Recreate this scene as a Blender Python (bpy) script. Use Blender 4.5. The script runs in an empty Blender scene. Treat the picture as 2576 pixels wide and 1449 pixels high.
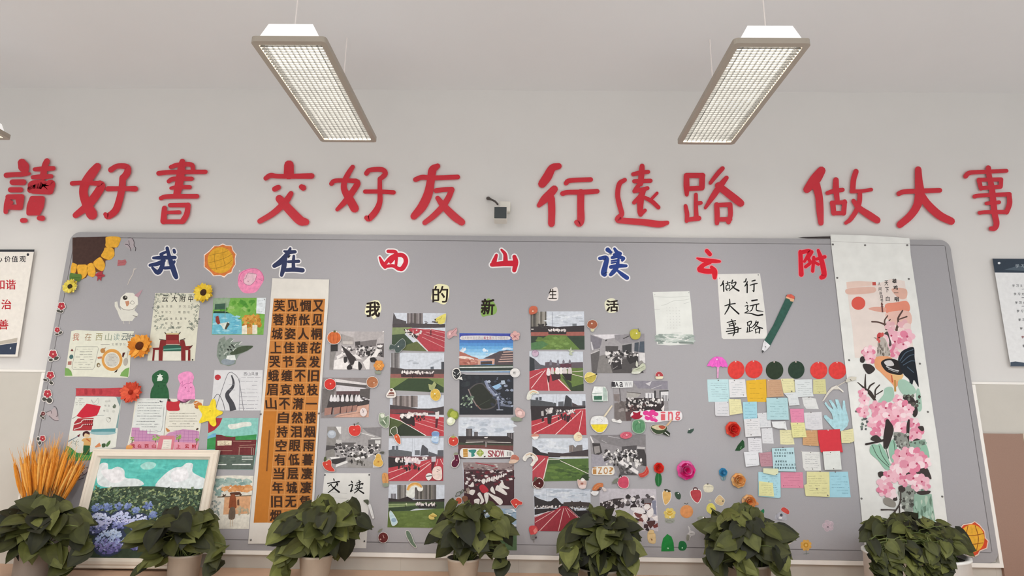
import bpy, bmesh, math, random
from mathutils import Vector, Matrix
SC = bpy.context.scene
COL = SC.collection

# ------------------------------------------------------------------ camera, world, lights, exposure
F_PX, PITCH, YAW, ROLL = 1490.9, 0.2225, -0.0160, 0.0140
CAM = Vector((0.0, -3.2271, 1.46))
CX, CY = 1288.0, 724.5
_cp, _sp, _c, _s = math.cos(PITCH), math.sin(PITCH), math.cos(YAW), math.sin(YAW)
FWD = Vector((_s * _cp, _c * _cp, _sp))
_rt = Vector((_c, -_s, 0.0)); _up = _rt.cross(FWD)
RIGHT = math.cos(ROLL) * _rt + math.sin(ROLL) * _up
UP = -math.sin(ROLL) * _rt + math.cos(ROLL) * _up
cam_d = bpy.data.cameras.new('camera'); cam = bpy.data.objects.new('camera', cam_d); COL.objects.link(cam)
cam.matrix_world = Matrix(((RIGHT.x, UP.x, -FWD.x, CAM.x), (RIGHT.y, UP.y, -FWD.y, CAM.y), (RIGHT.z, UP.z, -FWD.z, CAM.z), (0, 0, 0, 1)))
cam_d.sensor_fit = 'HORIZONTAL'; cam_d.sensor_width = 36.0; cam_d.lens = F_PX / 2576.0 * 36.0
cam_d.clip_start = 0.05
SC.camera = cam
SC.view_settings.view_transform = 'Standard'; SC.view_settings.look = 'None'
SC.view_settings.gamma = 1.0; SC.view_settings.use_curve_mapping = False
SC.view_settings.exposure = 0.0
world = bpy.data.worlds.new('room_light'); SC.world = world; world.use_nodes = True
world.node_tree.nodes['Background'].inputs[0].default_value = (0.985, 0.992, 0.982, 1)
world.node_tree.nodes['Background'].inputs[1].default_value = 0.76
# the ceiling lamps of the rest of the classroom (two more rows behind the camera) and added upward fill
def lamp_or_fill(x, y, z, e, up=False):
    d = bpy.data.lights.new('classroom_lamp_and_fill', 'AREA'); d.shape = 'RECTANGLE'; d.size = 0.3; d.size_y = 0.9
    d.energy = e; d.color = (1.0, 0.97, 0.93) if x < 0 else (0.965, 0.985, 1.0)
    o = bpy.data.objects.new('classroom_lamp_and_fill', d); COL.objects.link(o); o.location = (x, y, z)
    if up: o.rotation_euler = (math.pi, 0, 0)
for lx in (-2.93, -0.936, 0.975, 2.9):
    for ly, le in ((-3.3, 24), (-5.6, 22)):
        lamp_or_fill(lx, ly, 2.92, le); lamp_or_fill(lx, ly, 3.02, 14, True)  # each upward light is fill added to brighten the ceiling

# ------------------------------------------------------------------ helpers
KCOL = 1.12
def lin(c):
    return c / 12.92 if c <= 0.04045 else ((c + 0.055) / 1.055) ** 2.4
def H(h, k=None):
    k = KCOL if k is None else k
    return tuple(min(0.9, lin(int(h[i:i + 2], 16) / 255.0) * k) for i in (0, 2, 4))
def ray(px, py):
    return (FWD + RIGHT * ((px - CX) / F_PX) + UP * ((CY - py) / F_PX))
def W(px, py, h=0.0):                      # a pixel of the photograph -> the point on the upright plane h in front of the board's face
    d = ray(px, py); t = (-h - CAM.y) / d.y
    return CAM + d * t
def onplane(px, py, P0, n):
    d = ray(px, py); t = (P0 - CAM).dot(n) / d.dot(n)
    return CAM + d * t
def onz(px, py, z):
    d = ray(px, py); t = (z - CAM.z) / d.z
    return CAM + d * t
def tag(o, label=None, cat=None, group=None, kind=None):
    if label: o['label'] = label
    if cat: o['category'] = cat
    if group: o['group'] = group
    if kind: o['kind'] = kind
    return o
def empty(name, loc, label, cat, group=None):
    o = bpy.data.objects.new(name, None); COL.objects.link(o); o.location = loc; o.empty_display_size = 0.05
    return tag(o, label, cat, group)

# ---- materials
MATS = {}
def mat_plain(name, col, rough=0.7, metal=0.0, noise=0.06, scale=40, bump=0.0, spec=0.3, emit=None, estr=0):
    if name in MATS: return MATS[name]
    m = bpy.data.materials.new(name); m.use_nodes = True; nt = m.node_tree; b = nt.nodes['Principled BSDF']
    b.inputs['Roughness'].default_value = rough; b.inputs['Metallic'].default_value = metal
    b.inputs['Specular IOR Level'].default_value = spec
    tc = nt.nodes.new('ShaderNodeTexCoord'); nz = nt.nodes.new('ShaderNodeTexNoise'); nz.inputs['Scale'].default_value = scale
    nz.inputs['Detail'].default_value = 4
    nt.links.new(tc.outputs['Object'], nz.inputs['Vector'])
    mx = nt.nodes.new('ShaderNodeMix'); mx.data_type = 'RGBA'
    mx.inputs[6].default_value = tuple(max(0, c * (1 - noise)) for c in col) + (1,)
    mx.inputs[7].default_value = tuple(min(1, c * (1 + noise)) for c in col) + (1,)
    nt.links.new(nz.outputs['Fac'], mx.inputs[0]); nt.links.new(mx.outputs[2], b.inputs['Base Color'])
    if bump:
        bp = nt.nodes.new('ShaderNodeBump'); bp.inputs['Strength'].default_value = bump; bp.inputs['Distance'].default_value = 0.002
        nt.links.new(nz.outputs['Fac'], bp.inputs['Height']); nt.links.new(bp.outputs['Normal'], b.inputs['Normal'])
    if emit:
        b.inputs['Emission Color'].default_value = tuple(emit) + (1,); b.inputs['Emission Strength'].default_value = estr
    MATS[name] = m; return m
def mat_attr(name, rough=0.75, spec=0.25, mottle=0.08, scale=60, bump=0.0, coat=0.0):
    if name in MATS: return MATS[name]
    m = bpy.data.materials.new(name); m.use_nodes = True; nt = m.node_tree; b = nt.nodes['Principled BSDF']
    b.inputs['Roughness'].default_value = rough; b.inputs['Specular IOR Level'].default_value = spec
    b.inputs['Coat Weight'].default_value = coat; b.inputs['Coat Roughness'].default_value = 0.2
    at = nt.nodes.new('ShaderNodeAttribute'); at.attribute_name = 'Col'
    tc = nt.nodes.new('ShaderNodeTexCoord'); nz = nt.nodes.new('ShaderNodeTexNoise'); nz.inputs['Scale'].default_value = scale; nz.inputs['Detail'].default_value = 5
    nt.links.new(tc.outputs['Object'], nz.inputs['Vector'])
    mr = nt.nodes.new('ShaderNodeMapRange'); mr.inputs['From Min'].default_value = 0.3; mr.inputs['From Max'].default_value = 0.7
    mr.inputs['To Min'].default_value = 1 - mottle; mr.inputs['To Max'].default_value = 1 + mottle
    nt.links.new(nz.outputs['Fac'], mr.inputs['Value'])
    vm = nt.nodes.new('ShaderNodeVectorMath'); vm.operation = 'SCALE'
    nt.links.new(at.outputs['Color'], vm.inputs[0]); nt.links.new(mr.outputs['Result'], vm.inputs['Scale'])
    nt.links.new(vm.outputs['Vector'], b.inputs['Base Color'])
    if bump:
        bp = nt.nodes.new('ShaderNodeBump'); bp.inputs['Strength'].default_value = bump; bp.inputs['Distance'].default_value = 0.003
        nt.links.new(nz.outputs['Fac'], bp.inputs['Height']); nt.links.new(bp.outputs['Normal'], b.inputs['Normal'])
    MATS[name] = m; return m
M_PAPER = mat_attr('printed_paper', 0.8, 0.2, 0.04, 45)
M_PAINT = mat_attr('painted_paper', 0.8, 0.2, 0.14, 55)
M_PHOTO = mat_attr('photo_print', 0.45, 0.35, 0.10, 70)
M_LEAF = mat_attr('plant_leaf', 0.5, 0.22, 0.2, 25)
M_CREPE = mat_attr('crepe_paper', 0.85, 0.15, 0.12, 60)
M_RICE = mat_attr('rice_paper', 0.85, 0.15, 0.05, 14, bump=0.25)

def mesh_obj(name, verts, faces, mat, parent=None, cols=None, smooth=False, origin=None):
    me = bpy.data.meshes.new(name)
    if origin is None and parent is None and verts:
        xs = [v[0] for v in verts]; ys = [v[1] for v in verts]; zs = [v[2] for v in verts]
        origin = Vector(((min(xs) + max(xs)) / 2, max(ys), min(zs)))
    if parent is not None and origin is None:
        origin = parent.location if parent.parent is None else parent.parent.location + parent.location
        base = origin
        me.from_pydata([tuple(Vector(v) - base) for v in verts], [], faces)
        o = bpy.data.objects.new(name, me); COL.objects.link(o); o.parent = parent
    else:
        me.from_pydata([tuple(Vector(v) - origin) for v in verts], [], faces)
        o = bpy.data.objects.new(name, me); COL.objects.link(o); o.location = origin
        if parent is not None: o.parent = parent; o.location = origin - parent.location
    me.materials.append(mat)
    if cols:
        at = me.color_attributes.new('Col', 'FLOAT_COLOR', 'CORNER')
        buf = []
        for p in me.polygons:
            c = cols[p.index]
            buf += [c[0], c[1], c[2], 1.0] * p.loop_total
        at.data.foreach_set('color', buf)
    if smooth:
        me.polygons.foreach_set('use_smooth', [True] * len(me.polygons))
    me.update()
    return o

def cr_closed(pts, n=5):
    out = []; m = len(pts)
    for i in range(m):
        p0, p1, p2, p3 = pts[i - 1], pts[i], pts[(i + 1) % m], pts[(i + 2) % m]
        for k in range(n):
            t = k / n; t2 = t * t; t3 = t2 * t
            out.append(tuple(0.5 * (2 * p1[j] + (p2[j] - p0[j]) * t + (2 * p0[j] - 5 * p1[j] + 4 * p2[j] - p3[j]) * t2 + (3 * p1[j] - p0[j] - 3 * p2[j] + p3[j]) * t3) for j in (0, 1)))
    return out
def cr_open(pts, n=6):
    if len(pts) < 3: return list(pts)
    P = [tuple(2 * a - b for a, b in zip(pts[0], pts[1]))] + list(pts) + [tuple(2 * a - b for a, b in zip(pts[-1], pts[-2]))]
    out = []
    for i in range(1, len(P) - 2):
        for k in range(n):
            t = k / n; t2 = t * t; t3 = t2 * t
            out.append(tuple(0.5 * (2 * P[i][j] + (P[i + 1][j] - P[i - 1][j]) * t + (2 * P[i - 1][j] - 5 * P[i][j] + 4 * P[i + 1][j] - P[i + 2][j]) * t2 + (3 * P[i][j] - P[i - 1][j] - 3 * P[i + 1][j] + P[i + 2][j]) * t3) for j in range(len(P[i]))))
    out.append(tuple(pts[-1])); return out
def ell(cx, cy, rx, ry, rot=0, n=20, a0=0, a1=360):
    c, s = math.cos(math.radians(rot)), math.sin(math.radians(rot)); full = (a1 - a0) >= 360
    out = []
    for i in range(n if full else n + 1):
        a = math.radians(a0 + (a1 - a0) * i / n); x, y = rx * math.cos(a), ry * math.sin(a)
        out.append((cx + x * c - y * s, cy + x * s + y * c))
    return out
def star(cx, cy, r0, r1, n, rot=-90):
    return [(cx + (r0 if i % 2 == 0 else r1) * math.cos(math.radians(rot + 180 * i / n)), cy + (r0 if i % 2 == 0 else r1) * math.sin(math.radians(rot + 180 * i / n))) for i in range(2 * n)]
def petals(cx, cy, r0, r1, n, rot=-90, m=6):
    out = []
    for i in range(n * m):
        a = math.radians(rot) + 2 * math.pi * i / (n * m); ph = (i % m) / m
        r = r1 + (r0 - r1) * abs(math.sin(math.pi * (ph))) ** 0.6
        out.append((cx + r * math.cos(a), cy + r * math.sin(a)))
    return out
def grow(pts, d):
    n = len(pts); area = sum(pts[i][0] * pts[(i + 1) % n][1] - pts[(i + 1) % n][0] * pts[i][1] for i in range(n)); sg = 1 if area > 0 else -1
    out = []
    for i in range(n):
        ax, ay = pts[i - 1]; bx, by = pts[i]; cx, cy = pts[(i + 1) % n]
        e1 = (bx - ax, by - ay); e2 = (cx - bx, cy - by); l1 = math.hypot(*e1) or 1; l2 = math.hypot(*e2) or 1
        nx = e1[1] / l1 + e2[1] / l2; ny = -e1[0] / l1 - e2[0] / l2; l = math.hypot(nx, ny) or 1
        out.append((bx + sg * d * nx / l, by + sg * d * ny / l))
    return out
def stroke_outline(pts, cap=5):
    p = cr_open(pts, 5); n = len(p); L, R = [], []; nr = []
    for i in range(n):
        a = p[max(0, i - 1)]; b = p[min(n - 1, i + 1)]; dx, dy = b[0] - a[0], b[1] - a[1]; l = math.hypot(dx, dy) or 1
        nr.append((-dy / l, dx / l))
    for i in range(n):
        w = p[i][2] / 2
        L.append((p[i][0] + nr[i][0] * w, p[i][1] + nr[i][1] * w)); R.append((p[i][0] - nr[i][0] * w, p[i][1] - nr[i][1] * w))
    def capf(i, sgn):
        x, y, w = p[i][0], p[i][1], p[i][2] / 2; a0 = math.atan2(nr[i][1], nr[i][0])
        return [(x + w * math.cos(a0 + sgn * math.pi * k / cap), y + w * math.sin(a0 + sgn * math.pi * k / cap)) for k in range(1, cap)]
    return L, R, capf(n - 1, -1), [q for q in reversed(capf(0, 1))]

# ---- glyphs (Chinese and Latin lettering as outlines)
TEXT_CHARS = set('又见桐花发旧枝一楼烟雨暮凄凄凭惆怅人谁会不觉潸然泪眼低层城无见娇姿佳节缠哀不自持空有当年旧烟芙蓉城上哭蛾眉山的我新生活做大事行远路交读好友书心价值观和谐治善云大附中在西山文明古田一鸣天下白秋月学习园地香SNOWIing0AaZ?雄鸡唱人间风景二三四五六')
GLYPH = {}
def make_glyphs():
    objs = []
    for ch in sorted(TEXT_CHARS):
        c = bpy.data.curves.new('g', 'FONT'); c.body = ch; c.size = 1; c.fill_mode = 'FRONT'; c.resolution_u = 3
        o = bpy.data.objects.new('g', c); COL.objects.link(o); objs.append((ch, o, c))
    dg = bpy.context.evaluated_depsgraph_get()
    for ch, o, c in objs:
        m = bpy.data.meshes.new_from_object(o.evaluated_get(dg))
        vs = [(v.co.x, v.co.y) for v in m.vertices]; fs = [tuple(p.vertices) for p in m.polygons]
        x0 = min(v[0] for v in vs); x1 = max(v[0] for v in vs); y0 = min(v[1] for v in vs); y1 = max(v[1] for v in vs)
        if ch in '一二三': x0, x1, y0, y1 = 0.04, 0.96, -0.06, 0.84
        GLYPH[ch] = ([((v[0] - x0) / (x1 - x0 or 1), (v[1] - y0) / (y1 - y0 or 1)) for v in vs], fs)
        bpy.data.meshes.remove(m)
    for ch, o, c in objs:
        bpy.data.objects.remove(o); bpy.data.curves.remove(c)
SHIFT = {0: ((0, 0),), 1: ((-.018, -.012), (.018, .012), (0, 0.012)), 2: ((-.034, -.022), (.034, .022), (-.03, .024), (.03, -.024), (0, 0))}
make_glyphs()

# ---- flat paper things: a thin body with its drawing laid on as ink shapes
LAY = 0.0036
class Sheet:
    def __init__(s, name, view, base, col, label=None, cat=None, group=None, lay=0, t=0.0012, h0=0.0, plane=None, smooth=False, mat=None, parent=None, seed=None, kc=None):
        s.name, s.v, s.label, s.cat, s.group, s.parent = name, view, label, cat, group, parent
        s.mat = mat or M_PAPER; s.kc = kc or 1.03
        s.d0 = h0 + lay * LAY; s.t = t; s.plane = plane; s.V, s.F, s.C = [], [], []; s.k = 0; s.pins = []; s.step, s.cap = 0.000007, 300
        s.r = random.Random(seed if seed is not None else name + (label or ''))
        if base: s.body(cr_closed(base) if smooth else base, col)
    def P(s, x, y, d):
        px = s.v[0] + x / s.v[2]; py = s.v[1] + y / s.v[2]
        if s.plane: return onplane(px, py, s.plane[0] + s.plane[1] * d, s.plane[1])
        return W(px, py, s.d0 + d)
    def H(s, c): return H(c, s.kc) if isinstance(c, str) else c
    def body(s, pts, col, side=None):
        n = len(pts); i0 = len(s.V)
        s.V += [s.P(x, y, s.t) for x, y in pts] + [s.P(x, y, 0) for x, y in pts]
        s.F.append(tuple(range(i0, i0 + n))); s.C.append(s.H(col))
        for i in range(n):
            j = (i + 1) % n; s.F.append((i0 + i, i0 + n + i, i0 + n + j, i0 + j)); s.C.append(s.H(side or col))
        s.F.append(tuple(range(i0 + 2 * n - 1, i0 + n - 1, -1))); s.C.append(s.H(side or col))
    def d(s):
        s.k += 1; return s.t + s.step * min(s.k, s.cap)
    def poly(s, pts, col, sm=False):
        if sm: pts = cr_closed(pts)
        i0 = len(s.V); d = s.d(); s.V += [s.P(x, y, d) for x, y in pts]; s.F.append(tuple(range(i0, i0 + len(pts)))); s.C.append(s.H(col)); return s
    def ell(s, cx, cy, rx, ry, col, rot=0, n=18): return s.poly(ell(cx, cy, rx, ry, rot, n), col)
    def line(s, pts, w, col, sm=True):
        if len(pts[0]) == 2: pts = [(x, y, w) for x, y in pts]
        p = cr_open(pts, 4) if sm else pts
        n = len(p); i0 = len(s.V); d = s.d(); c = s.H(col)
        for i in range(n):
            a = p[max(0, i - 1)]; b = p[min(n - 1, i + 1)]; dx, dy = b[0] - a[0], b[1] - a[1]; l = math.hypot(dx, dy) or 1; ww = p[i][2] / 2
            s.V.append(s.P(p[i][0] - dy / l * ww, p[i][1] + dx / l * ww, d)); s.V.append(s.P(p[i][0] + dy / l * ww, p[i][1] - dx / l * ww, d))
        for i in range(n - 1):
            s.F.append((i0 + 2 * i, i0 + 2 * i + 1, i0 + 2 * i + 3, i0 + 2 * i + 2)); s.C.append(c)
        return s
    def brush(s, pts, col, extra=0, body=False):
        pts = [(x, y, w + extra) for x, y, w in pts]
        L, R, c1, c0 = stroke_outline(pts); n = len(L); c = s.H(col)
        outl = L + c1 + list(reversed(R)) + c0
        d = s.d() if not body else s.t + s.step * s.k; s.k += 1 if body else 0
        i0 = len(s.V); s.V += [s.P(x, y, d) for x, y in outl]; m = len(outl); k1 = len(c1)
        li = lambda i: i0 + i
        ri = lambda i: i0 + n + k1 + (n - 1 - i)
        for i in range(n - 1):
            s.F.append((li(i), li(i + 1), ri(i + 1), ri(i))); s.C.append(c)
        s.F.append(tuple([li(n - 1)] + [i0 + n + k for k in range(k1)] + [ri(n - 1)])); s.C.append(c)
        s.F.append(tuple([ri(0)] + [i0 + 2 * n + k1 + k for k in range(len(c0))] + [li(0)])); s.C.append(c)
        if body:
            j0 = len(s.V); s.V += [s.P(x, y, 0) for x, y in outl]
            for i in range(m):
                j = (i + 1) % m; s.F.append((i0 + i, i0 + j, j0 + j, j0 + i)); s.C.append(c)
        return s
    def text(s, ch, x0, y0, x1, y1, col, b=1, skew=0):
        vs, fs = GLYPH[ch]; c = s.H(col); w, h = x1 - x0, y1 - y0
        for sx, sy in SHIFT[b]:
            i0 = len(s.V); d = s.d()
            s.V += [s.P(x0 + w * (u * .96 + .02 + sx) + skew * (v - .5), y1 - h * (v * .96 + .02 + sy), d) for u, v in vs]
            s.F += [tuple(i0 + i for i in f) for f in fs]; s.C += [c] * len(fs)
        return s
    def words(s, txt, pos, w, h, col, b=1, skew=0):
        for ch, (x, y) in zip(txt, pos):
            s.text(ch, x - w / 2, y - h / 2, x + w / 2, y + h / 2, col, b, skew)
        return s
    def rows(s, x0, y0, x1, y1, n, col, w=4, dx=0, fill=0.8, dash=28):
        for i in range(n):
            y = y0 + (y1 - y0) * i / max(1, n - 1); o = dx * i; x = x0 + o + s.r.uniform(0, 15); xe = x1 + o - s.r.uniform(0, (x1 - x0) * 0.2)
            while x < xe:
                l = s.r.uniform(0.5, 1.6) * dash
                if s.r.random() < fill:
                    s.line([(x, y + s.r.uniform(-2, 2)), (min(xe, x + l), y + s.r.uniform(-2, 2))], w * s.r.uniform(.6, 1.3), col, False)
                x += l + dash * 0.15
        return s
    def crowd(s, x0, y0, x1, y1, n, cols, r0, r1, sx=1.0, sy=1.0, sk=0.0):
        for i in range(n):
            x = s.r.uniform(x0, x1); y = s.r.uniform(y0, y1) + sk * (x - x0); r = s.r.uniform(r0, r1); a0 = s.r.uniform(0, 6.28); m = s.r.choice((4, 5, 6))
            s.poly([(x + r * sx * s.r.uniform(.6, 1.2) * math.cos(a0 + 6.283 * k / m), y + r * sy * s.r.uniform(.6, 1.2) * math.sin(a0 + 6.283 * k / m)) for k in range(m)], s.r.choice(cols))
        return s
    def bars(s, x0, y0, x1, y1, n, cols):
        for i in range(n):
            a = x0 + (x1 - x0) * i / n; b = x0 + (x1 - x0) * (i + 1) / n; s.poly([(a, y0), (b, y0), (b, y1), (a, y1)], cols[i % len(cols)])
        return s
    def pin(s, x, y, col='c8c8c4', r=5.5): s.pins.append((x, y, col, r)); return s
    def done(s):
        o = mesh_obj(s.name, s.V, s.F, s.mat, s.parent, s.C)
        if s.parent is None and s.label: tag(o, s.label, s.cat, s.group)
        for x, y, col, r in s.pins:
            c = s.P(x, y, s.t); e = s.P(x + r, y, s.t); rr = (e - c).length
            vs, fs = [], []
            for j in range(4):
                a = math.pi / 2 * j / 3.001; rad = rr * math.cos(a); hh = rr * 1.1 * math.sin(a) + s.d0 * 0
                for k in range(10):
                    q = 2 * math.pi * k / 10; vs.append(c + Vector((rad * math.cos(q), -hh, rad * math.sin(q))))
            for j in range(3):
                for k in range(10):
                    fs.append((j * 10 + k, j * 10 + (k + 1) % 10, (j + 1) * 10 + (k + 1) % 10, (j + 1) * 10 + k))
            fs.append(tuple(range(30, 40)))
            mesh_obj('push_pin', vs, fs, mat_plain('pin_' + col, H(col), 0.3, 0.0, 0.03), o, smooth=True)
        return o
# views: (x0, y0, scale) of the enlarged crops the coordinates were read from
V1, V2, V3, V4 = (150, 585, 6.44), (500, 585, 6.44), (900, 600, 5.843), (1480, 600, 5.843)
V5, V6, V7, V8 = (80, 810, 6.44), (360, 810, 8.05), (80, 960, 7.576), (320, 980, 7.576)
P1, P2, P3, P4 = (180, 1110, 4.274), (0, 1160, 5.014), (500, 1030, 4.39), (640, 740, 4.83)
P5, P6, P7, P8 = (620, 1030, 4.26), (800, 820, 6.04), (800, 1040, 7.245), (800, 1180, 6.585)
Q1, Q2, Q3, Q4 = (960, 770, 6.3), (960, 980, 6.3), (940, 1180, 6.585), (1130, 820, 6.04)
Q5, Q6, Q7, Q8 = (1110, 1040, 6.036), (1310, 760, 6.04), (1310, 980, 6.04), (1310, 1180, 6.585)
R1, R2, R3, R4 = (1460, 800, 6.9), (1460, 1000, 6.9), (1460, 1180, 6.586), (1720, 1030, 6.9)
R5, R6, R7, R8 = (1700, 1180, 5.387), (1770, 880, 8.523), (1960, 880, 8.523), (1800, 1030, 6.039)
S1, S2, S3, S4 = (2080, 590, 4.674), (2100, 840, 4.83), (2120, 1100, 4.83), (2376, 620, 4.26)
S5, S6, S7 = (2376, 930, 2.79), (0, 610, 4.528), (1620, 660, 6.0375)
L1, L2, L3, L4 = (0, 390, 4.025), (630, 390, 4.025), (1270, 390, 4.025), (1936, 390, 4.025)
A1, A2, A3, A4 = (0, 580, 3.623), (0, 960, 2.963), (600, 680, 3.623), (600, 1049, 3.623)
A5, A6, A7, A8 = (1200, 680, 3.623), (1200, 1049, 3.623), (1876, 580, 3.623), (1876, 960, 2.963)
PX = (0, 0, 1.0)

# ---- solid helpers
def box_vf(x0, x1, y0, y1, z0, z1, V=None, F=None):
    V = [] if V is None else V; F = [] if F is None else F; i = len(V)
    V += [Vector((x, y, z)) for z in (z0, z1) for x, y in ((x0, y0), (x1, y0), (x1, y1), (x0, y1))]
    F += [tuple(i + k for k in f) for f in ((3, 2, 1, 0), (4, 5, 6, 7), (0, 1, 5, 4), (1, 2, 6, 5), (2, 3, 7, 6), (3, 0, 4, 7))]
    return V, F
def box(name, x0, x1, y0, y1, z0, z1, mat, parent=None, bevel=0.0, kind=None):
    V, F = box_vf(x0, x1, y0, y1, z0, z1)
    o = mesh_obj(name, V, F, mat, parent)
    if bevel:
        b = o.modifiers.new('edge', 'BEVEL'); b.width = bevel; b.segments = 2
    if kind: o['kind'] = kind
    return o
def tube_vf(pts, r, V=None, F=None, n=6, C=None, col=None):
    V = [] if V is None else V; F = [] if F is None else F; i0 = len(V); m = len(pts)
    rs = r if isinstance(r, (list, tuple)) else [r] * m
    for i in range(m):
        d = (Vector(pts[min(m - 1, i + 1)]) - Vector(pts[max(0, i - 1)])).normalized()
        a = d.cross(Vector((0, 0, 1)) if abs(d.z) < .9 else Vector((1, 0, 0))).normalized(); b = d.cross(a)
        for k in range(n):
            q = 2 * math.pi * k / n; V.append(Vector(pts[i]) + (a * math.cos(q) + b * math.sin(q)) * rs[i])
    for i in range(m - 1):
        for k in range(n):
            F.append((i0 + i * n + k, i0 + i * n + (k + 1) % n, i0 + (i + 1) * n + (k + 1) % n, i0 + (i + 1) * n + k))
            if C is not None: C.append(col)
    F.append(tuple(i0 + k for k in reversed(range(n)))); F.append(tuple(i0 + (m - 1) * n + k for k in range(n)))
    if C is not None: C += [col, col]
    return V, F
def lathe_vf(cx, cy, prof, n=32, V=None, F=None):
    V = [] if V is None else V; F = [] if F is None else F; i0 = len(V)
    for r, z in prof:
        for k in range(n):
            q = 2 * math.pi * k / n; V.append(Vector((cx + r * math.cos(q), cy + r * math.sin(q), z)))
    for i in range(len(prof) - 1):
        for k in range(n):
            F.append((i0 + i * n + k, i0 + i * n + (k + 1) % n, i0 + (i + 1) * n + (k + 1) % n, i0 + (i + 1) * n + k))
    return V, F
# ------------------------------------------------------------------ the room
WALL_Y = 0.03
M_WALL = mat_plain('wall_paint', H('d0cdca'), 0.85, noise=0.02, scale=6, spec=0.15)
M_CEIL = mat_plain('ceiling_paint', H('d8d7d7'), 0.9, noise=0.015, scale=4, spec=0.1)
M_WHITE = mat_plain('white_trim', H('e6e2dc'), 0.5, noise=0.02)
def tile_mat():
    m = mat_plain('wall_tile', H('bfbab1'), 0.35, noise=0.05, scale=9, spec=0.4)
    nt = m.node_tree; b = nt.nodes['Principled BSDF']
    tc = nt.nodes.new('ShaderNodeTexCoord'); sep = nt.nodes.new('ShaderNodeSeparateXYZ'); cmb = nt.nodes.new('ShaderNodeCombineXYZ')
    nt.links.new(tc.outputs['Object'], sep.inputs[0]); nt.links.new(sep.outputs['X'], cmb.inputs['X']); nt.links.new(sep.outputs['Z'], cmb.inputs['Y'])
    br = nt.nodes.new('ShaderNodeTexBrick'); br.offset = 0.0
    br.inputs['Color1'].default_value = (1, 1, 1, 1); br.inputs['Color2'].default_value = (0.97, 0.97, 0.97, 1); br.inputs['Mortar'].default_value = (0.86, 0.85, 0.83, 1)
    br.inputs['Scale'].default_value = 1.0; br.inputs['Brick Width'].default_value = 0.6; br.inputs['Row Height'].default_value = 0.9; br.inputs['Mortar Size'].default_value = 0.0015
    nt.links.new(cmb.outputs[0], br.inputs['Vector'])
    old = b.inputs['Base Color'].links[0].from_socket
    mx = nt.nodes.new('ShaderNodeMix'); mx.data_type = 'RGBA'; mx.blend_type = 'MULTIPLY'; mx.inputs[0].default_value = 1.0
    nt.links.new(old, mx.inputs[6]); nt.links.new(br.outputs['Color'], mx.inputs[7]); nt.links.new(mx.outputs[2], b.inputs['Base Color'])
    return m
M_TILE = tile_mat()
CEIL_Z = W(1288, 227.5, -WALL_Y).z
box('wall_back', -5.5, 5.5, WALL_Y, WALL_Y + 0.12, 0, CEIL_Z + 0.1, M_WALL, kind='structure')
box('ceiling', -5.5, 5.5, -6.5, WALL_Y, CEIL_Z, CEIL_Z + 0.1, M_CEIL, kind='structure')
box('floor', -5.5, 5.5, -6.5, WALL_Y, -0.1, 0, mat_plain('floor_tile', H('cccac8'), 0.4, noise=0.05, scale=5), kind='structure')
TILE_Z = 1.693
box('trim_1', -5.5, 5.5, WALL_Y - 0.008, WALL_Y, 0, TILE_Z, M_TILE, kind='structure')
box('trim_2', -5.5, -2.6, WALL_Y - 0.011, WALL_Y, TILE_Z, TILE_Z + 0.012, M_WHITE, kind='structure')
box('trim_3', 2.41, 5.5, WALL_Y - 0.011, WALL_Y, TILE_Z, TILE_Z + 0.012, M_WHITE, kind='structure')

# ------------------------------------------------------------------ hanging louvre lamps
M_ALU = mat_plain('lamp_frame_grey', H('a59c90'), 0.45, 0.2, noise=0.03)
M_LOUVRE = mat_plain('louvre_metal', (0.085, 0.083, 0.078), 0.5, 0.0, noise=0.35, scale=22)
M_HOUSE = mat_plain('lamp_housing_white', (0.88, 0.88, 0.87), 0.5, noise=0.01, emit=(1.0, 0.99, 0.97), estr=0.45)
M_GLOW = mat_plain('lamp_glow', (0.9, 0.9, 0.88), 0.5, noise=0.0, emit=(1.0, 0.95, 0.86), estr=22.0)
M_CORD = mat_plain('white_cord', H('e4dcd8'), 0.6, noise=0.02)
LZ = 2.919; LY0, LY1 = CAM.y + 2.062, CAM.y + 2.93; LWD = 0.302
def round_rect(x0, x1, y0, y1, r, n=5):
    out = []
    for cx, cy, a in ((x1 - r, y1 - r, 0), (x0 + r, y1 - r, 90), (x0 + r, y0 + r, 180), (x1 - r, y0 + r, 270)):
        for k in range(n + 1):
            q = math.radians(a + 90 * k / n); out.append((cx + r * math.cos(q), cy + r * math.sin(q)))
    return out
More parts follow.
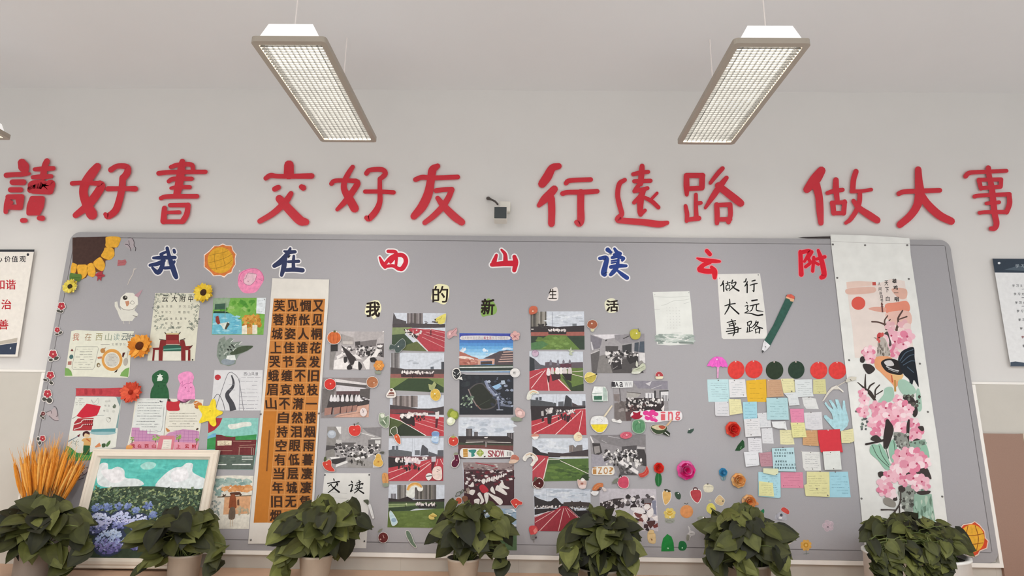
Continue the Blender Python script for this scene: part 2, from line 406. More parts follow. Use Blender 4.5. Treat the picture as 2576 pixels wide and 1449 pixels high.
def make_lamp(cx, label):
    root = empty('ceiling_lamp', (cx, (LY0 + LY1) / 2, LZ), label, 'lamp', 'louvre lamps hanging over the board')
    x0, x1 = cx - LWD / 2, cx + LWD / 2
    # frame: a rounded ring
    o = round_rect(x0, x1, LY0, LY1, 0.018); i = round_rect(x0 + 0.024, x1 - 0.024, LY0 + 0.024, LY1 - 0.024, 0.008); n = len(o)
    V = [Vector((p[0], p[1], z)) for z in (LZ, LZ + 0.024) for ring in (o, i) for p in ring]; F = []
    for k in range(n):
        j = (k + 1) % n
        F += [(k, n + k, n + j, j), (2 * n + k, 2 * n + j, 3 * n + j, 3 * n + k), (k, j, 2 * n + j, 2 * n + k), (n + j, n + k, 3 * n + k, 3 * n + j)]
    fr = mesh_obj('frame', V, F, M_ALU, root)
    # louvre grid
    V, F = [], []
    ax0, ax1, ay0, ay1 = x0 + 0.0245, x1 - 0.0245, LY0 + 0.0245, LY1 - 0.0245
    for k in range(1, 11):
        x = ax0 + (ax1 - ax0) * k / 11; box_vf(x - 0.0004, x + 0.0004, ay0, ay1, LZ + 0.003, LZ + 0.0132, V, F)
    for k in range(1, 46):
        y = ay0 + (ay1 - ay0) * k / 46; box_vf(ax0, ax1, y - 0.0010, y + 0.0010, LZ + 0.003, LZ + 0.0132, V, F)
    mesh_obj('louvre', V, F, M_LOUVRE, root)
    box('light_panel', ax0 + 0.012, ax1 - 0.012, ay0 + 0.01, ay1 - 0.01, LZ + 0.020, LZ + 0.023, M_GLOW, root)
    # housing: trapezoid prism above the frame
    a, b, h = 0.028, 0.062, 0.062
    V = [Vector(p) for yy in (LY0 + 0.012, LY1 - 0.012) for p in ((x0 + a, yy, LZ + 0.0245), (x1 - a, yy, LZ + 0.0245), (x1 - b, yy, LZ + 0.0245 + h), (x0 + b, yy, LZ + 0.0245 + h))]
    F = [(0, 1, 2, 3), (7, 6, 5, 4), (0, 4, 5, 1), (1, 5, 6, 2), (2, 6, 7, 3), (3, 7, 4, 0)]
    mesh_obj('housing', V, F, M_HOUSE, root)
    for f in (0.06, 0.80):
        y = LY0 + (LY1 - LY0) * f
        V, F = tube_vf([(cx, y, LZ + 0.086), (cx, y, LZ + 0.10), (cx, y, CEIL_Z)], [0.009, 0.0028, 0.0028])
        mesh_obj('suspension_cord', V, F, M_CORD, root)
    return root
make_lamp(-0.936, 'grey framed louvre ceiling lamp hanging above the characters reading make good friends')
make_lamp(0.975, 'grey framed louvre ceiling lamp hanging above the characters reading travel a long road')
make_lamp(-2.93, 'ceiling lamp cut by the left photo edge, only its far corner showing')

# ------------------------------------------------------------------ the big red slogan on the wall
M_RED = mat_attr('red_acrylic', 0.2, 0.3, 0.03, 20, coat=0.08)
BIG = {
 ('讀', L1, 'leftmost, reading read'): [[(222,80,85),(240,120,110),(250,165,75),(245,190,50)],[(62,205,50),(130,198,45),(230,195,45),(300,188,25)],[(125,275,55),(238,275,58)],[(105,352,50),(210,352,50)],[(58,575,45),(66,500,50),(85,430,50)],[(80,424,50),(222,422,50)],[(222,422,48),(205,530,52)],[(70,525,48),(195,530,52)],[(72,470,50),(115,480,40)],[(175,440,40),(195,500,50)],
   [(475,62,58),(455,110,62),(435,220,66)],[(350,145,38),(440,140,50),(540,135,45)],[(330,225,38),(420,220,50),(518,215,42)],[(310,330,60),(330,300,80),(430,300,90),(440,330,120),(310,350,70)],[(500,280,55),(530,290,55),(510,370,55)],[(330,365,50),(500,375,48)],[(325,438,48),(302,520,60),(288,590,42)],[(428,450,50),(415,520,55),(388,590,42)],[(325,440,50),(430,440,48)],[(310,500,55),(410,500,28)],[(310,495,60),(350,500,60)],[(300,550,60),(395,550,30)],[(290,590,42),(385,590,40)],[(385,470,70),(395,540,50)],[(225,662,45),(258,662,42)],[(395,638,45),(430,640,52)]],
 ('好', L1, 'second from the left, reading good'): [[(985,118,75),(925,195,95),(862,290,90),(845,390,85),(880,500,95),(930,600,110)],[(1010,290,65),(1025,320,80),(955,430,85),(880,520,80),(765,610,58)],[(730,287,45),(830,280,40),(1000,287,50)],[(1122,150,55),(1190,112,50),(1285,122,60),(1288,180,70),(1242,240,68)],[(1242,230,65),(1235,330,68),(1210,450,70),(1170,560,72),(1095,620,60),(1066,600,40)],[(1090,342,50),(1240,340,45),(1370,342,55)]],
 ('書', L1, 'third from the left, reading book'): [[(1846,68,58),(1835,150,78),(1815,280,82),(1790,400,70)],[(1728,122,38),(1800,100,45),(1935,97,45),(1955,150,42)],[(1605,185,45),(1700,175,45),(1830,172,45),(2080,170,42)],[(1708,266,40),(1760,242,45),(1942,240,40)],[(1730,335,30),(1800,325,42),(1920,325,42)],[(1628,437,40),(1700,420,45),(1995,418,45)],[(1665,538,50),(1655,670,62)],[(1720,508,40),(1900,507,45)],[(1905,507,50),(1890,600,55),(1852,668,58)],[(1650,675,42),(1850,675,45)],[(1690,582,32),(1815,580,38)]],
 ('交', L2, 'with two dots under its roof, reading befriend'): [[(390,102,95),(388,195,100)],[(155,235,45),(205,207,50),(300,215,45),(620,212,55)],[(245,345,52),(282,327,52)],[(517,322,52),(535,332,58)],[(292,442,75),(400,560,88),(500,660,92),(560,678,70)],[(410,390,50),(350,480,65),(230,590,60),(95,670,50)]],
 ('好', L2, 'second of the middle left three, reading good'): [[(1035,120,42),(990,190,52),(952,270,55),(950,350,62),(1000,440,80),(1055,540,85)],[(1085,272,48),(1080,300,60),(1015,400,62),(960,470,58),(878,552,36)],[(820,290,45),(850,262,42),(940,257,40),(1070,262,45)],[(1175,185,48),(1210,152,45),(1330,147,48),(1365,190,50),(1310,245,45)],[(1310,240,42),(1310,360,45),(1310,470,52),(1275,560,62),(1205,640,60),(1175,635,45)],[(1160,370,40),(1310,370,40),(1450,378,42)]],
 ('友', L2, 'just left of the small camera, reading friend'): [[(1895,112,52),(1845,150,80),(1828,250,78),(1800,390,88),(1740,520,90),(1655,620,68)],[(1672,248,48),(1740,225,48),(1850,232,48),(2100,222,45)],[(1880,360,48),(1960,350,45),(2040,347,48)],[(2040,350,52),(2000,440,58),(1940,530,62),(1850,620,58),(1765,685,48)],[(1895,435,45),(1960,520,68),(2060,620,78),(2140,680,68)]],
 ('行', L3, 'just right of the small camera, reading travel'): [[(545,112,60),(480,132,75),(430,220,90),(378,292,80)],[(500,345,72),(460,390,80),(400,450,78),(345,510,42)],[(470,440,72),(475,560,70),(472,695,66)],[(620,285,45),(660,258,45),(870,248,45)],[(585,390,48),(640,377,46),(800,375,48),(935,367,46)],[(770,380,70),(768,520,68),(770,650,72),(755,695,62),(725,680,45)]],
 ('遠', L3, 'with a long foot stroke, reading far'): [[(1390,112,48),(1385,180,58),(1375,290,52)],[(1300,195,40),(1370,178,42),(1452,170,38)],[(1310,265,40),(1475,260,40)],[(1365,290,38),(1330,340,42),(1312,368,38)],[(1312,365,40),(1400,348,42),(1445,335,38)],[(1410,350,42),(1378,430,65),(1370,560,55),(1375,600,48)],[(1308,482,38),(1370,420,46)],[(1375,600,42),(1420,560,34)],[(1420,432,36),(1490,470,42),(1555,530,40)],[(1542,385,28),(1490,440,28)],[(1215,252,40),(1160,292,48),(1142,400,48),(1160,500,50),(1185,590,48)],[(1185,602,44),(1145,650,62),(1200,665,58),(1400,680,64),(1560,700,66),(1645,685,40)]],
 ('路', L3, 'with a foot radical, reading road'): [[(1838,212,52),(1840,320,58),(1842,400,38)],[(1838,207,50),(2005,207,50)],[(2000,207,54),(1995,330,56)],[(1860,340,44),(1990,335,46)],[(1935,400,36),(1935,520,40),(1940,630,44)],[(1940,490,38),(1985,485,36)],[(1830,515,36),(1845,600,44),(1840,670,34)],[(1850,655,42),(1965,640,48)],[(2205,135,42),(2150,195,44),(2082,282,36)],[(2245,230,42),(2190,300,58),(2120,400,58),(2030,535,28)],[(2162,310,68),(2250,380,74),(2340,450,76),(2388,488,72)],[(2145,502,48),(2150,600,52),(2148,690,42)],[(2140,507,40),(2275,502,46)],[(2280,502,48),(2285,600,46),(2265,678,46)],[(2160,652,42),(2280,650,46)]],
 ('做', L4, 'with a person radical, reading do'): [[(525,158,82),(460,250,108),(378,348,72)],[(470,300,82),(500,420,74),(510,550,72),(520,688,52)],[(672,252,54),(672,340,60),(685,460,48)],[(585,385,38),(650,365,44),(740,352,40)],[(640,490,52),(650,588,50)],[(760,472,46),(750,588,50)],[(630,482,38),(765,480,42)],[(650,588,40),(755,588,40)],[(875,167,52),(850,250,54),(842,360,52)],[(830,368,40),(930,365,34),(1030,350,34)],[(915,370,42),(910,470,48),(880,560,48),(820,650,44),(772,688,32)],[(850,465,42),(910,540,58),(1010,610,72),(1090,660,66)]],
 ('大', L4, 'with spreading legs, reading big'): [[(1505,147,64),(1510,250,74),(1520,400,94),(1490,520,80),(1420,620,74),(1320,705,68)],[(1308,392,46),(1360,372,46),(1500,365,48),(1725,357,44)],[(1540,400,60),(1600,500,80),(1720,610,80),(1840,670,72)]],
 ('事', L4, 'rightmost, reading matters'): [[(2215,132,54),(2225,220,54),(2250,330,58),(2265,470,62),(2280,600,60),(2298,690,58),(2280,740,52),(2240,745,42)],[(1985,215,46),(2020,182,44),(2120,172,40),(2400,160,36)],[(2120,252,46),(2140,340,40)],[(2120,250,38),(2345,247,40)],[(2345,247,40),(2340,315,42)],[(2150,335,38),(2340,320,40)],[(2075,420,40),(2130,410,38),(2430,397,42)],[(2425,402,48),(2430,490,52),(2400,578,48)],[(2195,490,34),(2325,478,36)],[(2125,585,36),(2200,578,36),(2400,577,42)]],
}
for (ch, v, where), strokes in BIG.items():
    s = Sheet('wall_character', v, None, None, 'big red wall character ' + where, 'wall lettering', 'big red slogan characters', h0=-WALL_Y, t=0.012, mat=M_RED)
    for st in strokes: s.brush(st, 'c92f3c', 3, True)
    s.done()

# ------------------------------------------------------------------ the grey felt board
BX0, BX1, BZ0, BZ1 = -2.596, 2.408, 0.805, 2.494
board = empty('felt_board', ((BX0 + BX1) / 2, 0.021, BZ0), 'long grey felt display board with rounded top corners on the back wall', 'notice board')
M_FELT = mat_plain('grey_felt', H('9e9c9f'), 0.95, noise=0.10, scale=420, spec=0.05)
M_RIM = mat_plain('grey_rim', H('999799'), 0.7, noise=0.04, scale=60, spec=0.2)
M_SEAM = mat_plain('shadowed_seam', H('6b6768'), 0.9, noise=0.02)  # the groove's thin shadow is put into the seam's dark colour
box('felt_panel', BX0 + 0.0296, BX1 - 0.0316, 0.0, 0.021, BZ0 + 0.0496, BZ1 - 0.0336, M_FELT, board)
def ring(name, out, inn, y0, y1, mat):
    n = len(out)
    V = [Vector((p[0], y, p[1])) for y in (y0, y1) for rg in (out, inn) for p in rg]; F = []
    for k in range(n):
        j = (k + 1) % n
        F += [(k, j, n + j, n + k), (k, 2 * n + k, 2 * n + j, j), (n + k, n + j, 3 * n + j, 3 * n + k), (2 * n + k, 3 * n + k, 3 * n + j, 2 * n + j)]
    return mesh_obj(name, V, F, mat, board)
ro = round_rect(BX0, BX1, BZ0, BZ1, 0.055, 6); iz0, iz1, ix0, ix1 = BZ0 + 0.046, BZ1 - 0.030, BX0 + 0.026, BX1 - 0.028
ring('rim', ro, round_rect(ix0, ix1, iz0, iz1, 0.012, 6), 0.0, 0.0205, M_RIM)
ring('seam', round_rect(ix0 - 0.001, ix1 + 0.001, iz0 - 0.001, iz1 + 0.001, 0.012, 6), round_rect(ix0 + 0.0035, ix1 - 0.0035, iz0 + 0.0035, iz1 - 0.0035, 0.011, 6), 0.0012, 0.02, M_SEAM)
V, F = box_vf(BX0 - 0.004, BX1 + 0.004, 0.0, 0.0215, BZ0 - 0.022, BZ0 - 0.001)
box_vf(BX0 - 0.020, BX0 - 0.001, 0.001, 0.0215, BZ0 - 0.022, TILE_Z - 0.004, V, F); box_vf(BX1 + 0.001, BX1 + 0.018, 0.001, 0.0215, BZ0 - 0.022, TILE_Z - 0.004, V, F)
mesh_obj('edge_strip', V, F, M_WHITE, board)['label'] = 'white edge strip of the board'

# ------------------------------------------------------------------ the low cabinet the plants stand on
WT = 0.716
cab = empty('low_cabinet', (0, -0.3, 0), 'long low cabinet with a pale pinkish wooden top under the board', 'cabinet')
M_WOODTOP = mat_plain('pale_wood', H('bd9c83'), 0.5, noise=0.10, scale=7)
box('worktop', -4.2, 4.2, -0.66, 0.0215, WT - 0.028, WT, M_WOODTOP, cab, bevel=0.003)
box('body', -4.18, 4.18, -0.64, 0.0215, 0.0, WT - 0.0285, mat_plain('cabinet_body', H('c4b29c'), 0.6), cab)

# ------------------------------------------------------------------ things fixed to the bare wall
s = Sheet('wall_poster', S6, [(-1500, 105), (385, 108), (200, 1300), (-1560, 1300)], 'e6e0d8', 'white wall poster with red characters left of the board', 'poster', h0=-WALL_Y, t=0.02)
s.poly([(-1500, 80), (393, 80), (390, 106), (-1500, 106)], '33353a')
s.poly([(-1540, 1190), (0, 1168), (195, 1140), (175, 1275), (-1560, 1275)], '3a4356')
s.poly([(-1540, 1150), (0, 1125), (200, 1085), (193, 1135), (0, 1163), (-1545, 1185)], 'b9b0a4')
for ch, x in zip('心价值观', (-10, 85, 168, 258)): s.text(ch, x - 36, 152, x + 36, 225, '24242a', 1)
s.ell(318, 138, 14, 16, '2c2c32')
for ch, x, y in (('和', -5, 480), ('谐', 122, 480), ('治', 72, 705), ('善', 38, 935)): s.text(ch, x - 58, y - 58, x + 58, y + 58, 'b5242f', 1)
s.ell(120, 1205, 7, 12, 'c6cacf', 25); s.done()
s = Sheet('wall_poster', S4, [(515, 130), (2400, 138), (2590, 1300), (708, 1285)], 'e4e4e4', 'wall poster with dark top band and small print right of the board', 'poster', h0=-WALL_Y, t=0.022)
s.poly([(515, 130), (2400, 138), (2425, 292), (538, 280)], '39434f'); s.poly([(640, 250), (760, 215), (900, 195), (2405, 190), (2405, 262), (850, 262)], '55616c')
for i in range(12): s.text('学习园地'[i % 4], 760 + 62 * i, 190, 800 + 62 * i, 228, 'aab4ba', 1)
s.ell(585, 178, 15, 12, 'dfe3e6')
s.poly([(706, 1240), (760, 1232), (850, 1245), (2575, 1255), (2582, 1298), (708, 1285)], '4a5563')
for i, (y, x, c) in enumerate(((420, 738, '55565a'), (510, 755, '55565a'), (602, 770, '55565a'), (693, 788, '66676b'), (785, 805, '44454a'), (880, 822, '66676b'), (972, 838, 'b04a4e'), (1065, 850, '5a5b60'))):
    for k, ch in enumerate('学习文明园地风景人间善治和谐'): s.text(ch, x - 12 + 42 * k, y - 14, x + 14 + 42 * k, y + 14, c, 1)
    if i in (0, 1, 2): s.rows(820, y + 38, 2000, y + 38, 1, '8b8c90', 6)
s.done()

cam_root = empty('wall_camera', W(1262, 534, -WALL_Y), 'small white wall camera with a black square front above the board', 'security camera')
M_CAMW = mat_plain('camera_white', H('d9d5cc'), 0.45, noise=0.02); M_CAMB = mat_plain('camera_black', H('303638'), 0.25, noise=0.03, spec=0.5)
def pxbox(name, x0, x1, y0, y1, ha, hb, mat, parent, bevel=0.004):
    a = W(x0, y1, hb); b = W(x1, y0, hb)
    return box(name, a.x, b.x, -hb, -ha, a.z, b.z, mat, parent, bevel)
pxbox('body', 1241.5, 1275.5, 519, 550.5, 0.01, 0.10, M_CAMW, cam_root, 0.006)
pxbox('front_glass', 1243, 1274.5, 520.5, 549, 0.1005, 0.104, M_CAMB, cam_root, 0.003)
pxbox('bracket', 1255, 1284.5, 505.5, 532, -WALL_Y, 0.0095, M_CAMW, cam_root, 0.008)
V, F = tube_vf([W(x, y, h) for x, y, h in ((1227, 499, -WALL_Y + 0.004), (1229, 499, 0.0), (1236, 502, 0.02), (1246, 507, 0.035), (1252, 514, 0.05))], [0.010, 0.010, 0.0055, 0.006, 0.006], n=8)
mesh_obj('cable', V, F, mat_plain('cable_dark', H('4a4340'), 0.5), cam_root, smooth=True)

p = [W(x, y, -WALL_Y) for x, y in ((2465, 1090), (2563, 1094))]
brown = empty('wooden_panel', ((p[0].x + 2.66) / 2, 0.018, WT), 'plain brown panel standing upright right of the grey board', 'panel')
bx0 = BX1 + 0.0195
box('board', bx0, p[1].x, 0.006, 0.0215, WT, p[0].z, mat_plain('brown_board', H('94786a'), 0.75, noise=0.09, scale=230), brown)
box('edge', p[1].x + 0.0005, p[1].x + 0.05, 0.004, 0.0215, WT, p[0].z + 0.002, mat_plain('beige_edge', H('c2b3a2'), 0.6), brown)
# ------------------------------------------------------------------ the first title row: brush characters cut out with a white border
TITLE = [
 ('我', V1, '2f3a63', 'blue cut-out character reading I, between the corner sunflower and the orange sun', [[(1742,252,50),(1765,350,55),(1795,450,68),(1830,560,78),(1870,680,75),(1888,722,64)],[(1852,285,44),(1862,318,48)],[(1520,412,40),(1640,408,58),(1868,405,52)],[(1745,305,36),(1640,352,44)],[(1640,355,40),(1672,430,64),(1655,560,66),(1590,648,70),(1502,568,36)],[(1465,530,46),(1590,505,62),(1690,455,56)],[(1700,575,46),(1795,568,50)],[(1858,470,40),(1822,540,42)]], [[(1650,480),(1760,430),(1790,560),(1700,600),(1650,640)]]),
 ('在', V2, '353c5c', 'dark blue cut-out character reading at, just above the brown poem scroll', [[(1483,258,38),(1450,330,64),(1335,465,82),(1225,540,62)],[(1385,303,30),(1450,318,56),(1560,312,50)],[(1400,420,62),(1378,560,74),(1342,690,52)],[(1540,380,40),(1533,480,50),(1535,580,56)],[(1450,473,42),(1618,466,50)],[(1412,608,56),(1550,600,66),(1680,612,68)]], [[(1430,370),(1540,340),(1590,430),(1560,570),(1410,590)]]),
 ('西', V3, 'c6283a', 'red cut-out character reading west, third in the top title row', [[(445,188,44),(545,195,50),(570,225,40)],[(322,278,28),(362,362,56),(402,420,50)],[(400,372,46),(500,272,52),(620,240,58),(690,272,58),(706,350,62),(655,440,64),(598,448,46)],[(420,408,42),(520,402,46),(600,448,50)],[(552,205,42),(556,262,42),(482,352,38)],[(572,285,38),(560,400,38)]], [[(400,400),(470,260),(640,220),(690,330),(610,440),(470,420)],[(440,200),(560,180),(560,240)]]),
 ('山', V3, 'c6283a', 'red cut-out character reading mountain, fourth in the top title row', [[(2112,165,30),(2165,232,50),(2172,340,64)],[(2038,245,40),(2000,355,70)],[(1972,385,56),(2150,368,70),(2290,365,76)],[(2302,268,54),(2322,350,70),(2300,468,56)]], []),
 ('读', V4, '2f4486', 'blue cut-out character reading study, fifth in the top title row', [[(285,165,62),(328,200,42)],[(168,292,46),(268,285,56),(250,400,70),(226,500,76),(238,528,64)],[(385,150,36),(420,200,50),(470,222,46)],[(380,240,40),(420,228,46)],[(350,282,42),(430,262,50),(515,292,50)],[(518,292,46),(498,322,36)],[(340,330,24),(420,318,24)],[(340,360,24),(400,350,24)],[(330,420,50),(440,402,56),(555,402,40)],[(440,310,38),(420,420,56),(367,490,60),(328,532,46)],[(430,472,32),(500,530,54),(568,578,58)]], [[(300,200),(400,180),(460,420),(300,520),(240,520),(300,300)]]),
 ('云', V4, 'c8202f', 'red cut-out character reading cloud, touching the do-great-things poster', [[(1742,182,54),(1788,232,54)],[(1598,290,22),(1700,320,58),(1850,332,52),(1930,337,36)],[(1790,352,46),(1690,392,56),(1640,450,76)],[(1640,462,66),(1740,482,66),(1840,480,66)],[(1812,422,46),(1852,482,76),(1858,572,54)]], []),
 ('附', A7, 'cf2233', 'red cut-out character reading attached, left of the rooster scroll', [[(498,195,34),(506,400,40)],[(500,200,32),(582,188,34),(560,240,28),(535,282,24)],[(600,195,32),(572,250,28),(588,292,28),(545,330,28)],[(620,245,28),(610,370,28)],[(638,262,24),(720,240,30)],[(660,180,24),(690,270,40),(715,400,42),(690,428,36)],[(630,290,24),(662,308,24)]], []),
]
for ch, v, col, lab, st, fills in TITLE:
    s = Sheet('cutout_character', v, None, None, lab, 'paper lettering', 'top title characters')
    e = 38 if v[2] > 5 else 20; st = [[(a, b, c * 1.12) for a, b, c in q] for q in st]
    if col[0] == 'c' and ch in '云附': e *= 0.5
    wht = 'e6e4e4' if ch not in '云附' else 'e48a92'
    for f in fills: s.body(f, wht)
    for q in st: s.brush(q, wht, e, True)
    s.k += 8
    for q in st: s.brush(q, col)
    s.done()
# second row: small brush characters on pale blobs
for ch, v, base, bc, bx, lab in (
 ('我', V3, [(150,945),(290,908),(345,1000),(330,1090),(270,1165),(225,1180),(190,1130),(110,1110),(112,1030)], 'e6e2be', (122,925,328,1152), 'pale yellow blob with a handwritten black character reading I'),
 ('的', V3, [(1130,690),(1200,668),(1320,690),(1348,770),(1325,900),(1270,970),(1180,940),(1085,900),(1085,830),(1115,740)], 'e4e0b8', (1095,695,1330,945), 'pale yellow blob with a handwritten black possessive character'),
 ('新', V3, [(1850,960),(1920,880),(2010,950),(2045,1040),(2015,1110),(1900,1135),(1830,1145),(1805,1050)], '86a85c', (1815,885,2010,1120), 'green square with a handwritten black character reading new'),
 ('生', A5, [(680,170),(732,160),(735,270),(645,270),(655,225)], 'e4dcd8', (652,168,728,262), 'small white cut-out with a dark character reading life'),
 ('活', V4, [(240,940),(300,885),(380,885),(430,960),(445,1040),(400,1085),(310,1092),(255,1050)], 'dcdac2', (262,905,442,1075), 'cream blob with a black character reading lively, at the row end')):
    s = Sheet('character_blob', v, base, bc, lab, 'paper lettering', 'small characters of the second row', smooth=True)
    s.text(ch, *bx, '2a211d', 1 if ch in '的生' else 2, 10 if ch in '我新' else 0); s.done()

# ------------------------------------------------------------------ left group of drawings and cut-outs
s = Sheet('sunflower_poster', V1, [(208, 80), (742, 66), (978, 74), (972, 160), (940, 235), (890, 250), (888, 380), (800, 440), (740, 455), (740, 540), (700, 630), (585, 640), (585, 660), (540, 728), (452, 690), (430, 730), (360, 760), (280, 690), (258, 660), (175, 655), (200, 490), (208, 480)], '6e4426', 'quarter sunflower of brown and yellow paper in the top left corner', 'paper flower', mat=M_PAINT)
sf = s.done()
for p in ([(748, 78), (975, 76), (970, 170), (930, 236), (860, 240), (748, 225)], [(735, 245), (850, 250), (886, 310), (880, 380), (820, 440), (750, 432), (672, 380), (705, 310)], [(650, 400), (715, 470), (735, 540), (700, 622), (610, 590), (545, 490)], [(532, 498), (580, 610), (570, 700), (520, 718), (460, 680), (448, 530)], [(292, 528), (435, 525), (445, 640), (420, 710), (350, 755), (300, 680)], [(205, 492), (278, 515), (255, 650), (178, 650)]):
    Sheet('petal', V1, p, 'e3a93a', parent=sf, t=.0016, smooth=True, mat=M_PAINT).done()
Sheet('disc', V1, [(208, 80), (742, 66), (745, 170), (715, 290), (655, 385), (560, 460), (440, 515), (300, 520), (208, 485)], '48342f', parent=sf, t=.002, mat=M_PAINT).done()
s = Sheet('green_leaf_cutout', V1, cr_closed([(170, 660), (260, 670), (345, 680), (350, 750), (300, 795), (230, 760), (165, 775)]), '5b7a3c', 'dark green paper leaf under the corner sunflower petals', 'paper leaf', lay=1); s.line([(180, 720), (330, 730)], 8, '40602c'); s.done()
def butterfly(v, pts, lines, col, lab, name='butterfly_sticker', grp='outlined butterfly stickers', lay=0, ink='4a4044'):
    s = Sheet(name, v, pts, col, lab, 'sticker', grp, smooth=True, lay=lay)
    for l in lines: s.line(l, 9 if v[2] > 5 else 5, ink)
    return s
butterfly(V1, [(1040, 180), (1100, 120), (1170, 80), (1205, 150), (1210, 220), (1150, 270), (1080, 230)], [[(1100, 85), (1170, 90), (1205, 150), (1205, 210), (1232, 250), (1225, 300)], [(1060, 190), (1110, 200), (1140, 240), (1155, 300)], [(1120, 130), (1130, 200)]], 'aca2a6', 'pale outlined butterfly sticker right of the corner sunflower').done()
s = Sheet('red_leaf_cutout', V1, [(945, 440), (1000, 450), (1065, 435), (1085, 480), (1060, 530), (935, 540)], 'b0676b', 'faded red scrap right of the corner sunflower', 'paper scrap'); s.line([(950, 500), (1070, 470)], 7, '9a5458'); s.done()
s = Sheet('red_bow_cutout', V1, [(570, 690), (610, 650), (700, 620), (690, 670), (735, 690), (720, 715), (680, 720), (670, 790), (640, 740), (605, 795), (615, 720)], 'a83b46', 'small red paper bow under the corner sunflower petals', 'paper bow', lay=1); s.line([(600, 690), (700, 690)], 9, '7e2a34'); s.done()

def sunflower3d(px, py, rx, n, pcol, dcol, lab, grp='artificial daisy heads', h=0.0, name='artificial_flower', dr=0.33, cat='flower', petal_len=1.0):
    c = W(px, py, h); e = W(px + rx, py, h); R = (e - c).length; rr = random.Random(lab)
    root = empty(name, c, lab, cat, grp)
    V, F, C = [], [], []
    for layer in range(2):
        for k in range(n):
            a = 2 * math.pi * (k + 0.5 * layer) / n + rr.uniform(-.12, .12); L = R * petal_len * rr.uniform(.86, 1.04) * (1 - .08 * layer); w = R * 0.19 * rr.uniform(.8, 1.2)
            d = Vector((math.cos(a), 0, math.sin(a))); q = Vector((-d.z, 0, d.x)); lift = R * rr.uniform(.12, .3); i0 = len(V); cc = H(rr.choice(pcol))
            for t, ww, hh in ((0.2, .55, .25), (0.5, 1.0, .5), (0.8, .85, .85), (1.0, .12, 1.0)):
                for sgn in (-1, 0, 1):
                    V.append(c + d * L * t + q * w * ww * sgn + Vector((0, -(0.003 + 0.005 * layer + lift * hh + (0.12 * w if sgn == 0 else 0)), 0)))
            for r_ in range(3):
                for g in range(2):
                    F.append((i0 + r_ * 3 + g, i0 + r_ * 3 + g + 1, i0 + r_ * 3 + g + 4, i0 + r_ * 3 + g + 3)); C.append(cc)
    mesh_obj('petals', V, F, M_CREPE, root, C)
    V, F, C = [], [], []
    m = 18
    for j, (f, hh) in enumerate(((1.0, 0.0), (1.0, .3), (.75, .45), (.35, .5))):
        for k in range(m):
            a = 2 * math.pi * k / m; V.append(c + Vector((R * dr * f * math.cos(a), -(hh * R * 0.8), R * dr * f * math.sin(a))))
    for j in range(3):
        for k in range(m): F.append((j * m + k, j * m + (k + 1) % m, (j + 1) * m + (k + 1) % m, (j + 1) * m + k)); C.append(H(dcol))
    F.append(tuple(range(3 * m, 4 * m))); C.append(H(dcol))
    mesh_obj('disc', V, F, M_CREPE, root, C)
    return root
sunflower3d(180, 721.5, 20, 15, ('d3c04e', 'c8b048', 'ddcb62'), '3a3220', 'pale yellow artificial flower at the board left edge under the corner sunflower', h=0.0055)
sunflower3d(515, 737, 26, 18, ('dcb93a', 'cfa82e', 'e2c44c'), '402c20', 'bright yellow artificial flower pinned over a corner of the gate drawing', h=0.0037)
sunflower3d(355.5, 871, 32, 18, ('d88d35', 'cb7a2a', 'e09c44'), '5a3018', 'orange artificial flower between the menu drawing and the gate drawing', h=0.0037)
sunflower3d(333, 987, 28, 20, ('c9503a', 'be4430', 'd45c42'), '8e2818', 'red orange artificial flower at the right end of the red paper strip', h=0.0037, dr=0.22)

s = Sheet('sun_cutout', V2, [(245, 210), (320, 210), (390, 175), (450, 205), (540, 210), (560, 285), (615, 350), (595, 420), (600, 520), (550, 600), (540, 655), (470, 680), (415, 730), (350, 700), (235, 710), (190, 650), (80, 560), (82, 470), (82, 360), (160, 300)], 'ebd9cc', 'orange and yellow sun cut-out between the first two title characters', 'paper sun', 'paper suns', mat=M_PAINT)
s.poly([(255, 222), (325, 222), (390, 195), (445, 217), (528, 222), (548, 292), (595, 352), (582, 420), (588, 515), (540, 590), (528, 640), (462, 665), (412, 708), (350, 686), (245, 692), (200, 640), (95, 552), (97, 470), (97, 368), (170, 312)], 'd37a42')
o = s.done(); s = Sheet('disc', V2, ell(352, 448, 208, 212, 0, 26), 'd9a436', parent=o, t=.0016, mat=M_PAINT)
for l in ([(170, 375), (260, 350), (390, 325), (480, 290)], [(160, 490), (300, 455), (430, 410), (550, 345)], [(180, 590), (330, 565), (450, 520), (545, 440)], [(265, 300), (255, 450), (290, 600)], [(388, 260), (395, 400), (430, 540)]): s.line(l, 9, 'a87e2c')
s.done()
s = Sheet('pink_face_cutout', V2, [(635, 760), (660, 660), (760, 600), (870, 580), (960, 595), (1030, 660), (1055, 760), (1000, 870), (930, 960), (830, 985), (720, 970), (645, 870)], 'e68bb0', 'round pink cut-out with a pale pink face patch', 'paper cut-out', smooth=True, mat=M_PAINT)
s.line([(640, 790), (690, 660), (840, 590), (960, 600), (1040, 690), (1050, 780)], 7, 'cf5f8c')
s.poly([(790, 655), (930, 672), (930, 720), (905, 790), (820, 855), (740, 825), (725, 770)], 'dcb6c2', True); s.line([(790, 655), (930, 672), (930, 720), (905, 790), (830, 855), (740, 825), (725, 760), (760, 740), (790, 655)], 6, '9c5a74')
for x, y in ((685, 785), (935, 800), (800, 790)): s.line([(x - 12, y - 8), (x + 12, y + 8)], 7, '9c4a6c')
s.line([(965, 750), (1030, 780)], 6, 'b05a80'); s.pin(665, 625, 'dcd8d4', 14); s.done()

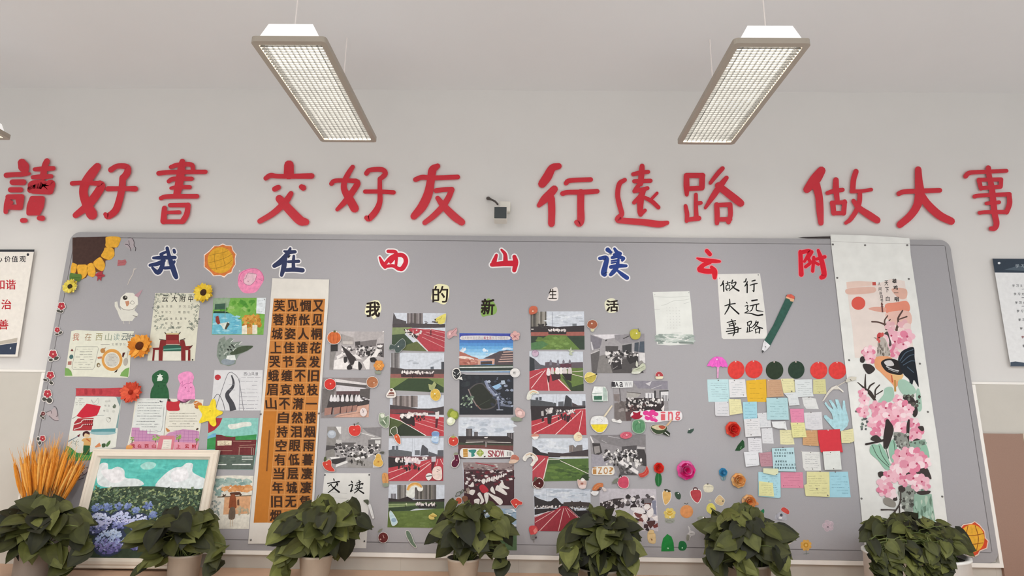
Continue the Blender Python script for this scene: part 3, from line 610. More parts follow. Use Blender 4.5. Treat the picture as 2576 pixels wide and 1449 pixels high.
s = Sheet('chick_cutout', A1, [(1045, 650), (1070, 645), (1080, 700), (1105, 730), (1092, 680), (1100, 610), (1150, 565), (1215, 568), (1255, 610), (1260, 670), (1225, 725), (1260, 760), (1250, 785), (1230, 790), (1205, 825), (1110, 825), (1085, 780), (1070, 735), (1045, 690)], 'd8d6cc', 'white bird cut-out with one raised wing and a pink party hat', 'paper cut-out')
s.poly([(1100, 690), (1095, 640), (1115, 595), (1160, 570), (1215, 575), (1250, 615), (1252, 665), (1215, 712), (1150, 722)], 'e2dfd4', True); s.line([(1092, 690), (1120, 715), (1170, 725), (1215, 715), (1250, 680)], 5, '8b877e')
s.ell(1140, 612, 22, 20, '3d3a36'); s.ell(1146, 606, 7, 6, 'c8c4bc'); s.poly([(1140, 645), (1175, 640), (1180, 665), (1165, 690), (1152, 690)], 'c08a6c'); s.line([(1185, 660), (1205, 640), (1225, 660), (1205, 672), (1185, 660)], 4, '8b877e')
s.poly([(1225, 590), (1300, 535), (1280, 580), (1258, 610)], 'b6929a'); s.line([(1125, 822), (1130, 850)], 5, 'cac6bb'); s.line([(1180, 822), (1178, 852)], 5, 'cac6bb'); s.line([(1210, 775), (1250, 785)], 5, '6a665e'); s.done()
s = Sheet('paper_streamer', A1, [(1218, 345), (1250, 345), (1222, 362), (1215, 400), (1185, 450), (1165, 495), (1160, 495), (1178, 445), (1208, 395), (1215, 360)], 'c4bdb5', 'thin white paper streamer drifting above the bird cut-out', 'paper streamer'); s.done()

s = Sheet('gate_drawing', A1, [(1416, 570), (1780, 570), (1822, 665), (1775, 1188), (1342, 1186), (1395, 740)], 'd8d6c4', 'drawing of a red gate tower under an ink title and leafy border', 'drawing', 'pinned drawings')
for ch, x, w in zip('云大附中', (1505, 1590, 1665, 1738), (56, 52, 52, 44)): s.text(ch, x - w / 2, 590, x + w / 2, 652, '2e2e2a', 1, 6)
for y, xs in ((692, (1440, 1482, 1522, 1560, 1640, 1680, 1722)), (744, (1480, 1515, 1552, 1635, 1680, 1718)), (804, (1520, 1560, 1605, 1650, 1690)), (845, (1515, 1565, 1625))):
    for k, x in enumerate(xs): s.text('学习文明园地风景'[(k + y) % 8], x - 10, y - 12, x + 10, y + 12, '4c4a44', 0)
rr = random.Random(5)
for x0, x1, y0, y1, n in ((1398, 1450, 590, 900, 34), (1450, 1500, 760, 880, 12), (1750, 1812, 680, 900, 30), (1420, 1780, 575, 592, 26), (1530, 1640, 870, 930, 14), (1700, 1760, 820, 905, 12)):
    for _ in range(n):
        x = rr.uniform(x0, x1); y = rr.uniform(y0, y1); a = rr.uniform(0, 6.28); l = rr.uniform(9, 18)
        s.line([(x, y), (x + l * math.cos(a), y + l * math.sin(a)), (x + l * math.cos(a + 1.2), y + l * math.sin(a + 1.2)), (x, y)], 2.4, rr.choice(('5b6a60', '4a5550', '6b7a74')))
G = '7e2c2c'
for p in ([(1512, 945), (1630, 945), (1630, 990), (1512, 990)], [(1515, 985), (1628, 985), (1640, 1035), (1500, 1035)], [(1460, 1000), (1512, 995), (1512, 1040), (1640, 1040), (1640, 995), (1680, 1000), (1690, 1045), (1700, 1070), (1450, 1070)], [(1390, 1070), (1755, 1050), (1735, 1075), (1720, 1090), (1400, 1088)], [(1448, 1065), (1486, 1065), (1480, 1186), (1446, 1186)], [(1650, 1060), (1690, 1060), (1690, 1186), (1652, 1186)], [(1395, 1085), (1412, 1085), (1404, 1186), (1386, 1186)], [(1715, 1085), (1735, 1085), (1735, 1186), (1712, 1186)]): s.poly(p, G)
s.poly([(1495, 935), (1640, 935), (1625, 948), (1515, 948)], 'c9b98c'); s.poly([(1515, 1000), (1628, 1000), (1628, 1032), (1512, 1032)], '9a3c3c')
for a, b in (((1452, 990), (1512, 1000)), ((1640, 1000), (1688, 985)), ((1500, 925), (1515, 945)), ((1628, 945), (1645, 925)), ((1720, 1072), (1755, 1045))): s.line([a, b], 7, '3c2c28')
s.poly([(1488, 1055), (1520, 1042), (1620, 1042), (1652, 1055), (1652, 1098), (1488, 1100)], '2f5a4c'); s.poly([(1490, 1078), (1650, 1070), (1650, 1082), (1490, 1090)], '6aa08e')
s.poly([(1482, 1186), (1485, 1120), (1510, 1102), (1630, 1102), (1650, 1120), (1650, 1186)], 'dedccf'); s.poly([(1408, 1186), (1414, 1105), (1440, 1105), (1445, 1186)], 'dedccf'); s.poly([(1695, 1186), (1695, 1110), (1712, 1110), (1712, 1186)], 'dedccf')
s.pin(1755, 1178, '2a2622', 7); s.done()

s = Sheet('lake_drawing', A1, [(1945, 615), (2424, 612), (2400, 950), (1930, 948)], '74a84e', 'crayon drawing of a blue lake, a dark boat and an orange tree', 'drawing', 'pinned drawings', mat=M_PAINT)
s.crowd(1975, 630, 2390, 740, 40, ('5f9a3c', '86b45a', '4f8c38', '94b86c'), 14, 30); s.poly([(1945, 615), (2100, 615), (2080, 700), (1945, 720)], '8fa68a')
s.poly([(1960, 670), (2060, 662), (2062, 715), (1955, 722)], '3f5c4c'); s.poly([(1950, 735), (2050, 735), (2095, 752), (1945, 752)], '2c4438')
s.poly([(1942, 752), (2100, 755), (2200, 820), (2205, 945), (1932, 945)], '6db3c6'); s.crowd(1950, 780, 2190, 935, 26, ('5fa6c0', '82bdcc', '98c8d2'), 8, 22, 2, .6)
s.poly([(1965, 785), (1990, 775), (2010, 850), (1985, 855), (1965, 830)], '8c3c34'); s.poly([(1995, 850), (2090, 830), (2060, 900), (2035, 900), (2020, 870)], 'cfd6cc'); s.poly([(2070, 835), (2095, 850), (2060, 905), (2048, 895)], '4a4436'); s.line([(2058, 640), (2050, 800)], 5, '8a9a86')
s.crowd(2210, 780, 2370, 880, 46, ('c08a3c', 'b07a30', 'cc9a4c', 'a86e2c'), 14, 30); s.poly([(2205, 870), (2250, 860), (2250, 945), (2203, 945)], 'dcd6c4'); s.poly([(2300, 860), (2345, 860), (2345, 945), (2300, 945)], 'dcd6c4'); s.poly([(2250, 885), (2300, 885), (2300, 945), (2250, 945)], 'c49a64')
s.poly([(2340, 612), (2424, 612), (2415, 762), (2335, 755)], 'd4dade'); s.rows(2352, 640, 2400, 740, 5, '9aa4ac', 3, 0, .6, 14); s.pin(2412, 628, '9c9c9c', 6); s.done()
s = Sheet('badge_cutout', A1, [(2000, 990), (2045, 965), (2060, 1005), (2100, 975), (2128, 990), (2120, 1020), (2200, 1010), (2180, 1045), (2305, 1050), (2260, 1095), (2180, 1130), (2150, 1180), (2145, 1215), (2085, 1235), (2010, 1215), (1975, 1140), (1982, 1050)], '7f8a80', 'grey green round cut-out with a large dark leaf sticking out', 'paper cut-out', smooth=False, mat=M_PAINT)
s.crowd(2000, 1000, 2080, 1150, 24, ('66736a', '5a675e', '8c968c'), 8, 16); s.poly([(2095, 1120), (2180, 1060), (2305, 1052), (2250, 1095), (2150, 1130)], '46513f', True); s.ell(2078, 1195, 62, 30, '8a949c')
s.poly([(2070, 1140), (2140, 1135), (2150, 1180), (2110, 1180), (2060, 1170)], 'd6dad6')
for x, y in ((2095, 1060), (2115, 1045), (2130, 1060), (2080, 1085), (2105, 1085)): s.ell(x, y, 12, 7, '2c302c', 40)
for x, y in ((2120, 1000), (2150, 1035), (2195, 1020), (2140, 1080), (2060, 1110)): s.line([(x - 18, y + 20), (x, y), (x + 14, y - 4)], 5, 'd8dcd6')
s.done()
s = Sheet('menu_drawing', V5, [(640, 150), (720, 128), (1000, 145), (1655, 148), (1600, 560), (1580, 870), (1550, 905), (1250, 898), (900, 885), (530, 885), (560, 700)], 'dcdccc', 'student poster with coloured pencil title, boxed text and an orange plate', 'drawing', 'pinned drawings')
for ch, x, c in zip('我在西山读云附', (720, 915, 1092, 1245, 1375, 1505, 1600), ('a5543c', '9a7a58', '9a9468', '8a967c', '849a92', '5c6a68', '4a5456')): s.text(ch, x - 58, 180, x + 52, 305, c, 0, 14)
s.line([(1115, 365), (1260, 365)], 6, '8c8a80'); s.words('文明学习', [(1312, 362), (1375, 362), (1440, 362), (1495, 362)], 40, 44, '6a6a60', 0)
s.line([(715, 400), (1065, 400), (1080, 430), (1010, 740), (990, 765), (665, 765), (650, 735), (715, 400)], 6, '86867c', False); s.rows(720, 440, 1030, 735, 8, '8d8d84', 7, -6, .85, 50)
s.ell(1300, 615, 168, 178, 'd49a50', 0, 30); s.ell(1298, 615, 125, 128, 'ddd9cc', 0, 26); s.ell(1300, 615, 110, 114, 'c9c6bc', 0, 24); s.rows(1215, 530, 1390, 700, 8, '98958c', 6, 0, .7, 24)
s.poly([(625, 470), (652, 432), (678, 472)], '6c2c28'); s.ell(640, 565, 32, 38, '4a6a6a', 20); s.poly([(585, 640), (645, 635), (640, 695), (582, 695)], 'a8746a'); s.ell(1150, 465, 40, 40, 'b5824c'); s.line([(1165, 430), (1200, 420)], 9, '8a5c30'); s.poly([(1062, 570), (1135, 555), (1135, 590), (1070, 598)], 'b8785c'); s.ell(1080, 698, 30, 36, '7c6c4c'); s.ell(1085, 705, 14, 20, 'd8d4c4')
s.poly([(1470, 500), (1515, 490), (1480, 580), (1462, 560)], '4c201c'); s.ell(1520, 645, 38, 66, 'b0aaa0', 8); s.line([(1560, 470), (1540, 590)], 9, 'b0aaa0'); s.poly([(1345, 800), (1395, 760), (1375, 810), (1335, 822)], '3c2c20')
s.poly([(540, 740), (600, 755), (640, 800), (658, 872), (535, 872)], '7aa45c', False); s.poly([(1580, 735), (1510, 760), (1450, 820), (1428, 875), (1560, 890)], '7aa45c'); s.done()

for col, col2, v, pts, lab in (('2f5e3e', '3c7048', V6, [(180, 1150), (200, 1060), (340, 975), (470, 1010), (515, 1120), (495, 1220), (470, 1270), (515, 1400), (515, 1600), (400, 1640), (180, 1620), (145, 1500), (165, 1370), (215, 1270), (190, 1210)], 'dark green gourd-shaped cut-out with a white paper symbol'), ('e493bf', 'e9a4ca', V6, [(705, 1130), (740, 1050), (880, 1000), (990, 1030), (1030, 1130), (1000, 1230), (1040, 1330), (1050, 1450), (1040, 1620), (900, 1660), (720, 1640), (690, 1500), (720, 1350), (745, 1260)], 'pink gourd-shaped cut-out with two dots for eyes')):
    s = Sheet('gourd_cutout', v, pts, col, lab, 'paper cut-out', 'pair of gourd cut-outs', smooth=True, mat=M_PAINT)
    if col[0] == '2':
        s.line([(205, 1240), (350, 1215), (480, 1235)], 8, '234a30'); s.poly([(280, 1075), (325, 1072), (342, 1040), (360, 1072), (405, 1080), (375, 1105), (405, 1140), (380, 1190), (285, 1195), (290, 1130), (310, 1110)], 'd6dcd4')
        s.ell(312, 1300, 12, 16, '234a30'); s.ell(425, 1290, 12, 16, '234a30'); s.ell(365, 1340, 12, 8, '234a30')
    else:
        s.line([(745, 1260), (800, 1200), (790, 1300), (860, 1255), (940, 1250), (960, 1220), (1000, 1240)], 8, 'b8608f'); s.ell(855, 1330, 13, 15, 'a8507c'); s.ell(968, 1325, 13, 15, 'a8507c'); s.line([(900, 1410), (922, 1398), (942, 1408)], 8, 'a8507c')
    s.done()

s = Sheet('mountain_sketch', A1, [(1955, 1272), (2395, 1272), (2380, 1640), (1924, 1640)], 'd2d2d4', 'ink sketch of two peaks with a thick winding road and a red sun', 'drawing', 'pinned drawings')
s.poly(ell(1985, 1338, 28, 26), 'b5393f'); s.poly([(1995, 1352), (2020, 1348), (2010, 1366)], 'd2d2d4')
K = '3d3d42'
s.line([(2110, 1290), (2075, 1310), (2030, 1430), (1960, 1640)], 5, '6a6a70'); s.line([(2110, 1290), (2160, 1330), (2185, 1400), (2220, 1640)], 5, '6a6a70'); s.line([(1930, 1560), (1985, 1490), (2030, 1560), (2050, 1640)], 5, K)
s.line([(2110, 1318, 12), (2128, 1380, 20), (2118, 1430, 26), (2075, 1480, 34), (2075, 1520, 42), (2110, 1580, 50), (2125, 1640, 60)], 1, '48484d')
s.rows(2190, 1340, 2380, 1620, 9, '8a8a92', 3, -3, .95, 60); s.line([(2185, 1345), (2180, 1640)], 4, '8a8a92'); s.words('西山风景', [(2235, 1308), (2270, 1306), (2305, 1306), (2340, 1308)], 28, 30, '55555a', 0); s.rows(2080, 1400, 2190, 1560, 4, '9a9aa0', 3, 0, .7, 40); s.done()

s = Sheet('red_strip', V7, cr_closed([(842, 260), (845, 150), (865, 125), (1300, 128), (1800, 118), (1840, 180), (1800, 285), (1300, 272), (850, 270)], 3), 'b8434a', 'wide red paper strip above the flag drawing', 'paper strip', mat=M_PAINT)
for x in (1000, 1150, 1280): s.poly([(x, 150), (x + 55, 145), (x + 60, 235), (x + 10, 240)], 'a63840', True)
s.done()
s = Sheet('flag_drawing', V7, [(835, 285), (1200, 292), (1580, 290), (1712, 330), (1640, 900), (1600, 1250), (1300, 1330), (1150, 1470), (1000, 1500), (645, 1480), (680, 1240), (715, 980), (770, 640)], 'd9dad2', 'student poster with a red flag, red steps and a child reading', 'drawing', 'pinned drawings')
s.poly([(1610, 300), (1705, 300), (1640, 890), (1600, 880), (1680, 480), (1640, 380)], '7f9a9c', False)
s.poly([(1045, 420), (1200, 445), (1315, 470), (1275, 580), (1240, 650), (1100, 680), (960, 695), (850, 655), (930, 550)], 'c22a3c', False)
s.rows(825, 330, 1010, 440, 4, '7a7a74', 7, 0, .6, 24); s.line([(1130, 340), (1190, 400), (1270, 310), (1260, 420), (1180, 430), (1130, 340)], 5, '8a8f8a'); s.words('山云书文', [(1420, 372), (1478, 372), (1400, 460), (1468, 460)], 42, 44, '6a6a64', 0); s.poly([(1540, 470), (1580, 425), (1610, 460), (1590, 510), (1545, 505)], '6a7466'); s.ell(1558, 568, 30, 26, 'c9cbc2'); s.words('学习', [(1380, 560), (1440, 560)], 40, 44, '6a6a64', 0)
s.line([(850, 660), (800, 690), (770, 700)], 8, '4a4a48')
s.poly([(810, 780), (880, 700), (1180, 690), (1160, 800), (1140, 930), (780, 935)], 'a5343a')
for y in (760, 850): s.line([(800, y + 60), (930, y + 20), (980, y - 30), (1170, y - 40)], 16, 'd5cfc8')
for y in (720, 790):
    for x in (990, 1030, 1070, 1110, 1150): s.poly([(x, y + 10), (x + 16, y + 8), (x + 14, y + 52), (x - 2, y + 54)], '6f2226')
s.line([(1200, 650), (1380, 645)], 5, '7a8a8a'); s.line([(1410, 700), (1450, 770), (1500, 750), (1495, 690), (1420, 690)], 6, '8a8a80'); s.poly([(1460, 690), (1500, 690), (1500, 720)], '6a6a60')
s.poly([(1130, 910), (1600, 890), (1590, 960), (1130, 965)], '5a9298', False); s.poly([(1130, 960), (1590, 960), (1500, 1010), (1200, 1010)], '96b8bc', True)
s.poly([(690, 1130), (830, 1060), (930, 1000), (900, 1040), (700, 1150)], '7f8a92'); s.poly([(860, 1030), (925, 995), (900, 1060)], '6a3038')
for _ in range(26): x = s.r.uniform(740, 900); y = s.r.uniform(1090, 1240); s.line([(x, y), (x + s.r.uniform(10, 30), y - s.r.uniform(4, 20))], 6, '6a7a70')
s.poly([(655, 1240), (760, 1270), (880, 1360), (1100, 1350), (1200, 1330), (1170, 1480), (645, 1490)], '4c9a54', True)
s.poly([(985, 1215), (1110, 1215), (1100, 1400), (970, 1395)], '2f5c38'); s.poly([(985, 1080), (1130, 1070), (1120, 1220), (985, 1215), (990, 1150), (945, 1120)], 'd0a466', False); s.line([(1040, 1090), (1110, 1140)], 24, 'b5663c'); s.ell(1045, 1010, 66, 62, 'd8c09a'); s.poly([(968, 1010), (985, 960), (1050, 940), (1100, 970), (1095, 1010), (1020, 985), (985, 1050)], '43262a', True)
s.poly([(1200, 1240), (1290, 1160), (1320, 1230), (1220, 1260)], 'd0875a'); s.poly([(1335, 1190), (1400, 1180), (1400, 1240), (1345, 1255)], '3c5438', True); s.poly([(1410, 1220), (1440, 1160), (1495, 1120), (1490, 1180), (1440, 1240)], '4f7044', True)
s.pin(676, 1438, 'e0e0dc', 12); s.done()

s = Sheet('school_drawing', V8, [(205, 165), (770, 172), (1455, 190), (1420, 560), (1385, 800), (1340, 1160), (-20, 1150), (85, 720), (150, 220)], 'dcd9cc', 'two-page student drawing with a pink school building and red flag', 'drawing', 'pinned drawings')
s.poly([(205, 165), (770, 172), (690, 875), (560, 850), (385, 840), (240, 770), (90, 715)], 'd9dcd8'); s.line([(770, 180), (735, 500), (700, 880)], 7, '5a5a58')
s.rows(220, 195, 640, 195, 1, '8a8f8f', 6); s.rows(200, 250, 690, 710, 10, '84898a', 9, -5, .9, 46); s.rows(800, 455, 1390, 700, 6, '97948a', 9, -5, .9, 46); s.poly([(620, 200), (650, 225), (695, 230), (650, 245), (620, 240)], '44464a'); s.line([(700, 330), (655, 770), (520, 770)], 5, '7a7f7f')
s.poly([(765, 215), (880, 235), (1005, 220), (985, 300), (1000, 390), (900, 405), (755, 385)], 'b8343c', True); s.ell(800, 205, 26, 24, '4a2a2c'); s.words('学习', [(1050, 265), (1110, 268)], 30, 36, '8a887e', 0); s.ell(1345, 275, 85, 55, 'c87a3a', 20); s.line([(1250, 255), (1310, 260), (1350, 235), (1420, 250)], 14, 'ddd6c6'); s.poly([(1280, 310), (1360, 340), (1340, 370), (1290, 350)], 'b06a34')
PK = ('b884b0', 'a878a4', 'c694bc')
s.poly([(90, 725), (235, 725), (235, 780), (380, 785), (380, 840), (560, 850), (640, 880), (640, 1010), (140, 1000), (75, 880)], 'c08cb0'); s.poly([(720, 880), (800, 820), (1060, 755), (1250, 770), (1375, 800), (1350, 1020), (850, 1010)], 'c08cb0')
for y in (770, 830, 890, 950): s.line([(95, y + 15), (400, y + 25), (590, y + 40)], 5, 'a06898'); s.line([(880, y + 10), (1370, y + 30)], 5, 'a06898')
for x in (150, 220, 290, 360, 430): s.line([(x + 10, 760), (x - 5, 990)], 5, 'a06898')
for x in (940, 1010, 1090, 1170, 1250, 1320): s.line([(x, 780), (x - 12, 1010)], 5, 'a06898')
s.poly([(140, 990), (560, 985), (560, 1150), (-20, 1150), (60, 1020)], 'd08c9c'); s.poly([(900, 1000), (1370, 1015), (1340, 1160), (880, 1150)], 'd594a4'); s.poly([(610, 900), (650, 875), (900, 880), (910, 930), (870, 1150), (560, 1150), (600, 960)], 'cc7c88')
s.poly([(690, 950), (850, 950), (830, 1140), (650, 1140)], 'dcd6cc'); s.rows(690, 990, 820, 1110, 4, 'a8a29a', 5, -6, .7, 40)
for ch, x in zip('我在西山', (110, 235, 370, 510)): s.text(ch, x - 38, 1040, x + 38, 1112, 'a52f3c', 2)
for ch, x in zip('上云附', (975, 1140, 1275)): s.text(ch, x - 40, 1045, x + 40, 1120, 'b0303e', 2)
for x, y, r_ in ((95, 935, 42), (545, 915, 72), (985, 905, 68), (1330, 960, 50)):
    s.line([(x, y + 20), (x - 6, y + 95)], 14, '5a5a34'); s.crowd(x - r_ * .75, y - r_ * .6, x + r_ * .75, y + r_ * .6, 12, ('8fae5c', '7f9e50', 'a0b870'), r_ * .22, r_ * .4)
s.poly([(735, 730), (790, 760), (815, 790), (760, 800)], 'c48450', True); s.poly([(-20, 1150), (-10, 1070), (60, 1060), (110, 1090), (60, 1150)], 'd89a5c', True); s.ell(1335, 752, 26, 16, '4a3a30', -40); s.done()
s = Sheet('star_cutout', V8, cr_closed([(1370, 300), (1550, 310), (1600, 210), (1650, 175), (1690, 240), (1700, 370), (1815, 420), (1800, 470), (1690, 530), (1700, 660), (1650, 705), (1580, 660), (1540, 600), (1395, 640), (1375, 600), (1430, 480), (1360, 360)], 4), 'e8cf36', 'large yellow paper star between the school drawing and mountain sketch', 'paper star', lay=1, mat=M_PAINT)
s.pin(1580, 405, 'b09a2c', 12); s.done()
s = Sheet('temple_drawing', P3, [(105, 95), (660, 95), (640, 440), (600, 665), (200, 660), (90, 440), (95, 320)], '86bfb6', 'painting of a turquoise sky, white cloud and maroon buildings', 'drawing', 'pinned drawings', mat=M_PAINT)
s.poly([(105, 95), (262, 95), (230, 170), (170, 230), (104, 262)], 'a5333c', False); s.poly([(325, 170), (420, 155), (480, 140), (570, 142), (575, 180), (480, 195), (410, 215), (345, 215)], 'd6d8d0', True); s.poly([(96, 300), (150, 270), (190, 260), (190, 320), (95, 325)], '6fa8c8', False)
s.poly([(95, 325), (190, 300), (300, 290), (380, 300), (640, 275), (630, 340), (500, 345), (400, 345), (190, 440), (90, 440)], '3f8c50', False); s.poly([(190, 278), (250, 280), (300, 300), (360, 305), (405, 300), (405, 340), (638, 335), (620, 510), (180, 505)], '6d3335')
s.poly([(205, 345), (288, 342), (288, 398), (205, 400)], 'd6cab0'); s.poly([(292, 342), (365, 345), (362, 395), (292, 396)], 'd6cab0'); s.rows(225, 360, 350, 390, 3, '9a8a70', 6, 0, .8, 18)
for l in ([(200, 455), (370, 455)], [(440, 420), (600, 418)], [(450, 400), (625, 390)], [(380, 350), (580, 355)]): s.line(l, 9, '9a7468')
for x in (448, 585, 605): s.line([(x, 425), (x - 4, 505)], 8, 'a08678')
s.poly([(190, 500), (620, 505), (600, 662), (200, 660)], '5a665e'); s.crowd(220, 520, 590, 590, 16, ('6a7a6a', '4f5c54', '788478'), 8, 22, 2, .5)
for y in (520, 535, 552): s.line([(475, y), (595, y)], 7, 'c9cec8')
s.poly([(215, 602), (305, 602), (305, 614), (215, 614)], 'd8dcd8'); s.poly([(370, 602), (575, 600), (573, 614), (368, 614)], 'd8dcd8'); s.done()
s = Sheet('autumn_drawing', P3, [(195, 735), (400, 728), (605, 735), (575, 1060), (552, 1320), (120, 1318), (130, 1020)], 'dcd8cc', 'watercolour of a person in brown robes carrying a pole under orange trees', 'drawing', 'pinned drawings', mat=M_PAINT)
s.crowd(200, 770, 590, 830, 40, ('8fa8a2', '9cb2aa', '7f9a94', 'a8bab2'), 16, 34, 1.6, .8); s.crowd(180, 830, 260, 960, 20, ('8fa8a2', '7f9a94'), 14, 28); s.crowd(265, 845, 575, 900, 44, ('cf8f5a', 'd89a64', 'c4824c', 'dca878'), 16, 30, 1.5, .8)
s.poly([(285, 965), (575, 955), (560, 1150), (270, 1160)], 'd3a27a'); s.crowd(430, 1080, 550, 1160, 20, ('a8a088', 'b8a88c'), 10, 20); s.poly([(205, 962), (580, 945), (582, 955), (205, 974)], '7a6a58'); s.poly([(350, 920), (450, 912), (455, 940), (360, 945)], '5a3a2c', True); s.crowd(255, 935, 295, 965, 6, ('4c3c30',), 8, 14); s.crowd(455, 925, 475, 950, 4, ('4c3c30',), 8, 14)
s.poly([(350, 950), (400, 945), (415, 1040), (410, 1090), (335, 1090), (335, 1050)], '8a4c30', True); s.poly([(345, 1090), (400, 1090), (395, 1205), (330, 1205)], '6a5a4c', True); s.poly([(425, 1000), (445, 990), (450, 1060), (425, 1060)], '6a4a3a')
s.crowd(140, 1010, 240, 1180, 30, ('a0a8a4', 'b0b6b0', '8c9690'), 8, 18); s.words('秋人间', [(150, 1040), (148, 1105), (142, 1170)], 22, 34, '5c5c60', 0); s.line([(350, 1210), (345, 1300)], 5, 'c0a888'); s.line([(375, 1210), (372, 1290)], 5, 'c0a888'); s.done()

# ------------------------------------------------------------------ the brown poem scroll
s = Sheet('poem_scroll', PX, [(685, 700), (828, 703), (826, 760), (815, 900), (804, 1040), (795, 1180), (788, 1300), (780, 1368), (624, 1368), (636, 1230), (650, 1100), (668, 900), (680, 760)], 'd6d2cb', 'white hanging scroll with a brown gridded poem in brush writing', 'scroll', lay=1, mat=M_RICE)
g = lambda r, c: None
TL, TR, BR, BL = (688.5, 751), (818, 752), (781, 1314), (638, 1315)
def gp(u, v): return (TL[0] + (TR[0] - TL[0]) * u + (BL[0] - TL[0]) * v + (TL[0] - TR[0] + BR[0] - BL[0]) * u * v, TL[1] + (TR[1] - TL[1]) * u + (BL[1] - TL[1]) * v + (TL[1] - TR[1] + BR[1] - BL[1]) * u * v)
for x, y in ((656, 1042), (802, 1040), (631, 1358)): s.pin(x, y, '6f6a66', 2.6)
o = s.done(); s = Sheet('poem_panel', PX, [gp(0, 0), gp(1, 0), gp(1, 1), gp(0, 1)], 'bb7a3e', parent=o, lay=1, t=.0016)
cols4 = ['芙蓉城上哭蛾眉山', '见娇姿佳节缠哀不自持空有当年旧烟', '惆怅人谁会不觉潸然泪眼低层城无', '又见桐花发旧枝一楼烟雨暮凄凄凭阑'[:15]]
for r_ in range(17):
    if r_: s.line([gp(0 if r_ <= 8 else .255, r_ / 16.0), gp(1, r_ / 16.0)], 1.1, 'cf9a5e', False)
for c_ in (1, 2, 3): s.line([gp(c_ / 4, 0), gp(c_ / 4, 1)], 1.1, 'cf9a5e', False)
s.poly([gp(0.0, 8.05 / 16), gp(0.245, 8.05 / 16), gp(0.245, 1), gp(0.0, 1)], 'b8742f')
for c_, txt in enumerate(cols4):
    for r_, ch in enumerate(txt):
        x, y = gp(c_ / 4 + .125, (r_ + .5) / 16); s.text(ch, x - 13.5, y - 14.5, x + 13.5, y + 14.5, '3f2a1e', 2, s.r.uniform(-2.5, 2.5))
s.line([(678, 1082), (671, 1185)], 3.2, '7a4a24'); 
s.done()
# ------------------------------------------------------------------ the photo prints in the middle
SKY, SKY2, RED, RED2, GRN, GRN2, DK, DK2, WHT = 'c6cbd4', 'b4bbc6', 'a83843', '8e2f3a', '55703c', '2f4a30', '2e282a', '453e40', 'd8d2d0'
def track_photo(v, pts, lab, seed=1):
    return Sheet('photo_print', v, pts, SKY, lab, 'photograph', 'colour campus photos', mat=M_PHOTO, seed=seed)
def bw_photo(v, pts, lab, seed=1, base='8e8a8a'):
    return Sheet('photo_print', v, pts, base, lab, 'photograph', 'black and white classroom photos', mat=M_PHOTO, seed=seed)
SHIRT = ('dcd6d2', 'cfc6c4', 'e4dedb', 'c4bab8'); DARKS = ('2a2224', '3a2a2e', '1f1b1d', '48302f')
GREYS = ('2c2829', '3e393a', '1f1c1d', 'd6d2d0', 'b9b4b3', 'e2dedc', '6a6566')

s = track_photo(Q1, [(190, 105), (1022, 112), (995, 722), (158, 692)], 'colour photo of a class beside the red track, topmost of its column', 1)
s.poly([(190, 105), (215, 150), (235, 195), (390, 240), (390, 300), (170, 310)], '4a4648'); s.bars(402, 110, 655, 290, 9, ('6e6666', '8a8282', '564f50', '7c7474', '49433f')); s.crowd(400, 240, 1000, 280, 14, ('5a5252', '4a4444'), 10, 26, 2, .5)
s.poly([(172, 285), (370, 275), (1008, 285), (1005, 340), (820, 345), (172, 345)], DK2); s.poly([(170, 340), (480, 335), (360, 450), (165, 460)], '7c8a5e'); s.poly([(165, 455), (360, 440), (520, 600), (400, 700), (160, 690)], '33452f'); s.poly([(380, 620), (560, 560), (720, 715), (300, 700)], '5a6238')
s.poly([(470, 350), (820, 370), (1003, 400), (995, 722), (740, 718), (540, 500), (360, 390)], RED); s.poly([(640, 430), (1000, 470), (998, 560), (700, 480)], '9c3540')
s.poly([(350, 375), (400, 365), (580, 480), (545, 530), (500, 500)], '3a2c2c'); s.crowd(380, 380, 560, 500, 22, SHIRT, 9, 20); s.crowd(560, 400, 640, 470, 6, SHIRT, 14, 24); s.crowd(360, 370, 470, 430, 10, DARKS, 8, 14)
s.line([(500, 480), (735, 715)], 11, 'd8cfcb', False)
for a, b in (((640, 490), (995, 660)), ((660, 440), (1000, 560)), ((700, 410), (1002, 500)), ((560, 355), (840, 388)), ((840, 395), (1005, 430))): s.line([a, b], 6, 'd4a8a6', False)
s.line([(780, 380), (780, 460)], 20, '5a2028'); s.line([(770, 370), (805, 345)], 16, 'cfc4c2'); s.done()
s = track_photo(Q1, [(148, 735), (992, 745), (985, 1372), (132, 1330)], 'colour photo of a class behind a shaded lawn, second in its column', 2)
s.bars(150, 738, 285, 980, 5, ('6e6a6a', '8a8686', '5a5656')); s.crowd(420, 860, 560, 920, 10, ('aeb4be', 'a2a8b2'), 12, 40, 1.6, .4); s.poly([(690, 965), (840, 870), (950, 830), (960, 850), (800, 930)], 'b4bac4'); s.poly([(945, 885), (990, 882), (990, 1080), (945, 1020)], '3f4148'); s.poly([(775, 965), (825, 958), (828, 1010), (775, 1010)], '5a6068')
s.poly([(142, 970), (290, 985), (370, 1000), (700, 1000), (985, 1000), (988, 1085), (140, 1085)], '453e3e'); s.poly([(140, 1075), (988, 1075), (988, 1140), (136, 1140)], '8a5650'); s.poly([(136, 1135), (988, 1140), (985, 1372), (132, 1330)], '6f8048'); s.poly([(420, 1145), (740, 1148), (985, 1290), (985, 1372), (132, 1328), (200, 1290)], '304228')
s.poly([(305, 1070), (830, 1070), (820, 1125), (310, 1125)], '43262a'); s.crowd(315, 1035, 500, 1070, 18, SHIRT, 14, 26, .8, 1.1); s.crowd(520, 1035, 830, 1070, 26, SHIRT, 14, 26, .8, 1.1); s.crowd(310, 1080, 820, 1120, 22, DARKS, 10, 18, .6, 1.4); s.line([(150, 1140), (985, 1142)], 5, 'a07868', False); s.done()
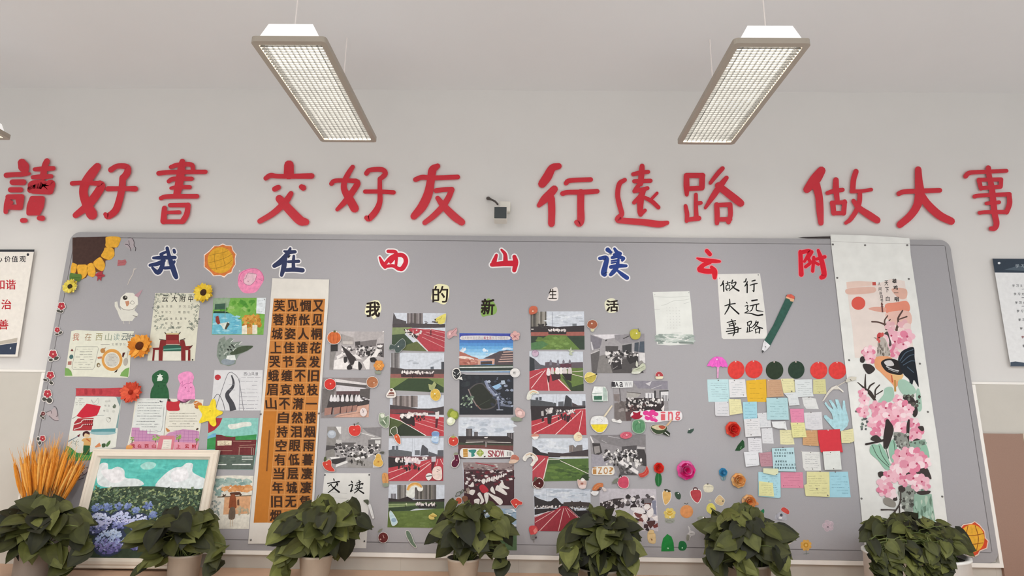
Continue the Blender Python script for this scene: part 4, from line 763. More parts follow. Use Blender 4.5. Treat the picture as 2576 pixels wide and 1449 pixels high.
s = track_photo(Q2, [(132, 90), (986, 90), (986, 738), (118, 736)], 'photo of a class on red track below towers, third in its column', 3)
s.bars(175, 95, 572, 280, 11, ('8a807e', '6e6462', '9a908e', '544c4a', '7a706e')); s.poly([(132, 240), (400, 270), (575, 300), (760, 300), (860, 290), (986, 265), (986, 400), (130, 390)], '433c3e'); s.poly([(130, 310), (600, 320), (840, 345), (840, 370), (280, 370), (130, 385)], '6e3a3e')
s.poly([(130, 385), (500, 400), (986, 440), (986, 738), (700, 735), (300, 490), (130, 440)], 'b23c44'); s.poly([(125, 440), (300, 500), (700, 735), (118, 736)], '4a5630'); s.poly([(330, 540), (450, 560), (680, 735), (118, 736), (200, 640)], '2c3424')
s.line([(130, 440), (300, 495), (705, 730)], 11, 'e0d6d2', False); s.line([(530, 515), (986, 660)], 7, 'd8b4b2', False); s.line([(640, 480), (986, 580)], 6, 'd0a4a4', False); s.line([(700, 460), (986, 520)], 5, 'c89a9a', False)
s.poly([(285, 400), (340, 380), (520, 420), (520, 570), (380, 540), (300, 480)], '2c2224'); s.crowd(300, 365, 500, 440, 24, SHIRT, 18, 32); s.crowd(510, 370, 740, 405, 20, SHIRT, 16, 28); s.crowd(500, 420, 680, 490, 16, DARKS, 12, 24, .7, 1.4); s.poly([(470, 480), (525, 480), (525, 580), (480, 570)], '2a2022')
s.poly([(850, 350), (912, 345), (908, 460), (852, 465)], 'd2ccca'); s.poly([(855, 460), (900, 460), (880, 608), (850, 600)], '4f1f28'); s.ell(860, 330, 45, 28, '4a4446'); s.done()
s = track_photo(Q2, [(115, 772), (984, 768), (976, 1446), (98, 1450)], 'class on red lanes before a pointed hall, photo fourth in its column', 4)
s.poly([(110, 960), (165, 950), (320, 960), (480, 985), (480, 1080), (110, 1080)], '5a5c60'); s.poly([(165, 895), (208, 893), (206, 955), (165, 955)], '545860'); s.poly([(222, 890), (262, 890), (265, 965), (222, 962)], '5f636b'); s.line([(487, 775), (490, 990)], 10, 'b0b6c0'); s.line([(520, 775), (522, 980)], 8, 'b6bcc6')
s.poly([(615, 1000), (640, 880), (660, 875), (735, 940), (745, 1040), (615, 1050)], '4c4c52'); s.poly([(525, 960), (605, 960), (605, 1040), (525, 1040)], '66686e'); s.poly([(745, 980), (800, 1000), (885, 1030), (890, 960), (980, 960), (980, 1070), (740, 1065)], '55565c')
s.poly([(108, 1060), (980, 1060), (978, 1110), (740, 1110), (108, 1140)], '6a4448'); s.poly([(106, 1070), (220, 1080), (360, 1100), (340, 1230), (106, 1250)], '2a2426'); s.poly([(106, 1240), (400, 1190), (740, 1110), (978, 1090), (976, 1446), (98, 1450)], 'b03a44')
for a, b, w in (((108, 1320), (370, 1235), 8), ((100, 1440), (470, 1270), 10), ((430, 1445), (780, 1165), 11), ((570, 1245), (760, 1140), 7), ((930, 1100), (975, 1190), 8), ((890, 1100), (870, 1200), 7)): s.line([a, b], w, 'e0c8c4', False)
s.crowd(220, 1090, 330, 1150, 12, SHIRT, 16, 28, .7, 1.4); s.crowd(365, 1080, 620, 1160, 34, ('e0d4d6', 'd4c4c8', 'cbb4ba', 'e4dcda'), 20, 34, .8, 1.3); s.crowd(650, 1075, 710, 1105, 6, SHIRT, 14, 22); s.crowd(250, 1160, 600, 1260, 30, DARKS, 14, 28, .6, 1.5)
s.poly([(790, 1070), (860, 1060), (860, 1140), (790, 1150)], 'b9b4ba'); s.poly([(790, 1145), (850, 1145), (810, 1290), (785, 1280)], '5a1f2c'); s.done()
s = track_photo(Q3, [(250, 255), (1174, 262), (1168, 975), (228, 965)], 'colour photo of a wide green field with grey towers, lowest of the second column', 5)
s.bars(390, 262, 540, 500, 5, ('6a6664', '565250', '7e7a76', '8c8884')); s.bars(680, 262, 1035, 500, 12, ('6a6462', '54504c', '827c78', '48443f', '757068')); s.bars(285, 405, 370, 500, 3, ('6e6c72', '8a8890')); s.poly([(245, 480), (420, 500), (560, 455), (660, 510), (1030, 500), (1172, 490), (1170, 560), (245, 550)], '2e2628')
s.poly([(243, 540), (1170, 540), (1170, 660), (243, 650)], '3c4a30'); s.poly([(243, 575), (700, 570), (740, 600), (243, 640)], '8a9a6c'); s.line([(243, 600), (700, 596)], 14, '5a6e40', False); s.poly([(243, 640), (680, 625), (740, 640), (600, 690), (240, 705)], '2f4028'); s.poly([(240, 705), (620, 690), (1000, 660), (1170, 650), (1168, 975), (228, 965)], '5c6f34'); s.crowd(300, 740, 1120, 950, 30, ('64783a', '56692f', '697c42'), 20, 50, 1.6, .6)
s.poly([(700, 580), (760, 575), (1050, 590), (1030, 640), (760, 650)], '282224'); s.crowd(700, 560, 1040, 605, 44, SHIRT, 12, 20, .7, 1.3); s.line([(540, 560), (545, 600)], 18, 'b8c09a'); s.line([(535, 600), (530, 650)], 14, '28301f'); s.done()

s = Sheet('photo_print', Q4, [(155, 108), (972, 114), (970, 705), (155, 700)], '4f8ac4', 'colour photo of a campus building under a bright blue sky', 'photograph', 'colour campus photos', mat=M_PHOTO)
for i, c in enumerate(('39439a', '3f5cae', '4474b8', '4f8ac6', '62a0d2', '7cb4dc', '98c6e2', 'b4d4e6')): s.poly([(157, 112 + i * 48), (970, 116 + i * 48), (970, 166 + i * 48), (157, 162 + i * 48)], c)
s.crowd(165, 340, 250, 390, 10, ('d0d8e0', 'c0ccd8'), 14, 30); s.crowd(510, 355, 590, 385, 8, ('d8e2ea', 'c8d6e2'), 12, 24); s.crowd(570, 410, 760, 460, 16, ('cfdce6', 'b8cede'), 14, 34, 1.5, .6); s.crowd(820, 335, 960, 370, 14, ('b8cee0', 'cfdce8'), 14, 26, 1.6, .5)
s.poly([(155, 385), (230, 410), (340, 460), (440, 490), (440, 590), (155, 600)], 'a8685a'); s.poly([(160, 460), (250, 460), (370, 495), (350, 515), (160, 490)], 'e0d2c8', True); s.crowd(170, 500, 420, 580, 18, ('b87868', '8a4f44', 'c89a8a'), 10, 26, 1.8, .6)
s.poly([(515, 495), (660, 430), (760, 385), (870, 368), (970, 375), (970, 600), (690, 590), (690, 500)], '4f4448'); 
for y in (390, 430, 465, 500, 535): s.line([(820 - (y - 390) * .5, y + 8), (968, y)], 13, 'c4a498', False)
s.poly([(430, 505), (690, 500), (690, 530), (430, 535)], 'cca08c'); s.poly([(440, 530), (475, 530), (475, 590), (435, 590)], 'cca08c'); s.poly([(655, 530), (690, 530), (685, 585), (650, 585)], 'cca08c'); s.poly([(480, 540), (650, 535), (650, 580), (480, 588)], '4a3a34')
s.poly([(155, 595), (970, 590), (970, 640), (155, 640)], '3f4a40'); s.line([(157, 630), (970, 622)], 14, 'd0d4d0', False); s.poly([(155, 640), (970, 635), (970, 680), (155, 680)], '2c3630'); s.line([(157, 690), (970, 682)], 14, 'b8bebc', False); s.done()
s = Sheet('photo_print', Q4, [(155, 740), (976, 744), (974, 1347), (155, 1347)], '20232a', 'dark aerial photo of an oval running field and grey buildings', 'photograph', 'colour campus photos', mat=M_PHOTO)
s.crowd(170, 750, 560, 1000, 20, ('272c32', '1c2024', '2c3236'), 20, 60); s.poly([(300, 960), (400, 880), (500, 870), (560, 920), (720, 1120), (700, 1220), (600, 1270), (480, 1270), (400, 1200), (310, 1020)], '4a4646', True); s.poly([(320, 970), (410, 895), (495, 885), (545, 935), (700, 1130), (680, 1205), (600, 1250), (490, 1250), (415, 1185), (330, 1020)], '23271f', True)
s.line([(290, 960), (340, 1080), (420, 1220)], 14, '8a7a76'); s.line([(420, 1200), (480, 1270)], 12, '8a6258'); s.line([(450, 1210), (620, 1120)], 5, '4a5044', False)
s.crowd(175, 1060, 370, 1240, 46, ('5f7262', '8a9a88', '44563f', 'a0ae9c', '3a4638'), 8, 22); s.line([(550, 830), (590, 930), (700, 1060), (800, 1180)], 44, '8088a0', False); s.line([(600, 880), (760, 1060), (860, 1160)], 26, '4a5064', False); s.crowd(600, 780, 960, 1240, 52, ('6a7284', '4c5466', '8a92a4', '343a48', '2a2e3a', 'a4acbc'), 14, 36, 1.2, .7); s.poly([(650, 920), (760, 875), (800, 915), (710, 970)], '8fb4d4'); s.poly([(785, 830), (840, 825), (855, 880), (800, 890)], 'aab6c4')
s.line([(740, 1130), (760, 1280)], 22, '6a7086', False); s.line([(720, 1275), (820, 1275)], 12, 'aab0ba', False); s.line([(780, 1200), (940, 1220)], 30, '646a7c', False); s.done()
s = track_photo(Q5, [(262, 60), (1098, 66), (1090, 692), (255, 690)], 'colour photo of a cloudy sky over a stadium, under the dark aerial photo', 8)
s.crowd(300, 100, 1060, 330, 44, ('b8bfca', 'aab2be', 'd0d4da', 'c4cad2'), 24, 60, 1.7, .6); s.bars(378, 232, 470, 345, 4, ('4c484a', '5e595a', '6a6464')); s.bars(500, 278, 556, 345, 3, ('4c484a', '625c5e')); s.bars(1000, 295, 1096, 420, 5, ('3a3638', '6e686a'))
s.poly([(260, 345), (1000, 345), (1095, 400), (1094, 500), (258, 500)], '322a2a'); s.poly([(380, 400), (700, 395), (860, 420), (700, 430), (380, 435)], '5a5250'); s.line([(370, 440), (640, 432)], 10, 'c0bab4', False); s.line([(700, 435), (1060, 442)], 10, 'b8b2ac', False); s.poly([(258, 470), (1094, 490), (1092, 560), (258, 545)], '6a3f3c'); s.poly([(258, 440), (600, 460), (1090, 470), (1090, 490), (258, 475)], '3c4434'); s.poly([(650, 360), (710, 355), (700, 375), (660, 378)], 'd4ccc8'); s.line([(680, 430), (678, 510)], 22, '8a8482')
s.poly([(256, 540), (1092, 560), (1090, 692), (255, 690)], '55454a'); s.done()
s = track_photo(Q5, [(325, 740), (1110, 745), (1110, 1395), (345, 1395)], 'colour photo of rows of bowing pupils in maroon and white', 9)
s.poly([(327, 742), (1108, 747), (1108, 880), (340, 870)], '8a7a78'); s.poly([(340, 850), (1108, 860), (1108, 1395), (345, 1395)], '43262b'); s.crowd(360, 780, 1090, 900, 60, ('6e5a5c', 'a89c9a', '7a3038', 'b8aeac', '544244'), 8, 22, 1.6, .6); s.line([(520, 750), (820, 800)], 14, '9c3a44', False)
s.crowd(360, 900, 1090, 1100, 70, ('d4ccca', '5e1c28', '3a2226', 'c4bab8', '6e2430', '2c1c1f'), 10, 30, 1.3, .8, -.06)
for i in range(9): x = 640 + i * 36; s.poly([(x, 1050 - i * 12), (x + 20, 990 - i * 10), (x + 34, 1020 - i * 11), (x + 20, 1060 - i * 12)], 'ded6d2', True)
for p in ([(430, 1110), (480, 1040), (495, 1110)], [(420, 1210), (450, 1160), (515, 1170), (480, 1240)], [(610, 1020), (650, 990), (660, 1060), (630, 1070)], [(550, 1230), (590, 1200), (635, 1280), (650, 1340), (590, 1380), (600, 1310)], [(500, 1310), (580, 1300), (570, 1380), (520, 1390)], [(650, 1230), (690, 1190), (720, 1260), (690, 1385), (670, 1330)], [(710, 1200), (790, 1240), (900, 1290), (935, 1350), (890, 1390), (810, 1320), (730, 1240)], [(745, 1150), (780, 1110), (820, 1220), (760, 1190)], [(820, 1160), (860, 1090), (990, 1200), (980, 1240), (860, 1180)], [(880, 1090), (930, 1030), (960, 1090), (1035, 1130), (1000, 1150), (900, 1120)]): s.poly(p, 'dcd5d0', True)
s.poly([(580, 1110), (640, 1080), (720, 1170), (650, 1210), (600, 1180)], 'b02c38', True); s.crowd(350, 1130, 420, 1210, 6, ('8a7c72', '9c8c80'), 22, 36); s.done()
s = track_photo(A6, [(-112, 822), (356, 838), (362, 1215), (-112, 1210)], 'colour photo of snowy hills and dark road behind a pothos plant', 10)
s.poly([(-110, 822), (356, 838), (360, 980), (-110, 960)], '8fa4b8'); s.crowd(-90, 850, 340, 960, 50, ('c4ccd2', 'aab8c4', '748a9c', 'dcdfe2'), 12, 34, 1.5, .7); s.poly([(-112, 960), (200, 970), (360, 1000), (362, 1110), (-112, 1100)], '353f48'); s.line([(-100, 1040), (360, 1045)], 8, 'b8bcbc', False); s.poly([(-112, 1080), (362, 1070), (362, 1215), (-112, 1210)], '4f6a48'); s.done()

s = track_photo(Q6, [(150, 140), (962, 140), (970, 722), (158, 722)], 'colour photo of a distant class behind green turf, topmost of the right column', 11)
s.bars(150, 150, 250, 420, 5, ('55504c', '7a756c', '46423f')); s.bars(250, 142, 390, 420, 6, ('8a857c', '9c968e', '5c5750')); s.crowd(400, 200, 940, 340, 24, ('b0b6c0', 'd4d8de', 'bcc2ca'), 20, 50, 2, .4); s.line([(478, 150), (482, 380)], 8, '7a808a'); s.poly([(785, 330), (850, 325), (850, 380), (785, 380)], '6e7278')
s.poly([(152, 375), (400, 360), (560, 380), (640, 370), (965, 355), (965, 460), (152, 470)], '2e2729'); s.crowd(260, 330, 400, 390, 10, ('3a3634', '2e2b2a'), 16, 28); s.poly([(155, 455), (966, 450), (966, 515), (155, 520)], '9a5a50'); s.poly([(155, 515), (968, 510), (970, 722), (158, 722)], '2b3a2c'); s.poly([(420, 500), (690, 505), (900, 722), (160, 722), (160, 650)], '5f7a38'); s.crowd(240, 540, 740, 710, 34, ('6a8440', '567034', '74904a'), 16, 44, 1.5, .7); s.poly([(158, 620), (330, 590), (420, 640), (300, 715), (158, 722)], '4c7448')
s.poly([(415, 430), (700, 430), (690, 490), (420, 490)], '2a2022'); s.crowd(425, 415, 690, 440, 30, SHIRT, 12, 22, .8, 1.2); s.poly([(160, 405), (195, 405), (195, 420), (160, 420)], 'cfc9c6'); s.done()
s = track_photo(Q6, [(130, 745), (945, 752), (956, 1352), (132, 1342)], 'photo of a class walking between red lanes and grass, second on the right', 12)
s.poly([(132, 820), (205, 860), (300, 950), (380, 965), (380, 1010), (132, 1030)], '58585e'); s.poly([(132, 835), (205, 860), (212, 1030), (132, 1070)], '2e3236'); s.poly([(370, 915), (445, 905), (600, 935), (780, 915), (945, 910), (948, 1000), (370, 1000)], '5c5258')
for x in (455, 565, 650, 745): s.poly([(x - 18, 960), (x - 16, 895), (x, 868), (x + 16, 895), (x + 18, 960)], '74707a')
s.poly([(600, 940), (770, 935), (770, 990), (600, 990)], '5a3440'); s.poly([(132, 1050), (380, 1000), (520, 1000), (780, 1352), (132, 1342)], 'aa3a44'); s.poly([(480, 1060), (780, 1000), (948, 1000), (956, 1352), (770, 1352)], '5f7438'); s.poly([(620, 1120), (770, 1230), (780, 1290), (956, 1240), (956, 1352), (770, 1352)], '2f3c26')
for a, b, w in (((140, 1160), (330, 1050), 8), ((160, 1310), (375, 1030), 10), ((400, 1110), (430, 1350), 14), ((505, 1110), (755, 1350), 14), ((780, 1060), (945, 1045), 8), ((780, 1095), (955, 1140), 8)): s.line([a, b], w, 'e0ccc8', False)
s.poly([(390, 1100), (445, 1100), (435, 1220), (415, 1220)], '4a1a22'); s.poly([(390, 1095), (400, 1020), (420, 1000), (440, 1020), (450, 1100), (420, 1120)], 'dcd2d4', True); s.poly([(460, 1090), (600, 1090), (610, 1160), (480, 1200)], '3a2428')
for x, w in ((480, 26), (555, 30), (612, 24), (670, 30), (745, 32)): s.poly([(x - w, 1080), (x - w * .8, 1010), (x, 990), (x + w * .8, 1010), (x + w, 1085), (x, 1095)], s.r.choice(SHIRT), True)
s.poly([(620, 1085), (775, 1090), (768, 1200), (690, 1180)], '231c1d'); s.done()
s = track_photo(Q7, [(148, 72), (985, 68), (998, 690), (162, 672)], 'photo of a class on red lanes by a pointed hall, third on the right', 13)
s.poly([(150, 150), (300, 165), (540, 205), (540, 300), (150, 300)], '4a4c50'); s.poly([(225, 120), (268, 118), (268, 160), (225, 160)], '4c5058'); s.poly([(280, 112), (318, 112), (318, 162), (280, 160)], '4c5058'); s.line([(490, 75), (495, 210)], 7, 'aab0ba'); s.line([(545, 75), (545, 200)], 7, 'aab0ba'); s.poly([(655, 260), (680, 95), (700, 85), (775, 150), (780, 270)], '3a3a3e'); s.poly([(570, 185), (650, 178), (655, 260), (570, 260)], '5c5e64'); s.poly([(780, 195), (870, 240), (985, 240), (985, 290), (780, 280)], '463a3c'); s.poly([(935, 175), (982, 172), (984, 245), (935, 240)], '5c5e64')
s.poly([(152, 250), (700, 255), (985, 270), (985, 310), (800, 310), (160, 480)], '2e2628'); s.poly([(160, 475), (420, 420), (820, 300), (985, 290), (998, 690), (162, 672)], 'ad3640')
for a, b, w in (((165, 555), (360, 485), 7), ((200, 665), (700, 410), 10), ((525, 685), (920, 320), 11), ((880, 650), (945, 320), 9), ((460, 445), (580, 405), 7), ((820, 300), (985, 290), 7)): s.line([a, b], w, 'e0c6c2', False)
s.crowd(385, 290, 490, 370, 20, ('c6c0be', 'd6d0ce', 'aaa4a2', '8a8482'), 14, 26); s.crowd(540, 305, 830, 375, 44, ('c6c0be', 'dcd6d4', 'aaa4a2', '5a5254'), 12, 22); s.poly([(310, 330), (345, 320), (350, 400), (315, 400)], 'b4aeac'); s.poly([(400, 365), (475, 370), (460, 520), (410, 520)], '2b2022'); s.crowd(560, 380, 780, 450, 22, DARKS, 12, 24, .7, 1.4); s.poly([(315, 400), (355, 400), (352, 485), (320, 485)], '3a2226'); s.poly([(690, 400), (760, 400), (730, 490), (695, 490)], '3a1f24'); s.done()
s = track_photo(Q7, [(175, 742), (1020, 738), (1032, 1380), (178, 1395)], 'colour photo of an empty field edge beside the red track, fourth on the right', 14)
s.crowd(230, 770, 960, 930, 30, ('b4bac4', 'd0d4da', 'c0c6ce'), 24, 60, 1.6, .6); s.poly([(178, 860), (240, 890), (300, 950), (410, 975), (410, 1010), (178, 1000)], '2e2a2c'); s.poly([(735, 850), (795, 838), (830, 880), (860, 845), (935, 838), (940, 950), (735, 950)], '6e6866'); s.bars(740, 850, 790, 940, 3, ('8a7a72', '6a6462')); s.poly([(410, 950), (640, 970), (840, 940), (1025, 910), (1028, 1030), (410, 1030)], '3f3638'); s.line([(600, 1022), (1025, 1022)], 16, 'b0aca8', False); s.poly([(178, 990), (420, 1010), (420, 1060), (345, 1395), (178, 1395)], 'ac3e48')
s.poly([(420, 1040), (600, 1055), (1030, 1045), (1032, 1380), (345, 1395)], '4d662f'); s.poly([(415, 1080), (580, 1062), (700, 1100), (420, 1140)], '3a5028'); s.crowd(430, 1160, 1000, 1370, 44, ('55702f', '466028', '5f7838', '3c5226'), 20, 60, 1.6, .5); s.poly([(940, 1300), (1032, 1280), (1032, 1380), (880, 1385)], '2c3a20')
for a, b, w in (((180, 1230), (370, 1045), 10), ((345, 1360), (418, 1050), 14), ((600, 1080), (1030, 1280), 9), ((430, 1060), (590, 1062), 7)): s.line([a, b], w, 'dcd6cc', False)
s.done()
s = track_photo(Q8, [(215, 315), (1156, 330), (1160, 1035), (228, 1025)], 'colour photo of red lanes running straight to the horizon, lowest on the right', 15)
s.crowd(260, 340, 1120, 480, 40, ('b0b8c4', 'c0c8d2', 'a8b0bc', 'd2d6dc'), 22, 60, 2, .4)
for x in (425, 455, 478): s.line([(x, 330), (x + 6, 560)], 6, 'aeb4be')
s.poly([(222, 445), (300, 490), (440, 535), (500, 530), (560, 480), (590, 478), (680, 575), (1155, 555), (1158, 640), (228, 640)], '2e292a'); s.poly([(710, 550), (830, 545), (845, 520), (870, 545), (970, 540), (985, 520), (1005, 545), (1155, 555), (1158, 620), (700, 610)], '453c3a')
s.crowd(240, 610, 650, 660, 46, SHIRT + ('3a3436',), 10, 20); s.crowd(800, 620, 1130, 680, 46, ('8a8482', 'c4beba', '4a4442', '6a6462'), 10, 18); s.poly([(228, 660), (500, 650), (640, 660), (230, 760)], '2a2426'); s.poly([(780, 620), (900, 690), (1158, 680), (1158, 800), (960, 790)], '2a2524'); s.poly([(680, 615), (770, 615), (980, 820), (1160, 1035), (228, 1025), (228, 790), (560, 680)], '922f3a')
for a, b, w in (((235, 800), (460, 700), 8), ((235, 885), (560, 690), 9), ((310, 1025), (660, 660), 11), ((622, 1025), (712, 650), 11), ((815, 805), (740, 645), 8), ((960, 820), (770, 650), 8)): s.line([a, b], w, 'dcb8b2', False)
s.done()

# black and white classroom photos
s = bw_photo(P6, [(190, 80), (1005, 85), (1000, 662), (170, 668)], 'grey photo of pupils reading at desks, pinned under the orange pumpkin sticker', 21, 'a8a2a2')
s.poly([(190, 82), (560, 84), (540, 180), (360, 130), (190, 140)], 'b4aeae'); s.poly([(350, 120), (540, 180), (545, 290), (350, 280)], '9c9694'); s.poly([(375, 230), (530, 235), (530, 280), (375, 275)], 'b8b2ae'); s.poly([(630, 240), (895, 205), (880, 310), (640, 320)], '6e6868'); s.poly([(895, 205), (1002, 120), (1002, 270), (890, 270)], 'b0aaaa'); s.poly([(560, 240), (640, 230), (640, 330), (570, 330)], '3c3838'); s.poly([(895, 270), (1002, 265), (1000, 480), (900, 450)], '5a5454')
s.poly([(192, 285), (300, 280), (300, 385), (190, 390)], '2a2626'); s.poly([(180, 390), (280, 390), (240, 520), (230, 665), (172, 665)], '84807e'); s.crowd(360, 300, 980, 460, 90, GREYS, 12, 32, 1.2, .9); s.poly([(350, 290), (430, 350), (560, 470), (600, 560), (500, 600), (440, 470)], '2e2829')
for p in ([(250, 520), (400, 480), (480, 590), (450, 660), (235, 660)], [(520, 640), (560, 530), (610, 530), (615, 660)], [(680, 550), (800, 440), (790, 540), (780, 660), (730, 660)], [(520, 440), (580, 430), (680, 510), (600, 500)], [(800, 480), (900, 340), (945, 370), (890, 470)], [(280, 460), (370, 410), (380, 450), (290, 510)]): s.poly(p, 'dedad8')
for p in ([(440, 620), (490, 580), (520, 650), (450, 662)], [(615, 540), (670, 600), (650, 662), (615, 660)], [(790, 490), (860, 480), (900, 540), (810, 550)], [(390, 480), (440, 470), (440, 540), (400, 560)], [(730, 390), (790, 380), (790, 430), (735, 440)]): s.poly(p, '242021', True)
s.pin(992, 90, 'dedad8', 14); s.done()
s = bw_photo(P6, [(75, 785), (803, 790), (770, 1388), (40, 1397)], 'brownish photo of a row of pupils behind wooden boxes, under the red tomato stickers', 22, '847c7c')
s.poly([(250, 800), (730, 870), (740, 900), (260, 850)], 'd0caca'); s.poly([(260, 850), (740, 900), (735, 940), (270, 895)], '565050'); s.poly([(270, 895), (735, 945), (640, 990), (280, 990)], 'c8c4c8'); s.poly([(280, 995), (640, 990), (640, 1050), (280, 1050)], '584244'); s.poly([(640, 960), (790, 950), (780, 1130), (620, 1120)], '55504e'); s.poly([(70, 960), (260, 960), (180, 1250), (50, 1330)], '6a6462')
s.poly([(180, 1060), (640, 1050), (780, 1140), (770, 1190), (600, 1240), (130, 1250)], '3a3434'); s.crowd(190, 1050, 640, 1130, 20, ('3a3032', '2a2426'), 16, 34, .8, 1.3)
for x in (200, 250, 300, 370, 440, 510, 580, 620): s.poly([(x - 24, 1140), (x - 10, 1060), (x + 14, 1050), (x + 26, 1140)], s.r.choice(('dcd8da', 'cac6c8')), True)
s.crowd(640, 1090, 780, 1130, 6, ('dcd8da',), 14, 26, 1.5, .6)
for i, x in enumerate((100, 240, 350, 440, 525)): w = 110 - i * 10; s.poly([(x, 1250 - i * 9), (x + w, 1235 - i * 9), (x + w - 14, 1340 - i * 15), (x - 4, 1365 - i * 15)], '9c7468'); s.poly([(x + w, 1235 - i * 9), (x + w + 22, 1230 - i * 9), (x + w + 8, 1345 - i * 15), (x + w - 14, 1345 - i * 15)], '3a2020')
s.poly([(600, 1220), (775, 1190), (770, 1388), (230, 1390), (330, 1340), (580, 1300)], 'c49a88'); s.line([(230, 1385), (600, 1320), (770, 1290)], 7, '8a6a60'); s.done()
s = bw_photo(P7, [(170, 240), (1162, 245), (1150, 992), (130, 985)], 'grey photo of a classroom of pupils, pinned under the red apple sticker', 23, '9a9696')
s.poly([(172, 242), (325, 242), (400, 400), (320, 580), (150, 580)], '86827f'); s.poly([(325, 242), (420, 242), (420, 380), (390, 360)], 'd8d6d4'); s.ell(250, 380, 80, 75, 'a4aab4'); s.ell(250, 360, 46, 40, 'b8bec6'); s.poly([(420, 244), (1160, 246), (1155, 420), (900, 420), (780, 330), (440, 520)], 'a29e9e'); s.poly([(800, 260), (1160, 250), (1155, 440), (900, 350)], '7e7a7c'); s.line([(770, 350), (1030, 420)], 12, 'd6d4d2', False); s.line([(960, 460), (1150, 450)], 14, 'd2d0ce', False)
s.poly([(440, 530), (690, 530), (680, 600), (440, 620)], '5c5858'); s.poly([(330, 480), (430, 480), (430, 580), (330, 600)], 'b8b4b2'); s.poly([(915, 480), (1150, 480), (1145, 640), (915, 600)], '6a6666'); s.poly([(1040, 490), (1140, 490), (1135, 560), (1040, 550)], 'c8c6c4'); s.poly([(140, 690), (300, 620), (310, 780), (135, 810)], '84807c'); s.poly([(150, 580), (320, 590), (300, 640), (140, 680)], '4a4646')
s.poly([(530, 770), (640, 760), (1000, 900), (1145, 990), (540, 985)], '96928f'); s.crowd(320, 570, 1120, 790, 110, GREYS, 14, 38, 1.1, .9); s.crowd(560, 740, 900, 960, 26, ('2a2627', '48443f', '6a6664'), 14, 36, .8, 1.3)
for p in ([(220, 800), (400, 790), (390, 815), (240, 835)], [(330, 930), (530, 860), (540, 900), (320, 985)], [(660, 820), (750, 790), (770, 830), (690, 860)], [(590, 745), (650, 735), (640, 770), (605, 770)], [(890, 760), (1000, 730), (1020, 745), (920, 775)], [(1000, 920), (1120, 900), (1110, 985), (1000, 985)], [(780, 790), (840, 770), (855, 810), (790, 820)]): s.poly(p, 'dcd9d7')
s.poly([(250, 840), (520, 800), (500, 860), (330, 930), (240, 900)], '353132'); s.done()
s = bw_photo(R1, [(175, 285), (1112, 268), (1137, 958), (195, 955)], 'grey photo of a class across dark desks under a yellow fruit sticker', 24, '9a9698')
s.poly([(215, 290), (760, 280), (640, 340), (420, 370)], 'd2ced2'); s.poly([(590, 290), (1110, 270), (1112, 400), (720, 450), (600, 370)], '8a868a'); s.line([(745, 360), (850, 310)], 16, '3a3638', False); s.poly([(176, 290), (380, 370), (340, 520), (185, 560)], '76727a'); s.poly([(180, 410), (195, 560), (230, 550), (200, 420)], 'c8c6c8'); s.poly([(430, 385), (470, 370), (460, 395), (435, 405)], '2c2829'); s.poly([(180, 620), (340, 540), (330, 660), (280, 955), (200, 955)], '5a5656'); s.line([(180, 620), (330, 560)], 18, 'b8b4b4', False); s.poly([(330, 660), (480, 620), (560, 955), (280, 955)], '7c7876')
s.poly([(435, 485), (660, 490), (650, 570), (440, 600)], '4a4646'); s.poly([(725, 475), (892, 445), (890, 600), (730, 590)], '343436'); s.poly([(940, 430), (1015, 420), (1010, 590), (935, 580)], '3f4650'); s.poly([(1030, 410), (1110, 402), (1112, 600), (1015, 590)], '46505c'); s.poly([(1020, 610), (1120, 605), (1128, 780), (1030, 770)], 'cfcccc')
s.poly([(460, 600), (1000, 600), (1010, 800), (1100, 955), (560, 955)], '4a4646'); s.crowd(450, 570, 1000, 700, 80, GREYS, 14, 34); s.crowd(480, 680, 720, 790, 26, ('d8d4d2', 'b8b4b2', '2a2627', '3a3637'), 16, 34); s.poly([(560, 800), (700, 740), (720, 880), (570, 910)], '2b2728'); s.poly([(800, 700), (980, 650), (1000, 740), (860, 800)], '2a2627'); s.line([(520, 810), (550, 700)], 16, 'd8d4d2', False); s.line([(560, 890), (650, 830)], 9, '8a8684', False); s.crowd(900, 760, 1110, 900, 10, ('8a8682', '9a9690'), 22, 44); s.done()
s = bw_photo(R2, [(562, -292), (1516, -290), (1536, 410), (588, 406)], 'grey photo of a busy classroom with a pink lettered strip along its bottom', 25, '908c8e')
s.poly([(900, -290), (1515, -288), (1520, -140), (1000, -160)], '84808a'); s.poly([(1130, -240), (1240, -285), (1200, -200)], 'c4c0c4'); s.line([(1230, -150), (1420, -220)], 10, 'b4b0b4', False); s.poly([(570, -170), (690, -170), (700, -60), (580, -60)], '989496'); s.line([(680, -160), (700, 80)], 14, '4a4648'); s.poly([(575, -60), (680, -60), (680, 70), (590, 60)], '7a706e'); s.poly([(805, -95), (1050, -75), (1050, -60), (990, 0), (800, 0)], 'a09c98'); s.line([(805, -95), (1050, -70)], 12, '55504e', False)
s.poly([(1130, -80), (1280, -80), (1280, 20), (1120, 30)], 'c4c2c4'); s.bars(1140, -70, 1280, 10, 5, ('dcdadc', '9a989c')); s.poly([(1370, -120), (1530, -130), (1532, 60), (1380, 60)], '3c3a3c'); s.poly([(1395, -100), (1528, -105), (1528, 20), (1395, 30)], 'd2d0d2'); s.bars(1400, -40, 1525, 60, 5, ('b4b2b4', '8a888c')); s.poly([(1280, -120), (1310, -120), (1310, 20), (1280, 20)], '2e2c2e')
